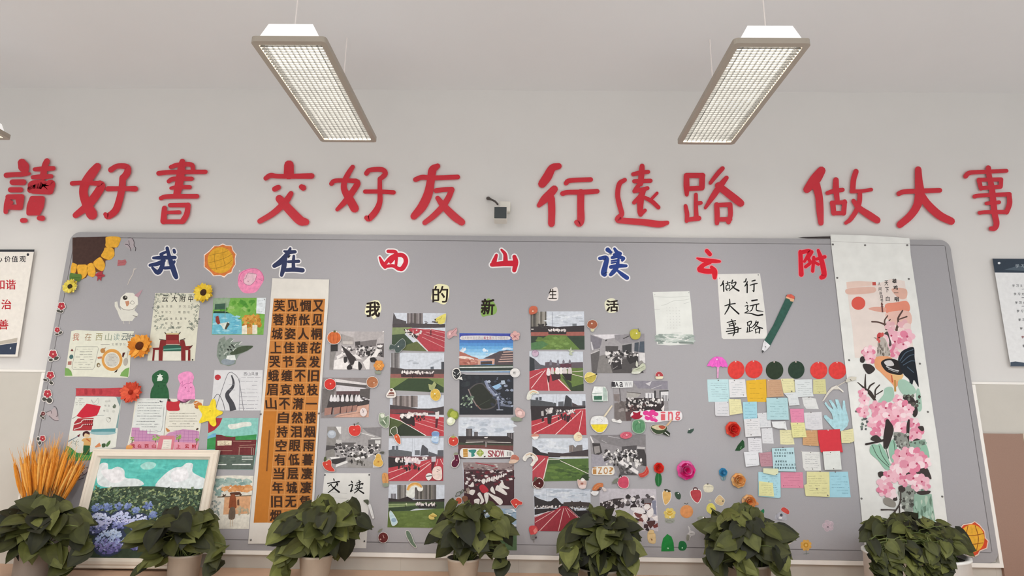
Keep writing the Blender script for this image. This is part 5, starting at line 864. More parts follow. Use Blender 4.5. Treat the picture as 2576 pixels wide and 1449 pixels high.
s.poly([(590, 100), (800, 60), (830, 406), (590, 404)], '6e6664'); s.poly([(790, 10), (1440, 10), (1460, 240), (1000, 260), (830, 300)], '2c2223'); s.crowd(790, 10, 1430, 150, 90, GREYS + ('d8d2ce',), 14, 34); s.crowd(800, 110, 1120, 240, 44, ('cfc6c2', '3a2a2a', 'b4aaa6', '241c1d', '5e3a3a'), 14, 32); s.poly([(1400, 200), (1460, 120), (1450, 260)], 'dcd6d4'); s.poly([(780, 250), (930, 230), (880, 400), (800, 404)], '54403f'); s.crowd(620, 80, 760, 240, 8, ('8a8280', '5e5654'), 22, 46); s.done()
s = bw_photo(R2, [(170, 650), (1132, 640), (1157, 1352), (200, 1347)], 'grey photo of pupils writing along a white desk, tan lettered strip below', 26, '8a8688')
s.poly([(172, 652), (1132, 642), (1130, 860), (720, 860), (350, 780)], '7c787a'); s.line([(480, 670), (690, 710)], 12, 'aaa6a8', False); s.line([(370, 740), (460, 790)], 9, 'a8a4a6', False); s.poly([(175, 660), (235, 780), (210, 790), (172, 700)], 'd8d4d4'); s.poly([(205, 790), (340, 795), (380, 960), (240, 1040)], '3a3536'); s.poly([(230, 850), (330, 840), (345, 950), (250, 980)], '8c8684'); s.line([(240, 1040), (420, 1000)], 14, 'c4c0be', False); s.poly([(715, 850), (980, 830), (970, 930), (720, 940)], '4c484a'); s.poly([(985, 850), (1130, 860), (1110, 900), (985, 890)], 'b4b0b0'); s.poly([(980, 895), (1110, 900), (1140, 1000), (1150, 1200), (1010, 1160)], '3a3637')
s.poly([(190, 980), (430, 1010), (560, 1180), (640, 1345), (200, 1345)], '96929a'); s.crowd(400, 910, 1000, 1090, 100, GREYS, 14, 34); s.crowd(440, 1040, 720, 1180, 30, ('2a2627', '46423f', '8a8684', 'c8c4c2'), 16, 36); s.crowd(820, 1020, 1060, 1200, 24, ('dedad8', '2a2627', 'cac6c4', '6a6664'), 20, 46, .8, 1.3); s.poly([(655, 1130), (720, 1090), (1010, 1280), (1000, 1340)], 'dcd8d8'); s.poly([(650, 1150), (990, 1345), (700, 1345)], '4a4748'); s.crowd(670, 1180, 900, 1330, 22, ('2c292a', '5c5859', '8a8686'), 14, 34); s.poly([(630, 1020), (700, 1020), (730, 1080), (660, 1110)], '262223'); s.line([(630, 1020), (640, 1080), (660, 1110)], 12, 'e0dcda', False); s.done()
s = bw_photo(R3, [(315, 322), (1252, 330), (1292, 1030), (328, 1030)], 'pale photo of crowding pupils in white shirts, half hidden by a pothos plant', 27, 'bcb6bc')
s.poly([(325, 560), (560, 490), (720, 480), (640, 640), (400, 720), (328, 740)], '3a3132'); s.crowd(340, 520, 720, 640, 34, ('2c2526', '4a4042', 'd8d2d2', '3a3030', 'c4bcbc'), 16, 40); s.crowd(730, 440, 1250, 640, 50, ('2a2425', 'd8d2d2', '4a4446', 'e2dcdc', '6e6668'), 18, 48); s.poly([(1050, 480), (1180, 490), (1170, 600), (1060, 590)], '6e686c'); s.poly([(1060, 560), (1170, 560), (1160, 680), (1080, 680)], '5a3430'); s.poly([(1180, 520), (1250, 520), (1262, 760), (1210, 740)], '7c7e90')
s.crowd(800, 620, 1200, 1000, 40, ('dcd4d2', '3c2628', 'c4b8b4', '2a1e20', '6e3a36'), 26, 70); s.poly([(840, 640), (1000, 640), (1080, 720), (980, 740), (860, 690)], 'dcd8d8', True); s.poly([(1100, 720), (1190, 640), (1210, 740), (1140, 800)], 'e0dad8', True); s.poly([(1090, 870), (1230, 850), (1240, 900), (1160, 990)], '4a2a28'); s.poly([(1190, 800), (1280, 770), (1285, 870), (1220, 840)], 'e0d8d6'); s.poly([(1200, 940), (1280, 890), (1285, 960), (1220, 980)], '6a2c28'); s.done()
# ------------------------------------------------------------------ calligraphy sheets, pencil, landscape poem
s = Sheet('calligraphy_poster', P8, [(110, 65), (868, 70), (850, 500), (830, 800), (797, 1310), (-20, 1300), (20, 900), (70, 450)], 'd9d7d3', 'white calligraphy sheet behind a pothos, its top row reading befriend and study', 'calligraphy sheet', 'calligraphy sheets', mat=M_RICE)
for y in (385, 470, 760): s.line([(75, y), (240, y + 4), (480, y + 18)], 6, 'bcbab6')
BR = '1e1d1d'
for q in ([(258, 160, 16), (268, 185, 22)], [(158, 240, 16), (250, 222, 20), (352, 208, 22)], [(222, 250, 18), (200, 262, 16), (172, 285, 12)], [(305, 225, 14), (325, 245, 22), (322, 278, 14)], [(318, 235, 16), (270, 310, 22), (168, 392, 16)], [(212, 262, 14), (260, 310, 22), (350, 382, 30)],
  [(552, 200, 18), (568, 225, 22)], [(512, 272, 18), (570, 255, 20), (556, 330, 20), (540, 372, 24), (580, 345, 12)], [(680, 185, 16), (690, 250, 16)], [(640, 235, 16), (705, 210, 20)], [(620, 272, 16), (740, 240, 22), (730, 262, 12)], [(650, 275, 14), (665, 300, 14)], [(635, 300, 14), (655, 318, 14)], [(610, 335, 16), (730, 312, 22)], [(690, 270, 16), (670, 340, 20), (602, 398, 14)], [(660, 335, 14), (700, 365, 22), (755, 400, 26)],
  [(535, 620, 14), (520, 690, 18), (470, 790, 16)], [(490, 690, 14), (560, 720, 14)], [(635, 640, 16), (690, 628, 20), (655, 690, 20)], [(655, 690, 18), (662, 780, 20), (650, 890, 22), (640, 870, 12)], [(600, 745, 14), (680, 735, 18), (750, 722, 20)], [(640, 950, 16), (668, 968, 22)], [(560, 1060, 16), (620, 1045, 16), (680, 1042, 18), (668, 1110, 20), (625, 1168, 14)], [(600, 930, 14), (610, 1250, 18)],
  [(200, 640, 16), (190, 740, 20), (130, 850, 16)], [(280, 660, 18), (330, 650, 18), (290, 760, 18), (280, 860, 18)], [(150, 1000, 18), (340, 980, 20)], [(250, 930, 18), (220, 1100, 22), (130, 1200, 16)], [(210, 1090, 16), (320, 1180, 26)]):
    s.brush(q, BR)
for x, y in ((115, 97), (848, 95), (768, 1195)): s.pin(x, y, '4e4e4e', 15)
s.done()
s = Sheet('calligraphy_poster', S7, [(1112, 180), (1762, 168), (1800, 430), (1848, 820), (1875, 1160), (1205, 1165), (1180, 1140), (1150, 760)], 'dad8d4', 'white calligraphy sheet reading travel far and do great things, left of the green pencil', 'calligraphy sheet', 'calligraphy sheets', mat=M_RICE)
for q in ([(1205, 280, 16), (1190, 330, 22), (1162, 358, 14)], [(1208, 320, 20), (1212, 440, 20)], [(1270, 290, 14), (1272, 345, 18)], [(1242, 322, 14), (1310, 305, 16)], [(1250, 350, 14), (1245, 400, 16), (1262, 425, 18)], [(1255, 350, 14), (1300, 345, 14), (1295, 400, 14)], [(1250, 405, 14), (1300, 398, 14)], [(1345, 270, 20), (1330, 325, 16)], [(1335, 320, 14), (1395, 300, 18), (1375, 355, 18), (1295, 430, 14)], [(1335, 350, 14), (1370, 390, 20), (1440, 432, 28)],
  [(1552, 250, 18), (1540, 290, 20), (1515, 300, 14)], [(1570, 295, 18), (1545, 345, 20), (1530, 362, 12)], [(1568, 330, 20), (1567, 460, 20)], [(1640, 285, 18), (1688, 272, 20)], [(1612, 348, 16), (1668, 330, 18), (1720, 320, 18)], [(1672, 335, 20), (1668, 440, 20), (1650, 425, 10)],
  [(1300, 560, 16), (1302, 630, 22), (1280, 700, 22), (1228, 788, 14)], [(1228, 660, 16), (1300, 638, 18), (1385, 625, 20)], [(1305, 655, 16), (1360, 710, 22), (1440, 782, 24)],
  [(1640, 582, 26), (1720, 570, 22)], [(1610, 660, 16), (1680, 645, 18), (1745, 630, 20)], [(1660, 655, 14), (1640, 720, 16), (1605, 745, 12)], [(1712, 645, 16), (1705, 715, 16), (1730, 735, 18), (1810, 742, 10)], [(1555, 605, 16), (1568, 620, 14)], [(1535, 665, 14), (1578, 655, 16), (1565, 710, 16), (1585, 735, 16), (1530, 768, 14)], [(1535, 768, 14), (1620, 775, 18), (1720, 805, 24), (1800, 795, 26)],
  [(1330, 865, 14), (1365, 960, 22), (1375, 1060, 20), (1352, 1118, 14)], [(1262, 912, 14), (1320, 900, 16), (1390, 885, 18)], [(1290, 935, 12), (1300, 975, 14)], [(1295, 940, 12), (1385, 920, 14), (1380, 950, 14), (1302, 965, 12)], [(1262, 1010, 14), (1350, 1005, 16), (1425, 985, 16), (1425, 1060, 20)], [(1250, 1050, 16), (1350, 1035, 16), (1475, 1000, 16)], [(1275, 1085, 14), (1425, 1060, 16)],
  [(1570, 912, 16), (1578, 965, 16)], [(1575, 910, 14), (1630, 895, 18), (1618, 945, 14), (1580, 955, 12)], [(1600, 960, 14), (1600, 1040, 16)], [(1605, 995, 12), (1640, 985, 14)], [(1572, 990, 14), (1570, 1045, 16), (1562, 1062, 12), (1650, 1035, 14)], [(1705, 890, 16), (1685, 940, 18), (1640, 985, 12)], [(1690, 925, 12), (1735, 905, 18), (1705, 960, 16), (1660, 1010, 12)], [(1680, 945, 14), (1740, 985, 20), (1800, 1002, 20)], [(1690, 1015, 14), (1700, 1075, 16)], [(1695, 1018, 12), (1755, 1005, 18), (1750, 1075, 18)], [(1700, 1065, 12), (1745, 1058, 12)]):
    s.brush(q, BR)
s.pin(1147, 240, 'b4b4b2', 10); s.pin(1735, 190, '9a9a98', 10); s.done()
s = Sheet('pencil_cutout', S7, [(2160, 500), (2230, 480), (2290, 515), (2290, 555), (2265, 600), (2120, 890), (1915, 1270), (1865, 1320), (1805, 1375), (1790, 1350), (1810, 1230), (1830, 1180), (1960, 960), (2155, 540)], '35594f', 'big green paper pencil pointing down left, with a pink eraser end', 'paper pencil', lay=1, mat=M_PAINT)
s.poly([(2160, 520), (2175, 490), (2235, 482), (2288, 520), (2283, 560)], 'cc5f50'); s.poly([(2160, 520), (2283, 560), (2268, 598), (2225, 590), (2210, 560), (2155, 542)], 'dcae8a'); s.poly([(1830, 1185), (1920, 1265), (1860, 1330), (1805, 1375), (1790, 1350), (1808, 1230)], 'dadadd'); s.poly([(1796, 1330), (1830, 1348), (1800, 1378), (1788, 1352)], '4a4a4c'); s.pin(1845, 1282, '8c8c8c', 10); s.done()
s = Sheet('landscape_poem', S7, [(132, 450), (690, 438), (715, 640), (750, 1060), (758, 1240), (400, 1262), (195, 1245), (175, 920), (150, 600)], 'd9dbd7', 'pale ink landscape sheet with faint columns of tiny characters', 'drawing', 'pinned drawings', mat=M_RICE)
for l in ([(150, 520), (400, 530), (680, 515)], [(260, 652), (330, 640), (450, 585), (560, 580), (690, 555)], [(160, 715), (240, 718)], [(600, 630), (690, 600)], [(420, 1075), (570, 1072)]): s.line(l, 6, 'bcbfbb')
for c in range(5):
    for r_ in range(8 if c < 4 else 7): x = 345 + c * 47 + r_ * 2; y = 690 + r_ * 44; s.text('风景秋月人间学书'[(r_ + c) % 8], x - 6, y - 8, x + 6, y + 8, 'a4a6a2' if c else 'bcbcb8', 0)
s.crowd(195, 1095, 740, 1225, 80, ('b0bab4', '98a49e', 'c4ccc6', 'a4b0a8'), 10, 34, 2, .5); s.crowd(195, 1090, 320, 1140, 14, ('8c9892', '9aa69e'), 10, 26, 2, .5); s.crowd(195, 1170, 300, 1230, 10, ('86928c',), 10, 26, 1.6, .6); s.poly([(520, 1205), (750, 1215), (758, 1240), (540, 1232)], '7c8680'); s.crowd(600, 1130, 740, 1160, 8, ('8f9a94',), 8, 16); s.pin(205, 1225, 'e6e6e4', 11); s.pin(165, 490, 'c2c2c0', 8); s.pin(680, 460, 'b2b2b0', 8); s.done()

# ------------------------------------------------------------------ the wish wall: six discs, umbrella, notes and the paper hand
for v, cx, cy, rx, ry, c, lab in ((R6, 697, 430, 180, 195, 'd2403c', 'red felt disc nearest the pink umbrella'), (R6, 1078, 418, 186, 192, 'd2403c', 'second red felt disc from the umbrella, above the golden note'), (R6, 1522, 438, 188, 195, '303c2e', 'dark green felt disc above the brown note'), (R7, 368, 430, 176, 190, '2e4034', 'dark green felt disc with a gap to the red disc on its right'), (R7, 850, 440, 184, 185, 'd4433f', 'red felt disc above the small olive note'), (R7, 1250, 440, 190, 188, 'd4423f', 'red felt disc partly tucked under the rooster scroll')):
    s = Sheet('felt_disc', v, ell(cx, cy, rx, ry, 10, 30), c, lab, 'felt disc', 'row of felt discs', mat=M_PAINT, t=0.002)
    s.pin(cx - 10, cy - ry + 20, 'dcc8c4', 16); s.done()
umb = Sheet('paper_umbrella', R6, [(70, 345), (130, 240), (200, 170), (285, 140), (400, 160), (480, 240), (520, 345), (500, 375), (450, 360), (420, 375), (370, 350), (330, 380), (318, 600), (285, 600), (295, 380), (250, 355), (185, 372), (150, 345), (110, 355)], 'de63bd', 'small pink umbrella cut-out left of the red felt discs', 'paper umbrella', lay=1, mat=M_PAINT)
for x in (190, 300, 400): umb.line([(285, 145), (x, 355)], 7, 'c94fa8')
umb.pin(285, 205, 'f0d0e6', 20); o = umb.done(); umb = Sheet('handle', R6, [(285, 372), (335, 372), (318, 605), (288, 605)], 'd59cc0', parent=o, lay=1, t=.0016, mat=M_PAINT); umb.done()
NOTE_GRP = 'handwritten notes on the wish wall'
def note(v, pts, col, lab, lay=0, ink=None, n=5, pin=None, dark=False, wob=0.8):
    s = Sheet('paper_note', v, pts, col, lab, 'note', NOTE_GRP, lay=lay)
    xs = [p[0] for p in pts]; ys = [p[1] for p in pts]; x0, x1, y0, y1 = min(xs), max(xs), min(ys), max(ys); w, h = x1 - x0, y1 - y0
    if n: s.rows(x0 + w * .13, y0 + h * .18, x1 - w * .1, y1 - h * .16, n, ink or '8f9aa0', h * .016, w * .008, wob, w * .12)
    for p in (pin or []): s.pin(p[0], p[1], p[2] if len(p) > 2 else '77726e', w * .028 if len(p) < 4 else p[3])
    return s
PB, PW, PY, PK2, PT = 'b9d6da', 'd9d8da', 'dcd7a8', 'd88ea4', 'bf9a7c'
note(R6, [(78, 635), (540, 628), (560, 1080), (555, 1120), (105, 1115), (85, 860)], PB, 'pale blue note directly under the pink umbrella', ink='8aa2ac', n=8, pin=[(315, 655)]).done()
note(R6, [(535, 635), (890, 630), (925, 1015), (560, 1022)], PW, 'white lined note right of the pale blue umbrella note', lay=1, n=6, pin=[(660, 655), (855, 968)]).done()
note(R6, [(915, 660), (1340, 630), (1358, 1118), (945, 1115), (920, 900)], 'dcae36', 'golden yellow note, largest in the top row', ink='b48c2a', n=4, pin=[(1110, 645, 'ecd9a4')]).done()
note(R6, [(1345, 640), (1655, 640), (1720, 1000), (1365, 1020)], PT, 'tan brown note right of the golden note', lay=1, ink='a07c60', n=7, pin=[(1395, 655, 'e4d4c4')]).done()
note(R7, [(35, 620), (300, 615), (330, 640), (340, 910), (95, 930)], PY, 'pale yellow note right of the tan note in the top row', ink='b4b088', n=5, pin=[(75, 650), (270, 890)]).done()
note(R7, [(330, 640), (700, 628), (715, 900), (740, 1000), (360, 1018)], 'd2d7d8', 'large white note below the second dark green disc', lay=1, n=7, ink='929c9e', pin=[(325, 660), (640, 1015)]).done()
note(R7, [(730, 640), (990, 625), (1015, 945), (730, 945)], 'cdc994', 'small olive yellow note under the fifth felt disc', ink='a09c70', n=5, pin=[(860, 910)]).done()
note(R6, [(240, 1118), (540, 1105), (555, 1420), (270, 1418), (250, 1390)], 'd0d0d4', 'white note with a torn corner below the pale blue umbrella note', lay=1, n=4, pin=[(515, 1130)]).done()
note(R6, [(540, 1055), (795, 1060), (838, 1360), (560, 1400), (555, 1300)], PY, 'pale yellow note left under the golden note', lay=2, ink='b0ac88', n=7, pin=[(655, 1075)]).done()
note(R6, [(840, 1120), (1140, 1110), (1150, 1449), (1150, 1520), (860, 1520), (850, 1400)], '9fcbd8', 'sky blue note under the golden note', lay=1, ink='6f9cb0', n=5, pin=[(975, 1140)]).done()
note(R6, [(1345, 1030), (1800, 1028), (1830, 1500), (1365, 1500)], 'accdd2', 'big pale blue note under the tan note', lay=2, ink='83a4ac', n=7, pin=[(1575, 1040)]).done()
note(R7, [(105, 930), (380, 905), (440, 1180), (215, 1200), (190, 1030)], 'd2d6d8', 'white folded note below the pale yellow top note', lay=2, n=3, pin=[(270, 890, '6a6662', 14)]).done()
note(R7, [(490, 1020), (640, 1012), (785, 1050), (805, 1130), (850, 1268), (580, 1262), (530, 1200)], 'd8d9d8', 'white leaning note with a curled corner, left of the paper hand', n=3, ink='a0a4a6', pin=[(640, 1020)]).done()
note(R8, [(630, 60), (830, 40), (845, 270), (680, 275)], 'd4d5d8', 'white note right below the sky blue note', lay=1, n=6, pin=[(715, 60)]).done()
note(R8, [(1130, -10), (1340, -10), (1345, 195), (1150, 210)], 'd888a6', 'pink note right of the big pale blue note', lay=1, ink='b86a88', n=5, pin=[(1225, 190, 'e0b8c4')]).done()
note(R8, [(1340, 50), (1610, 38), (1630, 300), (1500, 312), (1365, 290)], 'd4d3d6', 'white note right of the upper pink note', n=7, ink='9496a0', pin=[(1450, 45), (1220, 190, 'c4bcb4', 8)]).done()
note(R8, [(430, 150), (665, 130), (690, 405), (455, 418)], 'd7d6d8', 'white note nearest the red rose', lay=2, n=7, ink='9a9ea2', pin=[(535, 160), (540, 385)]).done()
note(R8, [(855, 185), (1060, 180), (1088, 315), (1040, 290), (950, 290), (870, 265)], 'dcdedf', 'short white note with a torn lower edge', lay=3, n=2, ink='a4aaac', pin=[(1045, 205)]).done()
note(R8, [(695, 290), (860, 275), (885, 520), (715, 515)], 'd4d4d7', 'white note below the torn-edged row, left of the pale yellow pair', n=5, ink='aaacb0', pin=[(785, 290)]).done()
note(R8, [(975, 310), (1160, 310), (1200, 530), (1090, 535), (985, 530)], 'ddd8ac', 'left of the two overlapping pale yellow notes', n=5, ink='a8a484').done()
note(R8, [(1140, 200), (1350, 200), (1385, 420), (1175, 428)], 'dad69a', 'right of the two overlapping pale yellow notes', lay=2, n=6, ink='aca878', pin=[(1245, 215)]).done()
note(R8, [(1325, 320), (1550, 315), (1570, 555), (1430, 550), (1325, 540)], 'c69c72', 'tan note left of the bright red sheet', lay=1, n=6, ink='a47c54', pin=[(1460, 328, 'd8c4b4'), (1435, 550, 'd8d4d0')]).done()
note(R8, [(1550, 315), (1890, 298), (1905, 470), (1935, 650), (1600, 650), (1560, 450)], 'cd3c46', 'bright red blank sheet on the wish wall', lay=2, n=0, pin=[(1710, 315, 'e4c8c8')]).done()
note(R8, [(1905, 330), (2090, 290), (2110, 480), (2050, 510), (1915, 510)], 'dcd6a8', 'pale yellow note overlapping the edge of the rooster scroll', lay=2, n=5, ink='b0aa84', pin=[(2040, 295, '5c5850'), (2055, 505, '4c4844')]).done()
note(R8, [(490, 430), (695, 440), (712, 660), (500, 640)], 'd6d5d9', 'white note between the green paper leaf and the pale yellow pair', lay=1, n=6, ink='9a9aa2', pin=[(595, 440), (630, 650, '4c4846')]).done()
note(R8, [(430, 645), (650, 640), (665, 850), (460, 872)], 'd9dade', 'white note lowest on the left edge of the wish wall', lay=2, n=3, ink='a4a8ac', pin=[(660, 848)]).done()
s = note(R8, [(655, 665), (855, 640), (880, 865), (690, 870)], 'b58a94', 'mauve scribbled note left of the blue note with bold writing', lay=1, n=7, ink='96606e', pin=[(785, 625, 'd4ccc8')]); s.done()
s = note(R8, [(855, 590), (1190, 578), (1225, 945), (880, 935)], 'b3d2d8', 'pale blue note with bold black handwriting', lay=2, n=0, pin=[(1025, 575)])
for y, xs in ((615, range(905, 1050, 36)), (662, range(890, 1160, 38)), (708, range(890, 1050, 38)), (790, range(910, 1060, 36)), (838, range(900, 1215, 42)), (888, range(900, 1215, 38))):
    for k, x in enumerate(xs): s.text('学习文明园地风景人间善治和谐'[(k * 3 + y) % 13], x, y - 15, x + 25, y + 17, '2c4048', 1)
s.done()
note(R8, [(1310, 640), (1580, 645), (1605, 930), (1360, 930), (1330, 880)], 'd9d9d6', 'white note left of the one under the red sheet', n=7, ink='96989a', pin=[(1445, 655), (1475, 905), (1308, 640, 'cac6c2')]).done()
note(R8, [(1630, 640), (1890, 630), (1918, 915), (1660, 920)], 'd9dcd8', 'nearly blank white note hanging under the bright red sheet', lay=3, n=1, ink='a8acaa', pin=[(1745, 655), (1795, 900)]).done()
note(R8, [(725, 895), (950, 900), (955, 970), (900, 1000), (725, 965)], 'd4d8b4', 'pale yellow scrap between the bold blue note and a blue card', lay=3, n=2, ink='b0b494').done()
note(R8, [(650, 950), (985, 960), (990, 1330), (965, 1348), (650, 1320)], 'a9d3de', 'large blue card at the lower left of the wish wall', lay=1, n=9, ink='7ea4b4', pin=[(925, 985)]).done()
note(R8, [(660, 1090), (870, 1115), (890, 1325), (660, 1310)], 'dcdaa2', 'yellow note pinned on the lower left blue card', lay=2, n=7, ink='b0ae80', pin=[(810, 1100)]).done()
note(R8, [(985, 955), (1325, 955), (1338, 1195), (1000, 1190)], 'd689a0', 'pink card beside the lower left blue card', n=5, ink='b0667e', pin=[(1295, 970, 'e0a4b4'), (1035, 1158, 'b0667e', 8), (1278, 1175, 'b0667e', 8)]).done()
note(R8, [(1385, 945), (1730, 950), (1735, 1330), (1370, 1315), (1345, 1150), (1385, 1130)], 'dad6a0', 'large pale yellow card in the bottom row', lay=1, n=8, ink='aeaa80', pin=[(1590, 940), (1540, 1205), (1705, 1305)]).done()
note(R8, [(1720, 950), (2010, 945), (2055, 1335), (1700, 1335)], 'a2d0de', 'sky blue card at the lower right end of the wish wall', lay=0, n=7, ink='78a4b8', pin=[(1820, 950)]).done()
s = Sheet('paper_hand', R7, [(970, 1150), (1000, 1115), (1060, 1200), (1165, 1285), (1120, 1180), (1060, 1080), (1115, 1075), (1190, 1170), (1255, 1270), (1215, 1140), (1200, 1060), (1265, 1065), (1310, 1180), (1355, 1305), (1360, 1180), (1370, 1090), (1410, 1090), (1425, 1240), (1470, 1400), (1495, 1520), (1460, 1640), (1340, 1750), (1200, 1720), (1120, 1640), (1060, 1570), (960, 1450), (965, 1405), (1010, 1400), (1100, 1480), (1160, 1500), (1130, 1370), (1050, 1260)], 'a9d0d8', 'pale blue paper hand with spread fingers beside the rooster scroll', 'paper hand', lay=1, mat=M_PAINT); s.pin(1265, 1388, '8aa4aa', 12); s.done()
s = Sheet('plastic_bag', R7, [(920, 1110), (1040, 900), (1130, 800), (1230, 760), (1380, 880), (1375, 920), (1290, 850), (1160, 850), (1080, 920), (960, 1090)], 'd2ccc2', 'crumpled clear plastic strip above the paper hand', 'plastic scrap', lay=1); s.line([(1110, 850), (1240, 790), (1380, 905)], 16, 'e2dfd8'); s.line([(1230, 790), (1420, 680), (1520, 620)], 18, 'cac3b6'); s.done()
s = Sheet('tape_tuft', R7, [(1430, 640), (1540, 575), (1660, 580), (1650, 640), (1500, 680), (1440, 700)], 'cfcabc', 'beige frayed tape on the left edge of the rooster scroll', 'tape', lay=3); s.line([(1515, 630), (1550, 660)], 14, '4a4640'); s.done()

# ------------------------------------------------------------------ the tall rooster scroll
s = Sheet('rooster_scroll', PX, [(2089.5, 590), (2180, 592), (2288, 599), (2289, 612), (2291, 640), (2312, 780), (2328, 900), (2345, 1020), (2363, 1138), (2374, 1240), (2386, 1334), (2392, 1396), (2178, 1388), (2174, 1367), (2163, 1250), (2153, 1150), (2140, 1030), (2124, 900), (2108, 760), (2092, 625)], 'dcdcd8', 'tall white hanging scroll painted with a rooster and pink blossoms', 'scroll', lay=1, mat=M_RICE, kc=1.08)
s.line([(2092, 607), (2180, 611), (2289, 613)], 1.2, 'c0beba')
for x, y in ((2095, 615), (2176, 617), (2282, 617), (2106, 699), (2286, 702), (2136, 906), (2314, 915), (2153, 1035), (2334, 1036), (2167, 1254), (2370, 1249), (2183, 1340)): s.pin(x, y, '6a6866', 2.6)
rs = s.done(); s = Sheet('painting', S1, None, None, parent=rs, lay=1, t=.0014, mat=M_RICE, kc=1.08); s.step, s.cap = 0.000005, 950
s.poly([(228, 560), (330, 545), (540, 555), (590, 580), (760, 520), (915, 545), (985, 1050), (1030, 1449), (330, 1449), (300, 1100), (270, 900)], 'dccfc8'); s.poly([(232, 640), (400, 620), (560, 620), (560, 680), (400, 700), (240, 700)], 'd5b0a2', True); s.poly([(230, 560), (380, 545), (540, 556), (520, 600), (235, 630)], 'dcc2b6')
s.poly([(760, 640), (930, 640), (935, 745), (850, 750)], 'd3a898', True); s.poly([(690, 820), (800, 800), (945, 785), (970, 900), (820, 930), (700, 920)], 'd98a74', True); s.poly([(490, 875), (560, 850), (690, 860), (680, 910), (590, 905)], 'd5a090', True); s.poly([(690, 930), (960, 900), (985, 1060), (800, 1060)], 'dbb4a8', True); s.poly(ell(371, 808, 82, 78), 'cf5a4e')
s.poly([(535, 560), (575, 558), (578, 598), (536, 598)], 'bb524a'); s.words('雄鸡一唱', [(795, 545), (808, 625), (815, 685), (822, 760)], 52, 52, '33302f', 2); s.words('天下白', [(700, 570), (707, 650), (716, 755)], 46, 60, '33302f', 1); s.words('人间秋月书文', [(615, 580), (626, 640), (634, 690), (640, 735), (645, 775), (650, 830)], 34, 42, '3c3838', 1); s.line([(645, 800), (655, 915)], 18, '6a4440', False)
for q in ([(700, 1110, 30), (680, 1060, 22), (600, 1030, 18), (530, 1025, 18)], [(685, 1070, 16), (680, 1010, 18), (715, 955, 14)], [(690, 1060, 12), (745, 1000, 14)], [(820, 1120, 34), (840, 1040, 26), (840, 980, 22), (890, 895, 18)], [(840, 1000, 14), (940, 965, 18)]): s.brush(q, '5a4640')
def blossom(s, x, y, r, cols, n=5):
    a0 = s.r.uniform(0, 6)
    for k in range(n):
        a = a0 + 6.283 * k / n; c = s.r.choice(cols); s.poly(ell(x + r * .5 * math.cos(a), y + r * .5 * math.sin(a), r * .56, r * .46, math.degrees(a), 9), c)
    s.poly(ell(x, y, r * .16, r * .15, 0, 7), s.r.choice(('b8506e', 'e2c4c8', 'a8405c')))
BLO = ('e0a8b6', 'e6bcc6', 'd890a4', 'ead2d6', 'd67f98', 'e4b4c0')
for x, y, r in ((745, 1080, 66), (905, 1080, 80), (760, 1190, 84), (880, 1190, 60), (945, 1200, 92), (800, 1260, 84), (900, 1290, 80), (750, 1340, 60), (800, 1400, 60), (470, 1385, 66), (520, 1360, 60), (500, 1440, 60)): blossom(s, x, y, r, BLO if y > 1150 else ('dcb4b8', 'd8a8ae', 'e0c8c4'))
s.v = S2
s.poly([(520, 110), (560, 40), (610, 60), (640, 130), (670, 260), (510, 280), (525, 200)], 'b0a8a0', True); s.crowd(520, 120, 660, 260, 22, ('8a8078', '5c544e', 'c4bcb2', '6e665e'), 10, 22, .5, 1.6)
for x, y, r in ((540, 20, 40), (575, 10, 30), (525, 60, 26), (540, 90, 20)): s.poly(ell(x, y, r * .7, r, 20, 8), s.r.choice(('b8484a', 'c45a56')))
s.ell(537, 45, 9, 9, '3a2422'); s.poly([(470, 40), (505, 48), (500, 62)], '6a6058')
s.poly([(660, 80), (640, 20), (600, 0), (640, -30), (665, 40), (690, 130), (660, 150)], '4e4644', True)
s.poly([(490, 290), (600, 270), (700, 300), (820, 470), (800, 560), (740, 650), (690, 600), (560, 470), (490, 400)], 'd99a70', True); s.poly([(690, 480), (830, 490), (800, 560), (730, 570)], 'd8b07c', True); s.line([(690, 500), (700, 590)], 14, 'b8583c'); s.line([(730, 560), (735, 700)], 24, 'b88a50')
s.poly([(560, 350), (640, 300), (760, 320), (830, 400), (820, 490), (720, 490), (620, 450)], '2d2a2b', True); s.poly([(600, 340), (680, 320), (720, 380), (640, 390)], 'c8c4c4', True); s.line([(625, 395), (700, 430), (780, 450)], 12, 'c8c8c8'); s.line([(650, 425), (720, 455), (770, 465)], 8, 'b0b0b0')
s.poly([(770, 330), (800, 230), (870, 180), (960, 165), (972, 300), (1000, 480), (1020, 640), (990, 600), (960, 560), (940, 620), (900, 640), (905, 560), (830, 480)], '25292f', True)
for l in ([(790, 330), (860, 230), (955, 190)], [(810, 350), (900, 270), (965, 250)], [(830, 380), (920, 330), (975, 330)], [(880, 400), (960, 470)]): s.line(l, 9, '4f6070')
for q in ([(280, 590, 10), (370, 670, 28), (430, 720, 50), (510, 840, 20)], [(370, 665, 26), (370, 560, 18), (375, 490, 8)], [(405, 680, 18), (430, 630, 20), (480, 595, 16)], [(490, 770, 18), (495, 680, 18), (545, 620, 14)], [(500, 740, 12), (580, 690, 14)]): s.brush(q, '403834')
for p in ([(780, 560), (860, 560), (960, 640), (980, 720), (840, 740), (770, 640)], [(610, 660), (700, 650), (720, 760), (660, 830), (530, 830), (590, 740)], [(990, 700), (1030, 680), (1060, 900), (1010, 930)]): s.poly(p, '9dbcab', True)
for p in ([(310, 290), (340, 270), (370, 300), (350, 350), (310, 340)], [(340, 370), (430, 370), (490, 430), (420, 490), (370, 450)], [(820, 770), (900, 740), (970, 800), (1010, 950), (960, 1010), (900, 850)]): s.poly(p, '3b3635', True)
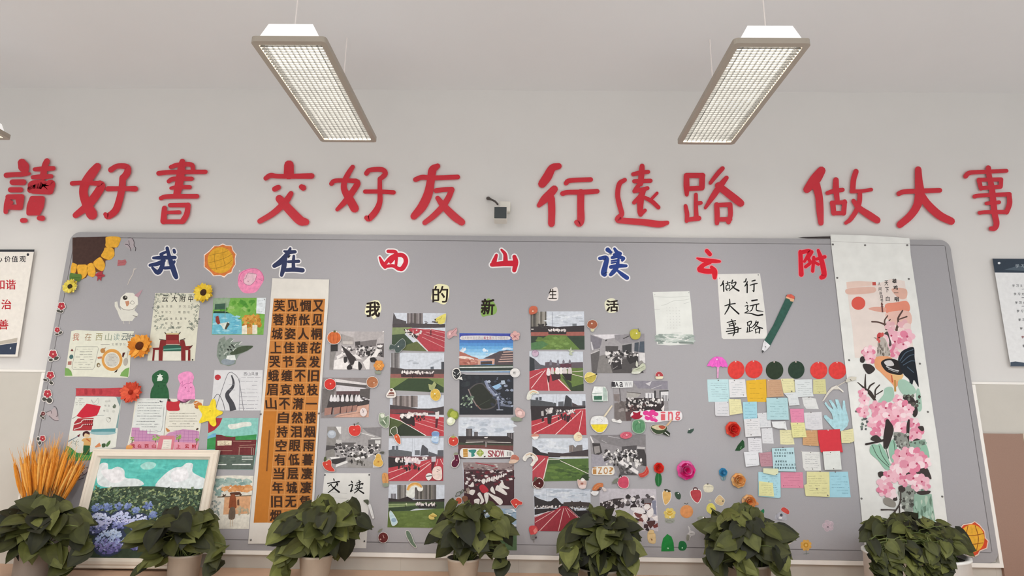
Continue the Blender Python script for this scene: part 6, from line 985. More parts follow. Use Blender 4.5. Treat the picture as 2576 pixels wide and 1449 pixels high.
s.crowd(830, 740, 1030, 880, 22, ('6e7268', '46423e', '8aa090', '5a5650'), 12, 28); s.crowd(320, 1020, 400, 1160, 12, ('55585a', '6e7a72'), 14, 26)
for x, y, r in ((340, 720, 60), (360, 810, 70), (340, 930, 80), (360, 960, 60), (400, 220, 66), (430, 300, 70), (500, 890, 80), (620, 900, 90), (700, 900, 70), (770, 800, 66), (830, 880, 84), (900, 920, 70), (540, 980, 90), (660, 990, 80), (770, 1000, 100), (870, 1000, 70), (470, 1080, 80), (540, 1150, 96), (500, 1200, 70), (620, 1080, 60), (740, 1100, 70), (810, 1150, 92), (960, 1090, 76), (1000, 1200, 86), (940, 1240, 66)): blossom(s, x, y, r, BLO)
for q in ([(640, 1060, 50), (660, 1150, 110), (640, 1260, 100), (620, 1370, 60)], [(900, 1050, 26), (890, 1140, 40), (890, 1280, 26), (910, 1360, 14)], [(380, 1340, 26), (480, 1320, 24), (600, 1290, 30)]): s.brush(q, '3a3332')
for p in ([(450, 1250), (510, 1230), (570, 1290), (540, 1310), (440, 1290)], [(950, 1300), (1000, 1270), (1050, 1300), (1000, 1330)], [(1010, 1130), (1070, 1120), (1085, 1170), (1050, 1180)]): s.poly(p, '403a38', True)
s.poly([(720, 1200), (840, 1210), (900, 1320), (890, 1400), (800, 1400), (740, 1300)], '8a8c86', True); s.crowd(730, 1220, 900, 1400, 16, ('6a6a66', 'aab0a8', '505250'), 12, 28)
s.poly([(900, 1310), (1100, 1280), (1125, 1440), (930, 1440)], '8aa394'); s.crowd(910, 1300, 1110, 1440, 18, ('74887a', 'a0b8aa', '5c6a60'), 14, 32)
s.v = S3
for p in ([(330, 130), (360, 85), (420, 90), (460, 80), (520, 180), (570, 300), (600, 370), (520, 390), (430, 280), (340, 200)], [(580, 60), (620, 30), (660, 130), (680, 260), (600, 300), (560, 150)], [(950, 120), (1010, 90), (1040, 160), (1050, 250), (970, 210)]): s.poly(p, '8fb8a2', True)
for l in ([(355, 90), (430, 240), (580, 380)], [(440, 100), (480, 220), (560, 340)], [(520, 120), (560, 260)], [(620, 40), (640, 200)]): s.line(l, 9, '54665a')
s.crowd(760, 640, 1080, 980, 50, ('8fb09c', '6f8a7a', 'a8c2b2', '5a6a60', '9aa89c'), 16, 44, .7, 1.6); s.poly([(870, 690), (1080, 690), (1100, 850), (1135, 1080), (940, 1095), (930, 1060), (890, 1060), (850, 1000)], '8fae9c'); s.crowd(880, 720, 1110, 1060, 34, ('7c9a8a', 'a4c0b0', '66806f', 'b4c4b4'), 14, 40, .6, 1.8)
s.poly([(680, 640), (860, 590), (860, 760), (830, 960), (760, 900), (700, 760)], '8c928a', True); s.crowd(700, 640, 850, 860, 22, ('5c5f5a', 'a8aea4', '4a4a46'), 14, 30)
for p in ([(430, 430), (480, 415), (520, 460), (480, 490), (440, 480)], [(730, 420), (900, 400), (960, 440), (800, 520)], [(930, 380), (1010, 350), (1075, 480), (1060, 510), (960, 460)], [(680, 600), (740, 590), (760, 650), (690, 660)], [(900, 660), (1060, 650), (1040, 690), (940, 700)], [(430, 640), (465, 640), (455, 680), (425, 670)], [(600, 720), (640, 700), (665, 760), (620, 770)]): s.poly(p, '423b39', True)
for x, y, r in ((690, 230, 90), (780, 200, 90), (870, 200, 90), (950, 250, 80), (1010, 310, 70), (690, 330, 100), (800, 340, 110), (900, 320, 100), (640, 400, 80), (620, 470, 84), (700, 450, 90), (560, 470, 76), (750, 530, 76), (500, 560, 90), (540, 640, 100), (490, 640, 80), (590, 690, 70), (860, 500, 90), (960, 540, 96), (1010, 590, 60), (900, 590, 70)): blossom(s, x, y, r, BLO)
for q in ([(705, 650, 16), (700, 780, 18), (650, 880, 20), (520, 1040, 24)], [(650, 885, 14), (560, 880, 14), (470, 880, 20)], [(690, 840, 14), (695, 960, 14), (708, 1070, 22)], [(720, 990, 8), (770, 1060, 8)]): s.brush(q, '4a4340')
s.poly([(500, 740), (560, 735), (640, 790), (630, 850), (540, 830), (495, 790)], '8f8a82', True)
s.done()
s = Sheet('scroll_rod', PX, [(2006, 598), (2020, 596.3), (2089, 594.5), (2089, 600.5), (2030, 600)], '3c3636', 'thin dark rod lying along the board top left of the rooster scroll', 'rod', t=0.004); s.done()
# ------------------------------------------------------------------ small stickers and cut-outs pinned over and between the photos
STK = 'fruit and flower stickers among the photos'
def sticker(name, v, out, col, lab, cat='sticker', border='dcd8d2', bw=6, lay=2, sm=True, dots=(), grp=STK, det=None):
    o = cr_closed(out, 4) if sm else out
    s = Sheet(name, v, grow(o, bw) if bw else o, border if bw else col, lab, cat, grp, lay=lay, mat=M_PAINT)
    if bw: s.poly(o, col)
    for d in (det or ()):
        k = d[0]
        if k == 'l': s.line(d[1], d[2], d[3])
        elif k == 'e': s.ell(*d[1:])
        elif k == 'p': s.poly(d[1], d[2], d[3] if len(d) > 3 else True)
    for d in dots: s.pin(*d)
    return s.done()
def E_(cx, cy, rx, ry, rot=0, n=10): return ell(cx, cy, rx, ry, rot, n)
FL = 'flower stickers down the left edge'
def plum(v, cx, cy, r, leaves, lab, col='ae3a44', bord='d6d0cc', big=False):
    s = Sheet('flower_sticker', v, None, None, lab, 'sticker', FL, lay=1, mat=M_PAINT)
    s.body(petals(cx, cy, r * 1.22, r * .98, 5), bord)
    for lx, ly, la, lb, rot in leaves: s.body(E_(lx, ly, la * 1.3, lb * 1.45, rot, 14), bord)
    s.k += 6
    for lx, ly, la, lb, rot in leaves: s.line([(cx, cy + r * .6), (lx, ly)], r * .12, '5a584c'); s.poly(E_(lx, ly, la, lb, rot, 14), '4b4a44')
    s.poly(petals(cx, cy, r, r * .78, 5), col); s.ell(cx + 2, cy, r * .2, r * .2, 'd8b8a8', 0, 8); s.done()
plum(A1, 560, 688, 34, [(535, 735, 20, 11, 20), (562, 738, 16, 10, -30)], 'topmost red flower sticker on the left edge of the board')
plum(V5, 412, 128, 44, [(465, 175, 32, 20, -40), (405, 200, 32, 14, 10)], 'small red flower sticker level with the menu drawing top')
plum(V5, 342, 520, 66, [(308, 615, 34, 22, 0), (398, 588, 42, 26, -25)], 'red flower sticker with a wide white border left of the menu drawing', bord='e0dcd8')
plum(V5, 300, 862, 62, [(217, 938, 32, 20, 20), (312, 985, 34, 24, 35)], 'red flower sticker just below the menu drawing on the left edge')
plum(V5, 255, 1162, 64, [(200, 1250, 34, 30, 30), (285, 1272, 44, 40, 20)], 'red flower sticker level with the red paper strip')
plum(V7, 215, 610, 42, [(175, 650, 22, 26, 0), (215, 690, 30, 20, 30)], 'dark small flower sticker beside a butterfly outline', col='6e3c40')
plum(V7, 205, 1082, 56, [(120, 1090, 24, 36, 0), (150, 1170, 30, 34, 0)], 'lowest red flower sticker on the left edge', bord='dedad6')
butterfly(V7, [(270, 600), (360, 560), (430, 500), (470, 560), (495, 650), (510, 730), (440, 750), (360, 680)], [[(270, 590), (360, 555), (375, 610)], [(415, 470), (460, 490), (490, 580), (495, 650), (460, 660)], [(330, 650), (420, 730), (510, 740)]], 'b4a6a8', 'pale outlined butterfly sticker left of the flag drawing').done()
butterfly(P2, [(650, 70), (690, 20), (735, -20), (770, 40), (780, 110), (730, 130), (660, 115)], [[(700, 10), (740, 10), (770, 50), (785, 150)], [(690, 40), (695, 130)]], 'b8a4a4', 'pinkish butterfly sticker just above the wheat ears').done()
butterfly(P2, [(960, 160), (1020, 110), (1080, 80), (1115, 95), (1090, 160), (1040, 185), (1000, 240), (960, 235)], [[(960, 170), (1020, 110), (1090, 85), (1115, 100), (1080, 160), (1010, 180), (960, 170)], [(1010, 190), (975, 240), (1060, 210)], [(1030, 130), (1050, 160)]], 'b8aaac', 'pale butterfly sticker between the wheat and the leaning picture').done()

sticker('pumpkin_sticker', P6, E_(245, 180, 102, 94), 'c4683c', 'orange pumpkin sticker on the corner of the reading photo', det=[('l', [(200, 100), (180, 180), (205, 265)], 6, '9c4c28'), ('l', [(245, 95), (235, 180), (245, 272)], 6, '9c4c28'), ('l', [(285, 100), (300, 180), (280, 262)], 6, '9c4c28'), ('p', [(235, 95), (240, 70), (268, 72), (262, 98)], '5a5a38')], dots=[(280, 90, 'e4dcd0', 12)])
sticker('marigold_sticker', P6, petals(925, 600, 82, 66, 6), 'd08c48', 'orange flower sticker at the lower right of the reading photo', bw=0, det=[('e', 925, 605, 30, 26, 'dcab62'), ('l', [(870, 560), (925, 600), (975, 560)], 5, 'a8662c'), ('l', [(880, 650), (925, 610), (970, 655)], 5, 'a8662c'), ('p', [(865, 690), (950, 690), (945, 730), (875, 725)], '8c9284')])
sticker('tomato_sticker', P6, E_(183, 886, 86, 84), 'c63a34', 'glossy red round sticker at the upper left of the brownish photo', dots=[(190, 880, 'e0a49c', 13)])
sticker('mushroom_cap_sticker', P6, E_(825, 855, 86, 84), 'a66c4c', 'brown round sticker at the upper right of the brownish photo', det=[('p', [(850, 880), (905, 860), (890, 910), (850, 930)], 'b47c5a')], dots=[(850, 865, 'd8bca8', 12)])
sticker('radish_sticker', P6, E_(690, 1310, 50, 62), 'd8cac8', 'white round sticker with a dark mark at the brownish photo bottom', bw=3, det=[('l', [(670, 1265), (690, 1300), (680, 1320)], 7, '5c5254')])
sticker('apple_sticker', P7, [(670, 225), (740, 215), (780, 270), (770, 350), (730, 400), (670, 415), (610, 395), (565, 340), (560, 270), (600, 225)], 'c9403a', 'red apple sticker at the top of the classroom photo', det=[('l', [(665, 225), (658, 185)], 18, '4c3028'), ('p', [(690, 195), (720, 165), (750, 160), (730, 190)], '7a7c70')], dots=[(655, 300, 'e8a898', 13)])
sticker('chili_sticker', P7, [(80, 905), (150, 870), (215, 845), (245, 890), (245, 960), (295, 1020), (295, 1055), (200, 1050), (125, 1005)], 'c44438', 'red pepper sticker at the lower left of the classroom photo', det=[('p', [(105, 860), (115, 800), (145, 795), (150, 850), (125, 880)], '4c5438'), ('p', [(140, 870), (215, 810), (170, 870)], 'b8bc9c')], dots=[(160, 930, 'e4b4a8', 13)])
sticker('pear_sticker', P7, [(1095, 735), (1140, 760), (1155, 830), (1185, 900), (1150, 965), (1080, 970), (1015, 940), (1010, 880), (1045, 820), (1060, 760)], 'cfa654', 'yellow pear sticker at the lower right of the classroom photo', det=[('p', [(1120, 710), (1160, 695), (1210, 700), (1190, 740), (1150, 730)], '5a5a54'), ('e', 1100, 880, 16, 14, 'b87a3c')])
sticker('lily_sticker', P7, [(1120, 10), (1200, 0), (1230, 60), (1290, 40), (1300, 150), (1285, 240), (1230, 265), (1160, 220), (1115, 160)], '8c9a84', 'green and white calla sticker between two photo columns', det=[('p', [(1130, 160), (1190, 130), (1260, 60), (1240, 200), (1200, 220)], '6a7a64'), ('p', [(1180, 110), (1215, 140), (1240, 195), (1205, 160)], 'd8dccc'), ('p', [(1135, 20), (1190, 5), (1210, 60), (1160, 80)], 'd4d8c8')])
sticker('carrot_sticker', Q2, [(200, 730), (250, 705), (290, 770), (298, 860), (255, 845), (215, 790)], 'c95c3c', 'orange carrot sticker with white outlined green top', bw=8, det=[('p', [(155, 650), (180, 615), (235, 605), (245, 690), (200, 730), (160, 690)], '56604a', False), ('l', [(190, 735), (140, 670), (165, 610), (235, 595), (250, 690)], 9, 'dcdcd4')], dots=[(232, 752, 'e4b49c', 13)])
sticker('shrimp_sticker', Q3, [(145, 80), (190, 60), (235, 90), (245, 170), (235, 260), (200, 290), (160, 260), (140, 170)], 'c9925c', 'tan orange sticker with a grey green tail left of the lowest field photo', bw=0, det=[('l', [(175, 80), (205, 180), (195, 280)], 8, 'a87440'), ('p', [(150, 240), (235, 235), (240, 285), (170, 295)], '8a9280')])
sticker('microphone_sticker', P8, [(830, 585), (870, 590), (920, 770), (925, 810), (895, 800)], 'd6d6d6', 'white handled sticker with a dark green head on the calligraphy sheet edge', bw=3, det=[('p', [(750, 525), (790, 505), (835, 510), (840, 560), (820, 590), (790, 560)], '4f5444'), ('l', [(825, 590), (850, 570)], 12, '6a6a60')])
sticker('cherry_sticker', P8, E_(1080, 1135, 80, 84), '612a2a', 'dark glossy cherry sticker below the second photo column', det=[('p', [(990, 1040), (1020, 1000), (1070, 985), (1050, 1020), (1000, 1050)], '7e8070'), ('l', [(1075, 1090), (1095, 1145)], 10, 'c4a49c'), ('e', 1035, 1165, 14, 14, 'c49a92')])
sticker('leaf_flower_sticker', Q1, [(210, 620), (270, 560), (330, 520), (370, 560), (370, 640), (320, 690), (270, 735), (225, 730), (200, 680), (125, 690), (140, 610)], '4c5856', 'dark grey green leaf sticker at the topmost column photo corner', border='aab0aa', dots=[(265, 640, 'e8e8e4', 12)])
sticker('banana_sticker', Q1, [(850, 210), (920, 160), (1010, 120), (1020, 150), (1000, 260), (930, 285), (880, 265)], 'd4c86c', 'yellow banana sticker on the topmost column photo corner', bw=3, det=[('l', [(870, 225), (940, 190), (960, 160)], 7, 'a89c44'), ('e', 850, 215, 12, 14, '4c4632'), ('e', 880, 255, 10, 12, '4c4632')])
sticker('bow_sticker', Q1, [(1035, 440), (1070, 390), (1130, 380), (1180, 340), (1200, 380), (1185, 430), (1205, 480), (1150, 470), (1070, 520), (1040, 490)], 'c49a9c', 'pinkish bow sticker left of the blue sky photo top', bw=0, det=[('l', [(1050, 440), (1110, 430), (1190, 350)], 6, '84585c'), ('e', 1080, 440, 20, 22, 'dcb8b8')])
sticker('cake_sticker', Q2, [(80, 80), (120, 20), (160, -20), (215, 40), (220, 110), (150, 130), (85, 120)], 'dcd6d0', 'small brown and white cake slice sticker left of two track photos', bw=5, det=[('p', [(95, 80), (130, 40), (190, 40), (205, 80), (150, 75)], '84564c', False), ('l', [(90, 95), (200, 95)], 10, '6a4840'), ('e', 155, 10, 22, 20, '7a5048')])
sticker('pineapple_sticker', Q2, [(790, 20), (850, -10), (910, 20), (935, 100), (900, 165), (840, 175), (785, 130), (775, 70)], 'd0ac50', 'yellow pineapple sticker between two track photos', bw=4, det=[('p', [(755, 0), (740, -90), (800, -75), (830, -130), (870, -85), (840, -20), (800, 20)], '9ca272', False), ('l', [(800, 30), (880, 140)], 5, 'a8822c'), ('l', [(900, 40), (810, 130)], 5, 'a8822c')], dots=[(842, 70, 'efe6c8', 14)])
sticker('cabbage_sticker', Q2, [(1040, 380), (1070, 320), (1110, 300), (1150, 330), (1200, 350), (1220, 410), (1190, 470), (1120, 470), (1060, 440)], '7c8a3c', 'green cabbage sticker with a white stem right of the third column photo', bw=0, det=[('p', [(1085, 390), (1130, 340), (1190, 370), (1180, 440), (1110, 440)], 'a4ac50'), ('p', [(1030, 500), (1060, 450), (1110, 440), (1170, 490), (1120, 560), (1060, 560)], 'd0d4b8'), ('e', 1085, 490, 38, 46, 'e2e4d4')])
sticker('tomato_sticker', Q2, E_(1138, 815, 78, 78), 'c2443a', 'small red tomato sticker with green sepals left of the cloudy stadium photo', det=[('p', [(1095, 750), (1130, 735), (1180, 745), (1150, 765), (1125, 770)], '9c9c5c'), ('l', [(1135, 745), (1135, 705)], 6, '8a8a60')], dots=[(1138, 810, 'ecc0b0', 13)])
sticker('eggplant_sticker', Q2, [(1150, 1040), (1205, 1030), (1225, 1090), (1230, 1150), (1190, 1220), (1140, 1230), (1110, 1200), (1120, 1140), (1160, 1100)], '5a2338', 'dark purple eggplant sticker left of the lettered strip', bw=9, det=[('p', [(1145, 1035), (1160, 1000), (1205, 1000), (1205, 1035)], '8a8c78')], dots=[(1192, 1120, 'c48a98', 12)])
sticker('bottle_sticker', Q2, [(805, 680), (850, 660), (905, 680), (905, 760), (895, 850), (840, 855), (790, 820), (800, 760)], '8fa8c8', 'blue water jug sticker between two track photos', bw=3, det=[('p', [(805, 670), (905, 680), (905, 730), (800, 730)], '7490b8'), ('p', [(800, 750), (895, 750), (885, 830), (795, 810)], 'b4c8dc')], dots=[(848, 760, 'dfe6ec', 12)])
sticker('backpack_sticker', Q2, [(830, 1240), (880, 1220), (940, 1235), (955, 1330), (945, 1420), (870, 1430), (815, 1390), (805, 1300)], 'e0c9c0', 'pale pink backpack sticker on the red lanes photo', bw=3, det=[('l', [(880, 1270), (920, 1280)], 9, '4a3c3a'), ('l', [(870, 1300), (900, 1305)], 9, '4a3c3a'), ('p', [(700, 1360), (740, 1325), (790, 1335), (790, 1400), (745, 1440), (710, 1410)], 'e2e2de'), ('l', [(705, 1375), (795, 1365)], 14, '2c2c2e')])
sticker('rainbow_sticker', Q3, [(545, 370), (560, 290), (620, 235), (700, 220), (770, 250), (815, 310), (800, 360), (740, 360), (710, 300), (680, 320), (680, 440), (640, 480), (545, 440)], 'd6d8d2', 'orange rainbow sticker with white clouds on the lowest field photo', bw=3, det=[('l', [(560, 350), (590, 280), (650, 245), (710, 240), (770, 270), (790, 310)], 34, 'cf9a52'), ('l', [(580, 350), (610, 295), (660, 268), (720, 268), (760, 300)], 14, 'dcb878'), ('e', 770, 335, 40, 32, 'dcdcd6')])
sticker('bottle_sticker', Q3, [(275, 690), (330, 750), (390, 860), (385, 900), (340, 935), (305, 930), (280, 850), (262, 760)], 'b8d0d6', 'pale blue bottle sticker on the left of the lowest field photo', bw=4, det=[('e', 335, 845, 42, 36, '8fa8bc')])
sticker('tulip_sticker', Q3, [(915, 770), (960, 740), (985, 725), (1050, 775), (1000, 800), (1010, 830), (940, 835), (912, 805)], 'd4c070', 'yellow flower sticker half behind the pothos in the middle', bw=0, det=[('p', [(930, 770), (1040, 775), (980, 790)], 'a8863c')])
sticker('cucumber_sticker', Q3, [(540, 1025), (580, 1030), (625, 1100), (660, 1200), (705, 1280), (690, 1300), (620, 1240), (560, 1140), (540, 1080)], '647664', 'dark green cucumber sticker right of the dark cherry sticker', bw=6)
s = Sheet('lettered_strip', Q4, cr_closed([(178, 160), (250, 148), (510, 145), (760, 155), (915, 160), (920, 205), (800, 212), (500, 210), (190, 212)], 3), 'd6d2d2', 'long white lettered strip across the blue sky photo', 'lettered strip', lay=1)
for k in range(17):
    x = 205 + k * 42; s.text('云大附中我在西山新生活学习书园地大'[k], x - 17, 160, x + 17, 204, 'a53a5c' if 8 <= k <= 10 else 'a8a0a4', 1)
s.done()
sticker('blossom_sticker', Q4, petals(1003, 150, 76, 56, 5, -60), 'cfa4a0', 'pale pink flower sticker at the right top of the blue sky photo', bw=0, det=[('e', 1000, 160, 18, 18, 'b07a80'), ('l', [(960, 120), (1000, 155), (1050, 130)], 5, '946468'), ('l', [(955, 200), (1000, 160), (1045, 205)], 5, '946468')])
sticker('leaf_sticker', Q4, [(60, 690), (90, 655), (140, 660), (165, 720), (150, 770), (110, 805), (65, 760)], '3a3a3c', 'black leaf sticker with white border left of the dark aerial photo', bw=12, det=[('l', [(60, 690), (95, 715)], 9, 'd4d4d0'), ('l', [(60, 740), (100, 765)], 9, 'd4d4d0'), ('l', [(125, 740), (160, 700)], 9, 'd4d4d0'), ('p', [(130, 800), (190, 770), (205, 825)], 'd8d8d4', False)])
sticker('white_rose_sticker', Q4, E_(1000, 712, 76, 70), 'd8d5d3', 'white round flower sticker at the right top of the dark aerial photo', bw=0, det=[('l', [(960, 700), (1000, 690), (1010, 730), (970, 730)], 6, 'a8a4a2'), ('e', 985, 712, 14, 10, '7a7876')])
sticker('rose_sticker', Q4, [(1000, 1290), (1030, 1240), (1090, 1260), (1150, 1310), (1140, 1380), (1080, 1400), (1020, 1370)], 'c9a8a4', 'pink rose sticker with grey green leaves right of the dark aerial photo', bw=0, det=[('e', 1075, 1325, 36, 34, 'dcc0bc'), ('l', [(1030, 1290), (1090, 1280), (1120, 1340)], 5, '9a7472'), ('p', [(935, 1410), (1000, 1380), (1090, 1400), (1100, 1440), (1000, 1449)], '848c7c')])
s = Sheet('lettered_strip', Q5, cr_closed([(300, 540), (420, 530), (640, 535), (860, 550), (1075, 570), (1080, 655), (860, 668), (600, 675), (310, 668)], 3), 'dad8d4', 'white strip with a teal tree, a clover and red brown capitals', 'lettered strip', lay=1)
s.poly([(330, 540), (400, 535), (405, 660), (335, 665)], 'b88a48'); s.line([(335, 600), (405, 598)], 9, 'd8b478', False); s.line([(335, 635), (405, 633)], 9, 'd8b478', False); s.poly([(420, 555), (525, 550), (520, 590), (500, 610), (510, 640), (460, 660), (455, 600), (425, 585)], '3f8078', True); s.poly(petals(590, 600, 56, 40, 4, 45), '8fa04c'); s.line([(590, 550), (588, 660)], 8, 'd4d0a0', False); s.line([(545, 600), (635, 598)], 8, 'd4d0a0', False)
for ch, x in zip('SNOW', (738, 800, 858, 925)): s.text(ch, x - 30, 560, x + 32, 662, '96444e', 2)
for x in (1005, 1030, 1055): s.text('I', x - 8, 580, x + 8, 645, '8c8a88', 0)
s.poly(E_(660, 655, 18, 10, -40), '2c2c2a'); s.done()
sticker('mushroom_sticker', Q5, [(1050, 690), (1075, 635), (1130, 630), (1180, 670), (1175, 710), (1110, 700), (1060, 700)], 'b07060', 'orange pink mushroom sticker at the right end of the capital letter strip', bw=3, det=[('p', [(1030, 740), (1060, 705), (1170, 712), (1120, 755), (1040, 760)], 'd0b4a0')])
sticker('poppy_sticker', Q5, [(1055, 1340), (1100, 1300), (1140, 1295), (1180, 1325), (1230, 1350), (1220, 1385), (1170, 1390), (1130, 1440), (1100, 1410)], 'c8463e', 'red flower sticker at the lower right of the bowing pupils photo', bw=5, dots=[(1138, 1385, 'e8c4b4', 13)])
sticker('cherries_sticker', Q5, E_(265, 1325, 46, 50), 'a8543c', 'pair of brown red cherries sticker with outlined leaves by the pothos', det=[('p', [(310, 1290), (350, 1250), (400, 1270), (400, 1330), (350, 1340)], '7e5642'), ('l', [(215, 1260), (245, 1200), (300, 1190), (285, 1240), (215, 1260)], 9, '4c5440'), ('l', [(290, 1205), (320, 1160), (340, 1165), (320, 1205), (290, 1210)], 9, '4c5440')])
sticker('tomato_sticker', Q6, [(125, 120), (150, 70), (200, 60), (245, 75), (255, 130), (220, 175), (140, 185)], 'bf6850', 'orange red sticker at the top left of the green turf photo', bw=0, dots=[(185, 138, 'e8d0bc', 13)])
sticker('mushroom_sticker', Q6, [(1010, 350), (1030, 295), (1085, 272), (1140, 290), (1165, 345), (1130, 395), (1085, 405), (1035, 385)], '9a5c46', 'brown capped mushroom sticker right of the green turf photo', bw=5, det=[('p', [(1060, 412), (1120, 408), (1105, 445), (1075, 445)], 'c8c4a4')], dots=[(1080, 325, 'e0cec0', 14)])
sticker('grape_sticker', Q6, E_(220, 780, 48, 48), 'bfa8ba', 'pale purple round sticker between two right column photos', bw=0, det=[('l', [(172, 780), (185, 740), (230, 732), (268, 760), (262, 810), (220, 830)], 5, '7a5a74'), ('l', [(195, 760), (245, 755)], 5, '7a5a74')])
sticker('star_leaf_sticker', Q6, [(715, 720), (745, 725), (765, 675), (775, 730), (820, 745), (775, 765), (790, 810), (735, 800), (745, 755)], 'b4bca4', 'pale green star shaped sticker between two right column photos', bw=0, sm=False, dots=[(768, 750, 'e8e8e0', 9)])
sticker('lemon_sticker', Q6, [(970, 1150), (1000, 1080), (1060, 1065), (1120, 1090), (1150, 1105), (1130, 1180), (1080, 1225), (1010, 1215)], 'b8a850', 'yellow lemon half sticker with a dark tip right of the walking class photo', det=[('p', [(970, 1155), (1000, 1085), (1060, 1070), (1130, 1095), (1050, 1140)], 'dcc874'), ('l', [(975, 1160), (1140, 1105)], 7, '6a6438'), ('e', 1150, 1095, 12, 14, '3c3c34')])
sticker('rainbow_sticker', Q7, [(95, 110), (120, 40), (180, 5), (250, 25), (275, 60), (215, 60), (170, 80), (150, 140), (100, 150)], 'd6d6cc', 'pale rainbow sticker with a white cloud left of the marching photo', bw=4, det=[('l', [(140, 60), (185, 30), (245, 45)], 16, 'd0b088'), ('l', [(150, 80), (190, 55), (230, 60)], 10, 'a8b4a4')])
sticker('mushroom_sticker', Q7, [(160, 715), (180, 680), (230, 665), (275, 690), (270, 712)], 'c48878', 'red and white mushroom sticker at the lower left of the marching photo', bw=0, det=[('p', [(160, 716), (272, 712), (255, 750), (205, 762)], 'e0deda', False)])
sticker('onion_sticker', Q7, [(805, 710), (840, 665), (880, 645), (925, 690), (930, 745), (890, 778), (830, 775)], 'dccfb0', 'cream onion sticker at the lower right of the marching photo', bw=3, det=[('l', [(860, 690), (920, 700)], 9, 'c49a84'), ('l', [(870, 725), (925, 715)], 8, 'c49a84')])
sticker('rainbow_sticker', Q7, [(35, 1030), (90, 970), (160, 955), (230, 1000), (262, 1060), (230, 1100), (180, 1165), (150, 1140), (190, 1080), (160, 1020), (100, 1040), (75, 1085), (40, 1070)], 'd8d4cc', 'cream rainbow sticker with clouds left of the empty field photo', bw=3, det=[('l', [(80, 1000), (150, 975), (215, 1010), (235, 1050)], 18, 'ccb49c'), ('e', 162, 995, 16, 12, '6a6a64')])
sticker('chestnut_sticker', Q8, [(205, 220), (240, 195), (290, 150), (340, 160), (380, 210), (370, 280), (310, 325), (240, 310), (205, 270)], '4f2424', 'dark brown glossy chestnut sticker above the straight lanes photo', bw=8, det=[('p', [(210, 180), (240, 130), (275, 150), (245, 195), (215, 210)], '5c5a4c'), ('l', [(225, 270), (265, 305), (310, 315)], 12, 'dccfc8')], dots=[(308, 236, 'ece4e0', 13)])
sticker('cupcake_sticker', Q8, [(940, 180), (985, 185), (1020, 150), (1060, 180), (1090, 220), (1070, 310), (1020, 325), (965, 300)], 'c9aaa0', 'pale pudding cup sticker above the straight lanes photo', bw=5, border='cac4c0', det=[('e', 1025, 178, 32, 28, 'dcd8d4'), ('p', [(970, 275), (1080, 268), (1060, 315), (980, 318)], 'dcc8c4'), ('e', 1015, 240, 24, 16, '9c6458')])
sticker('tulip_sticker', Q8, [(135, 1000), (155, 945), (215, 935), (260, 950), (285, 1020), (240, 1080), (170, 1090)], 'c44a4c', 'red tulip sticker with grey leaves at the straight lanes photo corner', bw=0, det=[('p', [(205, 1020), (250, 965), (280, 1030), (230, 1070)], 'd48078', False), ('p', [(165, 1095), (240, 1085), (270, 1130), (225, 1160), (180, 1160)], '7c7a78'), ('e', 250, 1135, 18, 16, '4a3a44'), ('l', [(215, 1150), (220, 1215)], 9, '7a7876')])
sticker('croissant_sticker', R3, [(200, 350), (215, 290), (260, 245), (320, 230), (375, 240), (370, 300), (320, 300), (280, 350)], 'bf7248', 'orange rainbow sticker standing on a white chip left of the pale photo', bw=0, det=[('l', [(230, 330), (270, 280), (340, 255)], 10, 'd09064'), ('p', [(165, 395), (200, 365), (305, 368), (300, 400), (265, 438), (215, 438)], 'e2e0e0', False), ('p', [(280, 340), (320, 320), (340, 335), (300, 360)], '5a3a2c'), ('p', [(360, 300), (400, 310), (435, 350), (400, 372), (370, 340)], 'd6ccc8')])
sticker('radish_sticker', R3, [(690, 130), (740, 120), (790, 160), (800, 240), (780, 300), (720, 315), (650, 290), (620, 220), (640, 160)], 'c04a62', 'pinkish red radish sticker with a grey green leaf above the pale photo', bw=8, border='dfc4c4', det=[('p', [(525, 230), (570, 170), (630, 150), (620, 210), (560, 240)], '74786c'), ('p', [(635, 120), (660, 90), (685, 125), (660, 150)], '3a3634')], dots=[(663, 136, 'e4dcd8', 13)])
sticker('pomelo_sticker', R1, [(862, 240), (900, 200), (960, 195), (1020, 210), (1045, 270), (1030, 340), (980, 370), (910, 365), (870, 320)], 'b0aa48', 'yellow green round fruit sticker over the dark desks photo top edge', bw=0, det=[('p', [(1000, 170), (1020, 210), (1040, 230), (1010, 240)], '6a6c5c')], dots=[(975, 268, 'eeecd0', 14)])
sticker('leek_sticker', R1, [(890, 940), (930, 880), (1010, 850), (1070, 790), (1120, 800), (1130, 880), (1070, 920), (1040, 950), (960, 970), (900, 965)], 'b8bca8', 'pale green cabbage sticker at the dark desks photo lower right corner', bw=0, det=[('p', [(890, 945), (960, 930), (1050, 930), (1010, 965), (910, 968)], 'd2d4c8'), ('l', [(950, 900), (1040, 870), (1110, 830)], 9, '8a9278'), ('p', [(960, 820), (975, 740), (1000, 800), (990, 850)], 'c8c8bc')])
sticker('mushroom_sticker', R1, [(1300, 1000), (1330, 945), (1370, 930), (1415, 955), (1438, 1005), (1370, 1020)], 'a8444a', 'small red mushroom sticker above the busy classroom photo', bw=4, det=[('p', [(1310, 1020), (1430, 1015), (1420, 1055), (1325, 1060)], 'dcd4b8')], dots=[(1362, 992, 'efe6e0', 13)])
s = Sheet('lettered_strip', R1, [(545, 1130), (580, 1092), (915, 1090), (905, 1205), (700, 1212), (545, 1208)], 'dadada', 'white strip with black and grey letters on the busy classroom photo', 'lettered strip', lay=1)
for ch, x, c in zip('IAaWW', (572, 630, 710, 800, 868), ('3a383c', '3a383c', '3a383c', 'aaaaac', 'b4b4b6')): s.text(ch, x - 30, 1110, x + 30, 1195, c, 2)
s.done()
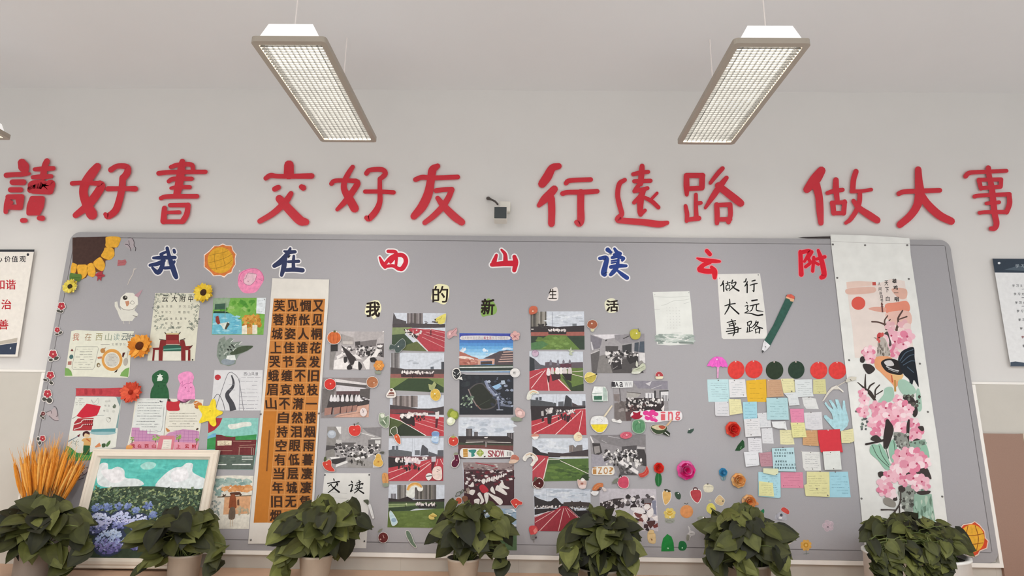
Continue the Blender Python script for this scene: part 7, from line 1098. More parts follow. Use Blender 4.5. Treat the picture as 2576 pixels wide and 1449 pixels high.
sticker('carton_sticker', R1, [(240, 1190), (430, 1195), (470, 1280), (475, 1440), (220, 1445), (200, 1320)], 'd6dcd8', 'white and green milk carton sticker left of the busy classroom photo', bw=4, sm=False, det=[('p', [(240, 1190), (385, 1192), (385, 1300), (205, 1310)], 'dee2e0', False), ('p', [(232, 1352), (378, 1350), (375, 1420), (236, 1420)], '3f6a56', False), ('p', [(390, 1200), (440, 1215), (470, 1290), (470, 1440), (395, 1440)], 'a8b8b0', False), ('l', [(205, 1310), (385, 1302)], 8, '7c9488'), ('l', [(220, 1440), (390, 1442)], 12, '6a9080')])
sticker('ladle_sticker', R2, [(180, 450), (200, 360), (270, 325), (390, 330), (460, 370), (478, 450), (440, 540), (380, 600), (300, 605), (220, 540)], 'd9d9d8', 'round white and yellow bowl sticker with a thin wooden handle', bw=5, det=[('p', [(182, 470), (478, 466), (440, 540), (380, 598), (300, 603), (220, 542)], 'e0c938', False), ('l', [(185, 470), (478, 465)], 6, 'a8922c'), ('l', [(270, 390), (300, 370), (290, 410)], 9, 'b4b4b8'), ('l', [(350, 370), (385, 400), (360, 420)], 9, 'b4b4b8'), ('p', [(400, 325), (545, 130), (560, 150), (430, 335)], 'd0c4ac', False)])
sticker('sandal_sticker', R2, [(545, 375), (590, 370), (640, 395), (690, 380), (720, 420), (690, 445), (620, 430), (560, 420)], 'dcdad8', 'pair of white sandals sticker below the busy classroom photo', bw=0, lay=1, det=[('l', [(600, 385), (640, 410)], 9, '8c8a88')])
sticker('lotus_sticker', R2, [(905, 480), (930, 410), (1010, 390), (1090, 405), (1120, 480), (1110, 560), (1060, 610), (980, 612), (920, 570)], '5a8a66', 'round green lotus leaf sticker below the pink lettered strip', bw=14, border='9aae9c', det=[('l', [(1030, 410), (1040, 480), (1060, 600)], 7, '3c6448'), ('l', [(1010, 420), (950, 500), (970, 580)], 6, '3c6448'), ('p', [(1000, 400), (1040, 430), (1020, 450)], '9cac94')])
sticker('rose_sticker', R2, E_(795, 655, 106, 60, -6), 'c96474', 'pink oval sticker at the top of the white desk photo', bw=0, det=[('l', [(730, 690), (760, 620), (840, 620), (880, 660)], 9, 'b04a5e'), ('l', [(730, 630), (800, 680), (860, 640)], 8, 'b04a5e')], dots=[(805, 652, 'efd0d0', 12)])
sticker('pan_sticker', R2, [(1220, 510), (1280, 475), (1400, 475), (1500, 510), (1490, 570), (1420, 620), (1340, 635), (1260, 590)], '3c4a34', 'dark green frying pan sticker with a handle and wooden spoon', bw=6, det=[('p', [(1232, 510), (1300, 482), (1400, 482), (1488, 512), (1440, 560), (1330, 560)], 'c8bc9c'), ('p', [(1360, 490), (1440, 490), (1480, 520), (1430, 550), (1380, 530)], 'a8503c'), ('p', [(1470, 570), (1500, 570), (1560, 620), (1545, 680), (1420, 630)], '2c3428', False), ('l', [(1465, 600), (1540, 660)], 14, 'd6d6d2'), ('p', [(1480, 490), (1560, 400), (1590, 350), (1590, 400), (1520, 490)], 'd0b08c', False)])
s = Sheet('lettered_strip', R2, cr_closed([(870, 330), (920, 240), (1080, 235), (1200, 215), (1320, 235), (1500, 232), (1720, 230), (1770, 330), (1720, 400), (1500, 405), (1330, 430), (1130, 425), (1000, 385)], 3), 'dcd8da', 'white strip with a red tulip, magenta flower and pink letters', 'lettered strip', lay=1)
s.poly([(880, 330), (920, 300), (910, 250), (980, 265), (1040, 240), (1040, 300), (1080, 320), (1000, 380), (920, 365)], '9a2438', True)
for x, y, r in ((1140, 270, 56), (1250, 260, 60), (1310, 290, 46), (1170, 350, 56), (1260, 370, 56), (1310, 400, 34), (1200, 310, 50)): s.ell(x, y, r, r * .8, 'd4408c', 0, 12)
s.line([(1140, 310), (1200, 330)], 12, 'e8c8d8'); s.line([(1260, 350), (1330, 360)], 10, 'e8c8d8')
for ch, x in zip('ing', (1435, 1565, 1690)): s.text(ch, x - 42, 245, x + 42, 395, 'd0606a', 2)
s.done()
s = Sheet('lettered_strip', R2, cr_closed([(200, 1260), (240, 1205), (360, 1195), (540, 1185), (590, 1250), (570, 1340), (400, 1345), (220, 1340)], 3), 'dcd6cc', 'short white strip with four tan letters on the white desk photo', 'lettered strip', lay=1)
for ch, x in zip('iZO?', (248, 340, 440, 535)): s.text(ch, x - 36, 1210, x + 36, 1330, 'b0804c', 2)
s.done()
sticker('shrimp_sticker', R2, [(1010, 1330), (1090, 1300), (1130, 1250), (1150, 1190), (1185, 1260), (1180, 1320), (1120, 1370), (1050, 1385)], 'b8443c', 'curved red shrimp sticker at the white desk photo corner', bw=4, border='d0a49c', det=[('l', [(1030, 1350), (1110, 1330), (1160, 1260)], 9, 'c8685c')])
# lower middle right: loose fruit, flowers and leaves on the felt
LOW = 'small cut-outs scattered on the lower felt'
K = dict(grp=LOW, lay=0)
sticker('leaf_cutout', R4, [(65, 390), (85, 355), (180, 330), (170, 370), (125, 415), (65, 412)], '3d5048', 'tiny dark green leaf alone on the felt, right of the frying pan', bw=0, sm=False, dots=[(98, 345, 'e2e2de', 12)], **K)
sticker('leaf_cutout', R4, [(890, 715), (940, 620), (1020, 525), (1050, 560), (1058, 655), (970, 718)], '274a2e', 'pointed green paper leaf below the red rose', bw=0, sm=False, det=[('l', [(985, 690), (1000, 640)], 12, '6a9a6c')], **K)
sticker('mango_sticker', R3, [(1365, 400), (1400, 355), (1470, 360), (1500, 420), (1480, 520), (1410, 590), (1375, 510)], 'd0a868', 'long yellow mango sticker near the pale photo, dark stalk on top', bw=9, det=[('p', [(1385, 340), (1440, 335), (1500, 370), (1430, 380)], '3c3c34')], dots=[(1435, 370, 'eee8dc', 14)], **K)
sticker('leaf_cutout', R3, [(1565, 390), (1620, 378), (1665, 430), (1650, 500), (1600, 490), (1570, 440)], '3c4f40', 'small oval dark green leaf right of the mango sticker', bw=0, dots=[(1622, 405, 'e6e6e2', 10)], **K)
sticker('daffodil_sticker', R3, petals(1480, 740, 100, 80, 7), 'd2bc6c', 'yellow flower sticker with a grey sketched base below the mango', bw=0, det=[('e', 1480, 730, 50, 40, 'c4a040'), ('l', [(1420, 700), (1480, 740), (1540, 700)], 6, 'e4d8a0'), ('p', [(1410, 830), (1550, 828), (1540, 890), (1420, 888)], '94988e'), ('l', [(1420, 870), (1480, 850), (1540, 880)], 6, '6e726a')], dots=[(1485, 800, 'e8e4d0', 14)], **K)
sticker('peach_sticker', R5, E_(147, 575, 84, 84), 'd4905c', 'round peach orange sticker with a dark leaf', bw=5, border='c89468', det=[('l', [(115, 460), (150, 475), (165, 455)], 8, '55554c')], **K)
sticker('bread_sticker', R3, [(1150, 1010), (1210, 1015), (1220, 1060), (1240, 1090), (1240, 1220), (1170, 1228), (1125, 1190), (1115, 1080)], 'd0b484', 'tan bread slice sticker beside the pothos', bw=5, border='c4a878', det=[('l', [(1130, 1070), (1225, 1065)], 9, 'b8985c'), ('p', [(1165, 1150), (1195, 1165), (1185, 1190)], '8a5c3c')], **K)
sticker('tombstone_cutout', R3, [(1340, 1365), (1345, 1260), (1370, 1150), (1440, 1075), (1510, 1120), (1545, 1220), (1555, 1360)], '24803c', 'plain bright green arch cut-out on the board lower edge', bw=0, dots=[(1452, 1315, 'a8d0ae', 14)], sm=False, **K)
sticker('frog_cutout', R5, [(35, 1050), (50, 985), (100, 975), (135, 1000), (150, 1050), (120, 1100), (60, 1102), (35, 1075)], '236a3c', 'small green frog-like cut-out right of the green arch', bw=0, dots=[(88, 1070, 'a4ccac', 10)], **K)
sticker('bird_cutout', R5, [(165, 770), (195, 800), (200, 830), (250, 850), (258, 890), (210, 910), (185, 960), (145, 965), (150, 890), (180, 850)], 'c8c6c6', 'grey and white bird cut-out above the green frog cut-out', bw=0, det=[('p', [(150, 890), (185, 900), (180, 960), (145, 965)], '8a8a80'), ('l', [(195, 870), (240, 880)], 7, '7a7a76')], **K)
sticker('strawberry_sticker', R5, [(205, 300), (260, 280), (325, 290), (345, 350), (325, 420), (290, 455), (235, 410), (205, 350)], 'b0444a', 'dark pink strawberry sticker with a loop on top', bw=10, det=[('l', [(235, 285), (250, 255), (285, 258), (295, 285)], 14, '5c3a3a')], **K)
sticker('cake_sticker', R5, [(375, 230), (420, 200), (480, 215), (512, 240), (500, 300), (440, 318), (385, 300)], 'd8d2bc', 'cream cake sticker right of the strawberry sticker', bw=0, det=[('l', [(378, 245), (430, 235), (510, 245)], 8, 'b8b29c'), ('e', 432, 202, 14, 10, '6a665c')], **K)
sticker('pansy_sticker', R5, [(535, 420), (590, 355), (640, 395), (662, 430), (630, 490), (590, 485), (545, 460)], 'd0b48c', 'cream five-sided flower sticker with a tan centre', bw=7, border='dcd8c8', det=[('e', 600, 425, 22, 22, 'dcc890'), ('e', 638, 435, 12, 10, '6a6854')], **K)
sticker('lemon_sticker', R5, [(418, 520), (450, 470), (500, 470), (540, 540), (505, 615), (460, 600), (425, 570)], 'd8cc64', 'small yellow lemon sticker below the strawberry', bw=5, border='c8c49c', det=[('p', [(440, 425), (480, 415), (475, 445)], 'b4b49c')], **K)
sticker('jam_sticker', R5, [(320, 660), (400, 655), (440, 710), (430, 790), (370, 810), (325, 760)], '4a2a34', 'dark plum jar sticker with a grey lid', bw=4, det=[('p', [(285, 660), (330, 635), (400, 638), (380, 670), (375, 720), (330, 705)], '96988c', False)], dots=[(372, 658, 'e8e6e2', 10)], **K)
sticker('jasmine_sticker', R5, petals(672, 645, 68, 50, 5), 'd8d6d6', 'white four-lobed flower sticker at the pothos top', bw=4, border='c8c6c6', det=[('e', 672, 648, 14, 12, 'b0aeac'), ('l', [(640, 620), (672, 648), (710, 620)], 5, 'a8a6a6')], **K)
sticker('pansy_sticker', R5, [(480, 800), (530, 755), (590, 760), (605, 810), (560, 840), (490, 870)], 'd6c4a0', 'cream flower sticker half hidden by pothos leaves', bw=5, border='dcd6c8', det=[('e', 540, 800, 20, 18, '8c7c5c')], **K)
sticker('tulip_cutout', R5, [(1062, 560), (1090, 560), (1130, 580), (1190, 540), (1198, 590), (1160, 640), (1180, 680), (1215, 720), (1240, 830), (1150, 800), (1100, 720), (1140, 690), (1120, 630), (1075, 610)], '2f7850', 'green fish-tail shaped cut-out rising from the pothos', bw=0, det=[('l', [(1130, 600), (1150, 660), (1180, 780)], 8, '4c9068'), ('p', [(1205, 720), (1225, 680), (1220, 730)], '3c8058'), ('p', [(1240, 760), (1278, 705), (1265, 750)], '3c8058')], **K)
sticker('toadstool_sticker', R5, [(1430, 560), (1440, 525), (1480, 522), (1535, 565), (1530, 610), (1490, 600)], 'bf4a42', 'red capped mushroom sticker with a grey stem, alone on the felt', bw=4, border='c4bcc0', det=[('p', [(1400, 590), (1430, 580), (1490, 610), (1500, 690), (1420, 690), (1345, 680), (1350, 630)], 'a8a8b0'), ('e', 1430, 625, 18, 22, '4c4c54'), ('e', 1420, 660, 24, 18, 'd8d8da'), ('l', [(1370, 600), (1380, 680), (1440, 690)], 5, '7c7c84')], **K)
sticker('outline_flower_sticker', R5, petals(2065, 768, 76, 54, 5, -70), 'b8a8b0', 'faint pink outlined flower sticker left of the rooster scroll bottom', bw=4, border='cdb8c0', det=[('l', [(2030, 730), (2065, 768), (2100, 730)], 5, 'd0b0bc'), ('l', [(2020, 790), (2065, 770), (2110, 800)], 5, 'd0b0bc'), ('e', 2062, 785, 9, 10, '5c5058')], **K)
sticker('pansy_sticker', R5, [(1440, 945), (1490, 890), (1555, 895), (1572, 960), (1555, 1005), (1500, 1015)], 'd8c4ac', 'cream flower sticker just right of the right hand pothos', bw=4, border='dcd6cc', det=[('e', 1520, 945, 16, 20, 'c09a64')], **K)
sticker('marigold_sticker', R5, petals(1765, 1032, 78, 62, 8), 'cf9f52', 'golden flower sticker with a sketched stem on the board lower edge', bw=0, det=[('e', 1765, 1030, 34, 34, 'b8842c'), ('e', 1765, 1030, 18, 18, 'd8b060'), ('l', [(1765, 1100), (1770, 1160)], 6, '6a746a'), ('l', [(1730, 1150), (1810, 1140)], 6, '7c867c')], **K)
sticker('marigold_sticker', R5, petals(1522, 1312, 36, 28, 6), 'd0984c', 'tiny orange flower sticker below the board rail by the pothos', bw=0, grp=LOW, lay=1)
s = Sheet('sun_cutout', S5, [(85, 1140), (130, 1085), (190, 1075), (212, 1062), (250, 1090), (285, 1135), (290, 1180), (310, 1200), (300, 1255), (250, 1275), (240, 1300), (205, 1318), (160, 1305), (120, 1270), (105, 1220), (75, 1190)], 'e0cabc', 'orange and yellow sun cut-out at the lower right board corner', 'paper sun', 'paper suns', lay=1, mat=M_PAINT)
s.poly([(92, 1142), (134, 1092), (192, 1082), (212, 1070), (246, 1095), (279, 1138), (283, 1182), (303, 1203), (294, 1250), (246, 1269), (235, 1293), (204, 1310), (163, 1298), (126, 1266), (112, 1218), (84, 1190)], 'c94a2e')
o = s.done(); s = Sheet('disc', S5, E_(193, 1185, 88, 98, 0, 24), 'e0a83a', parent=o, lay=1, t=.0016, mat=M_PAINT)
for l in ([(110, 1150), (190, 1165), (275, 1150)], [(110, 1205), (190, 1225), (272, 1215)], [(165, 1095), (150, 1180), (165, 1275)], [(215, 1092), (238, 1180), (225, 1270)]): s.line(l, 5, '8a4a1c')
s.done()
# ------------------------------------------------------------------ crepe roses pinned on the felt
def rose(px, py, rpx, cols, lab, turns=3, grp='crepe paper roses', leaf=None, h=0.0):
    c = W(px, py, h); R = (W(px + rpx, py, h) - c).length; rr = random.Random(lab)
    root = empty('paper_rose', c, lab, 'paper rose', grp)
    V, F, C = [], [], []
    nl = 4
    for layer in range(nl):
        m = (6, 5, 4, 3)[layer]; rad = R * (1.0, .78, .55, .32)[layer]; dep = R * (.42, .78, 1.0, 1.05)[layer]
        for k in range(m):
            a0 = 2 * math.pi * k / m + layer * .6 + rr.uniform(-.15, .15); span = 2 * math.pi / m * 1.35; i0 = len(V); col = H(rr.choice(cols))
            for j in range(5):
                t = j / 4
                for g in range(6):
                    u = g / 5 - .5; a = a0 + span * u * (0.55 + .45 * t)
                    r_ = rad * (0.25 + 0.75 * math.sin(t * 1.75) ** 0.9) * (1 + .05 * math.cos(g * 2.1 + k)); y = dep * (t ** 1.2) * (1 - .35 * (abs(u) * 2) ** 2) - (0.12 * R * t if layer == 0 else 0)
                    if t > .8: r_ *= 1.06
                    V.append(c + Vector((r_ * math.cos(a), -(0.002 + max(0, y)), r_ * math.sin(a))))
            for j in range(4):
                for g in range(5): F.append((i0 + j * 6 + g, i0 + j * 6 + g + 1, i0 + j * 6 + g + 7, i0 + j * 6 + g + 6)); C.append(col)
    mesh_obj('petals', V, F, M_CREPE, root, C, smooth=True)
    if leaf:
        lx, ly, lrx, lry, rot, lc = leaf; s = Sheet('leaf', PX, None, None, parent=root, mat=M_CREPE, t=0.003); s.body(ell(lx, ly, lrx, lry, rot, 14), lc); s.line([(lx, ly - lry * .8), (lx, ly + lry * .8)], 1.2, '4c8058'); s.done()
    return root
rose(1724, 1182, 22, ('e83a92', 'ee62ac', 'dc2c82', 'f08cc4'), 'large magenta pink paper rose in the middle of the lower right felt')
rose(1842, 1079.5, 18, ('ea4c44', 'ee6450', 'de3c38'), 'bright red paper rose left of the white notes')
rose(1656.5, 1177, 12.5, ('e43c34', 'ea5044'), 'small red paper rose bud on a hanging green leaf', leaf=(1656.5, 1206, 8.5, 18, 0, '2c6a3a'))
rose(1856, 1208, 17, ('f0b878', 'f4c892', 'e8a866'), 'round peach crepe rose beside the small blue flower')
rose(1882, 1262, 17, ('f0b078', 'f4c494', 'e8a060'), 'open peach crepe rose with a drooping petal, lower of the peach pair', leaf=(1900, 1266, 9, 5, 15, 'd89a70'))
rose(1818, 1188, 10, ('50a4cc', '74bcdc', '4094bc'), 'small blue folded paper flower left of the peach roses', leaf=(1820, 1201, 7, 8, 0, '7e94a0'))

# ------------------------------------------------------------------ the framed hydrangea picture leaning on the board
ptl, ptr = W(238.5, 1130, 0.014), W(553.6, 1132.7, 0.014)
ybot = -0.075
pw = ptr.x - ptl.x
bl = Vector((ptl.x - 0.012, ybot, WT + 0.009)); br_ = bl + Vector((pw, 0, 0.0))
ux = (ptr - ptl).normalized(); uy = ((bl + br_) / 2 - (ptl + ptr) / 2); HH = uy.length; uy.normalize(); un = ux.cross(uy).normalized()
if un.y > 0: un = -un
pic = empty('framed_picture', (bl + br_) / 2, 'white framed hydrangea painting leaning against the board behind a pothos', 'picture')
FW = pw * 0.072
def fp(u, v, d): return ptl + ux * (u) + uy * v + un * d
prof = ((0.0, -0.006), (0.0, 0.012), (0.10, 0.017), (0.30, 0.014), (0.42, 0.020), (0.70, 0.021), (0.86, 0.012), (1.0, 0.006), (1.0, -0.006))
V, F = [], []
for f, d in prof:
    o = FW * f
    V += [fp(o, o, d), fp(pw - o, o, d), fp(pw - o, HH - o, d), fp(o, HH - o, d)]
n = len(prof)
for i in range(n):
    j = (i + 1) % n
    for k in range(4): F.append((i * 4 + k, i * 4 + (k + 1) % 4, j * 4 + (k + 1) % 4, j * 4 + k))
mesh_obj('frame', V, F, mat_plain('ivory_frame', H('d9cebf'), 0.45, noise=0.06, scale=18), pic)
P0 = fp(FW, FW, 0.001)
cs = Sheet('canvas', P1, None, None, parent=pic, plane=(P0, un), mat=M_PAINT, t=0.002)
def uv(u, v): # canvas corner fractions -> crop coordinates
    p = fp(FW * .98 + (pw - FW * 1.96) * u, FW * .98 + (HH - FW * 1.96) * v, 0.003); q = p - CAM; z = q.dot(FWD)
    return ((CX + F_PX * q.dot(RIGHT) / z - P1[0]) * P1[2], (CY - F_PX * q.dot(UP) / z - P1[1]) * P1[2])
cs.step = 0.00001
cs.body([uv(0, 0), uv(1, 0), uv(1, 1), uv(0, 1)], '5cb8ae')
def cp(pts, col, sm=True): cs.poly([uv(*p) for p in (cr_closed(pts, 4) if sm else pts)], col)
rr = random.Random(7)
for _ in range(16): x, y = rr.random(), rr.uniform(0, .2); cp([(max(0, x - .1), y), (x, max(0, y - .02)), (min(1, x + .1), y + .01), (x, y + .03)], rr.choice(('64c0b6', '55b0a8', '6cc6bc')))
cp([(.0, .07), (.07, .05), (.10, .12), (.17, .085), (.24, .12), (.27, .2), (.38, .21), (.45, .27), (.3, .3), (.12, .3), (.02, .25)], 'd6dcdc'); cp([(.03, .13), (.2, .12), (.26, .22), (.15, .25)], 'e4e2e4')
cp([(.56, .29), (.62, .16), (.7, .09), (.76, .08), (.8, .04), (.86, .05), (.87, .13), (.95, .18), (1, .21), (1, .30), (.75, .31)], 'd8dedf'); cp([(.68, .14), (.8, .1), (.84, .2), (.72, .24)], 'e6e5e8'); cp([(.38, .07), (.44, .03), (.52, .05), (.5, .1), (.42, .11)], 'a4d4cc')
cp([(0, .34), (.08, .31), (.2, .295), (.4, .285), (.55, .285), (.7, .30), (1, .31), (1, 1), (0, 1)], '3d4a3a', False)
CW = 0.012
for _ in range(950):
    v = .31 + .34 * rr.random() ** 1.1; u = rr.uniform(.01, .985); a = rr.uniform(0, 6.28); L = rr.uniform(.018, .044)
    cs.k = 30 + _ % 80
    cp([(u, v), (min(.995, max(.005, u + L * math.cos(a))), v + L * math.sin(a) * .9), (min(.995, max(.005, u + L * .6 * math.cos(a + .9))), v + L * .8 * math.sin(a + .9))], rr.choice(('8c9a6c', '6a7c58', 'a4ac7c', '556a54', '7c8e74', '2c382e', '48604c', '3a4a3c', '627460')), False)
cs.k = 100
def hyd(u, v, r, n, cols, squash=1.0):
    for i in range(n):
        a = rr.uniform(0, 6.28); q = math.sqrt(rr.random()) * r; x = u + q * math.cos(a); y = v + q * math.sin(a) * squash
        if not (.012 < x < .988 and y < .985): continue
        t = rr.uniform(.008, .017); b = rr.uniform(0, 6.28); lit = cols[min(len(cols) - 1, int((y - v + r * squash) / (2 * r * squash) * len(cols) + rr.uniform(-.6, .6)) if True else 0)] if rr.random() < .8 else rr.choice(cols)
        cs.k = 110 + (i % 90)
        cp([(x + t * math.cos(b + k * 1.57), y + t * math.sin(b + k * 1.57) * .9) for k in range(4)], lit, False)
HC = ('d2d8f0', 'bcc6e6', 'c4c6e8', '8f96c8', '6a70a4'); HC2 = ('c0d0e8', 'a8bce0', '949ed0', '8884bc', '6a66a0'); HS = ('8c9cc4', '7484b4', '5c6c9c')
def dark(u, v, r): cs.k = 108; cp([(max(.0, min(1, x)), min(1, y)) for x, y in ell(u, v, r * 1.22, r * 1.2, 0, 14)], '39425a', False)
for u, v, r, n in ((.08, .51, .045, 34), (.17, .50, .042, 30), (.26, .49, .035, 26), (.35, .49, .034, 26), (.43, .53, .036, 28), (.53, .48, .042, 34), (.59, .58, .036, 28), (.71, .575, .033, 22), (.81, .57, .03, 20)): hyd(u, v, r, n, HS)
for u, v, r, n in ((.48, .65, .08, 130), (.31, .63, .088, 150), (.12, .66, .105, 200), (.04, .87, .055, 60), (.5, .87, .05, 50), (.26, .84, .125, 280)): dark(u, v, r); hyd(u, v, r, n, HC if v < .8 else HC2, .97)
hyd(.42, .82, .05, 34, ('4c6a44', '5c7c50', '3c5438')); hyd(.85, .8, .1, 60, ('4c6a44', '55703f', '3c5438'))
cs.done()

# ------------------------------------------------------------------ wheat bundle
def wheat(px, h, lab):
    base = W(px, 1400, h); c = Vector((base.x, -h, WT)); rr = random.Random(3)
    root = empty('wheat_bundle', c, lab, 'dried flowers')
    V, F, C = [], [], []; V2, F2, C2 = [], [], []
    for i in range(95):
        ang = rr.uniform(-.40, .40); dep = rr.uniform(-.028, .012); Ht = rr.uniform(.50, .60) * (1 - .22 * abs(ang)); p0 = c + Vector((rr.uniform(-.015, .015), dep * .3, 0.02)); top = c + Vector((math.sin(ang) * .46 , dep - .0, math.cos(ang * .5) * Ht))
        mid = p0.lerp(top, .6) + Vector((rr.uniform(-.01, .01), 0, .02)); d = (top - mid).normalized(); sc = H(rr.choice(('b8843c', 'a8743a', 'c4924c')))
        tube_vf([p0, p0.lerp(mid, .5), mid, top - d * .10], 0.0015, V, F, 4, C, sc)
        ec = H(rr.choice(('d0842c', 'dc9a44', 'c47828', 'e0a858', 'b86c24')))
        tube_vf([top - d * .16, top - d * .12, top - d * .07, top - d * .02, top], [0.002, 0.0062, 0.0068, 0.005, 0.001], V2, F2, 5, C2, ec)
        for k in range(7):
            q = top - d * rr.uniform(.0, .13); w = (d + Vector((rr.uniform(-.22, .22), rr.uniform(-.2, .2), 0))).normalized(); tube_vf([q, q + w * rr.uniform(.05, .085)], [0.0011, 0.0004], V2, F2, 3, C2, H(rr.choice(('e0a450', 'd8943c', 'e8b468'))))
    mesh_obj('stalks', V, F, mat_attr('straw', .8, .2, .1), root, C); mesh_obj('ears', V2, F2, mat_attr('straw', .8, .2, .1), root, C2)
    V, F = lathe_vf(c.x, c.y, [(0.0, WT), (.026, WT), (.03, WT + .04), (.024, WT + .16), (.028, WT + .17), (.026, WT + .17), (.023, WT + .16), (.0, WT + .155)], 20)
    mesh_obj('vase', V, F, mat_plain('vase_grey', H('8c8074'), .4), root, smooth=True)
wheat(86, 0.05, 'bundle of orange wheat ears standing behind the leftmost pothos')

# ------------------------------------------------------------------ potted pothos on the worktop
M_SOIL = mat_plain('dark_soil', H('2c2620'), .95, noise=.3, scale=80)
def leaf_vf(V, F, C, base, axis, nrm, L, Wd, col, col2, droop, fold):
    side = axis.cross(nrm).normalized(); nrm = side.cross(axis).normalized(); i0 = len(V)
    rows_ = ((0.0, .10, .05), (.05, .66, -.08), (.2, 1.0, -.03), (.4, .99, 0), (.6, .80, 0), (.79, .47, 0), (.93, .13, 0), (1.0, .0, 0))
    for t, w, back in rows_:
        cpt = base + axis * L * t - nrm * droop * L * t * t
        for sg in (-1, -.5, 0, .5, 1):
            V.append(cpt + side * Wd * .5 * w * sg + axis * L * back * abs(sg) + nrm * (fold * Wd * w * (abs(sg) ** 1.3) - (.06 * Wd * w * (1 if abs(sg) == 1 else 0))))
    for r_ in range(len(rows_) - 1):
        for g in range(4):
            F.append((i0 + r_ * 5 + g, i0 + r_ * 5 + g + 1, i0 + r_ * 5 + g + 6, i0 + r_ * 5 + g + 5)); C.append(col if g in (0, 3) else col2)
def pothos(lab, potx, toppx, potw, h, box_, n, seed, leafL, potcol, trails=(), dens=1.0, taper=.8, name='potted_pothos', tone=1.0, back=.035):
    rr = random.Random(seed)
    pt = W(potx, toppx, h); R = (W(potx + potw / 2, toppx, h) - pt).length; z1 = pt.z; c = Vector((pt.x, -h, WT)); 
    root = empty(name, c, lab, 'potted plant', 'potted pothos along the cabinet top')
    Rb = R * taper
    V, F = lathe_vf(c.x, c.y, [(0, WT), (Rb * .96, WT), (Rb, WT + .004), (R * .97, z1 - .012), (R, z1 - .010), (R, z1), (R * .93, z1), (R * .9, z1 - .02), (0, z1 - .02)], 36)
    mesh_obj('pot', V, F, mat_plain('pot_' + potcol, H(potcol), .45, noise=.12, scale=16), root, smooth=True)
    V, F = lathe_vf(c.x, c.y, [(0, z1 - .012), (R * .5, z1 - .010), (R * .9, z1 - .016)], 20); mesh_obj('soil', V, F, M_SOIL, root)
    x0, y0, x1, y1 = box_; A = W(x0, y1, h); B = W(x1, y0, h)
    cx, cz = (A.x + B.x) / 2, (max(A.z, z1 - .02) + B.z) / 2; rx, rz = (B.x - A.x) / 2 * .88, (B.z - max(A.z, z1 - .02)) / 2 * .92; ry = min(rx * .8, h * .85 + .03, .2)
    V, F, C = [], [], []; SV, SF, SCc = [], [], []
    GR = [('30331a', '3a3c1e'), ('434722', '4e5228'), ('565a2c', '626632'), ('282a17', '30331b'), ('686c36', '74783e'), ('484a22', '545628'), ('7a7e40', '86894a')]
    anchors = []
    for i in range(n):
        for _ in range(30):
            d = Vector((rr.gauss(0, 1), rr.gauss(-.25, 1), rr.gauss(.15, 1)));
            if d.length < .1: continue
            d.normalize(); q = rr.uniform(.55, 1.0)
            p = Vector((cx + rx * d.x * q, c.y + ry * d.y * q, cz + rz * d.z * q))
            if p.y > -back: continue
            if p.z < z1 - .02: continue
            break
        anchors.append((p, d, leafL * rr.uniform(.75, 1.15)))
    for tr in trails:
        for k in range(tr[4]):
            t = (k + .6) / tr[4]; px_ = tr[0] + (tr[2] - tr[0]) * t + rr.uniform(-8, 8); py_ = tr[1] + (tr[3] - tr[1]) * t; hh = h + R * 1.05 + .02 * rr.random()
            anchors.append((W(px_, py_, hh), Vector(((tr[2] - tr[0]) * .01 + rr.uniform(-.4, .4), -.7, -.4)).normalized(), leafL * rr.uniform(.7, 1.0)))
    for p, d, L in anchors:
        ax = Vector((d.x * .95 + rr.uniform(-.45, .45), d.y * .5 - .1, d.z * .3 - rr.uniform(-.05, .75))).normalized()
        nr_ = (d * .5 + Vector((rr.uniform(-.4, .4), -.7, rr.uniform(.2, .8)))).normalized()
        if abs(ax.dot(nr_)) > .9: nr_ = Vector((0, -.5, .8)).normalized()
        base = p - ax * L * .45
        if base.y > -back: base.y = -back
        tip = base + ax * L
        if tip.z < WT + .012: base.z += WT + .012 - tip.z
        if tip.y > -back + .012: base.y -= tip.y + back - .012
        a, b = rr.choice(GR); kk = KCOL * tone * .46
        leaf_vf(V, F, C, base, ax, nr_, L, L * rr.uniform(.68, .9), H(a, kk), H(b, kk), rr.uniform(.05, .3), rr.uniform(.05, .2))
        st = c + Vector((rr.uniform(-.6, .6) * R, rr.uniform(-.6, .4) * R, z1 - WT - .014)); mid = st.lerp(base, .5) + Vector((0, 0, abs(base.z - st.z) * .18 + .03))
        tube_vf([st, st.lerp(mid, .6), mid, mid.lerp(base, .6) + Vector((0, 0, .008)), base + nr_ * .001], 0.0022, SV, SF, 5, SCc, H(rr.choice(('7c8a4c', '6a7840', '8c9858')), kk))
    for q in V: q.z = max(q.z, WT + .008); q.y = min(q.y, -back + .02)
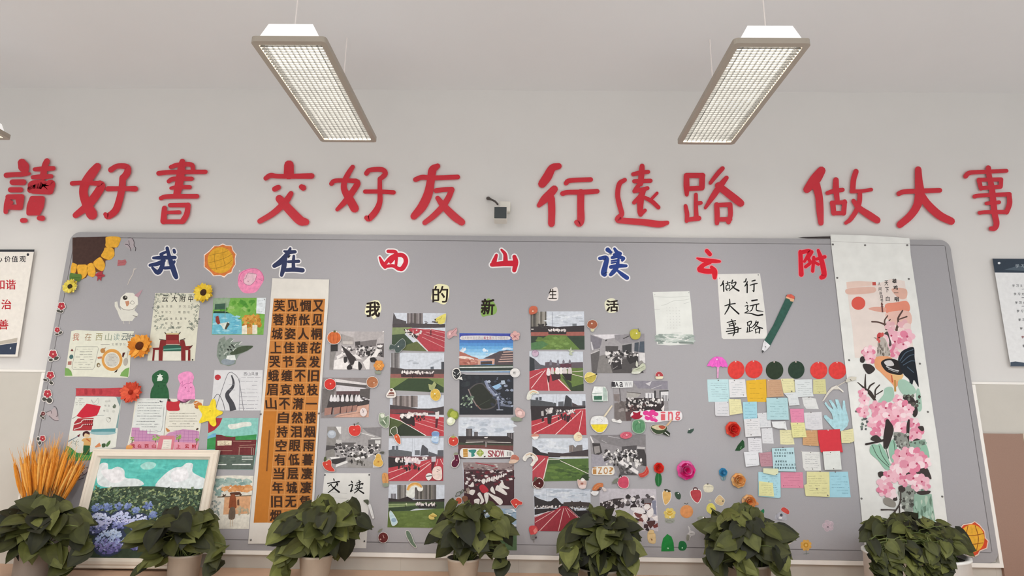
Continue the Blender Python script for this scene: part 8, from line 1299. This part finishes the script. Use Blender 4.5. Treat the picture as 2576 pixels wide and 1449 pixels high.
    mesh_obj('foliage', V, F, M_LEAF, root, C, smooth=True); mesh_obj('stems', SV, SF, M_LEAF, root, SCc, smooth=True)
    return root
pothos('leftmost pothos in a grey tin pot, in front of the orange wheat', 90, 1381, 82, 0.22, (-24, 1258, 236, 1400), 75, 11, 0.126, '8c837b', trails=((130, 1385, 165, 1440, 7), (205, 1330, 205, 1405, 4)), taper=.93, back=.105)
pothos('pothos in a cloudy plastic pot in front of the leaning picture', 467, 1392, 78, 0.22, (322, 1284, 586, 1402), 72, 12, 0.108, 'a09486', trails=((390, 1385, 345, 1440, 4), (545, 1380, 530, 1430, 5)), taper=.9, back=.11)
pothos('tall leafy pothos in front of the brown poem scroll', 796, 1394, 82, 0.235, (668, 1258, 948, 1395), 75, 13, 0.122, 'a89b8c', trails=((735, 1370, 690, 1400, 4), (720, 1400, 700, 1440, 4)), tone=1.5)
pothos('pothos below the blue sky photo column, pale plastic pot', 1166, 1402, 82, 0.235, (1068, 1262, 1296, 1402), 91, 14, 0.104, 'a89b8c', trails=((1262, 1380, 1262, 1435, 4),), tone=.95)
pothos('widest drooping pothos in front of the straight lanes photo', 1510, 1425, 120, 0.26, (1394, 1276, 1628, 1430), 96, 15, 0.108, '7c7468', trails=((1440, 1390, 1430, 1445, 6), (1580, 1390, 1580, 1445, 6), (1510, 1405, 1510, 1447, 8)))
pothos('pothos with the highest rounded leaves, below the wish wall notes', 1868, 1412, 136, 0.25, (1744, 1284, 1992, 1430), 96, 16, 0.113, '6f675c', trails=((1790, 1395, 1810, 1445, 4), (1960, 1390, 1965, 1440, 5), (1880, 1420, 1880, 1445, 4)), taper=.9)
pothos('dense small-leaved pothos in a wide white pot under the rooster scroll', 2300, 1390, 236, 0.30, (2166, 1300, 2430, 1440), 195, 17, 0.079, 'd8d6d2', trails=((2205, 1372, 2215, 1452, 26), (2250, 1375, 2250, 1452, 30), (2300, 1375, 2300, 1452, 30), (2345, 1375, 2345, 1452, 30), (2385, 1372, 2378, 1452, 22)), taper=1.0)
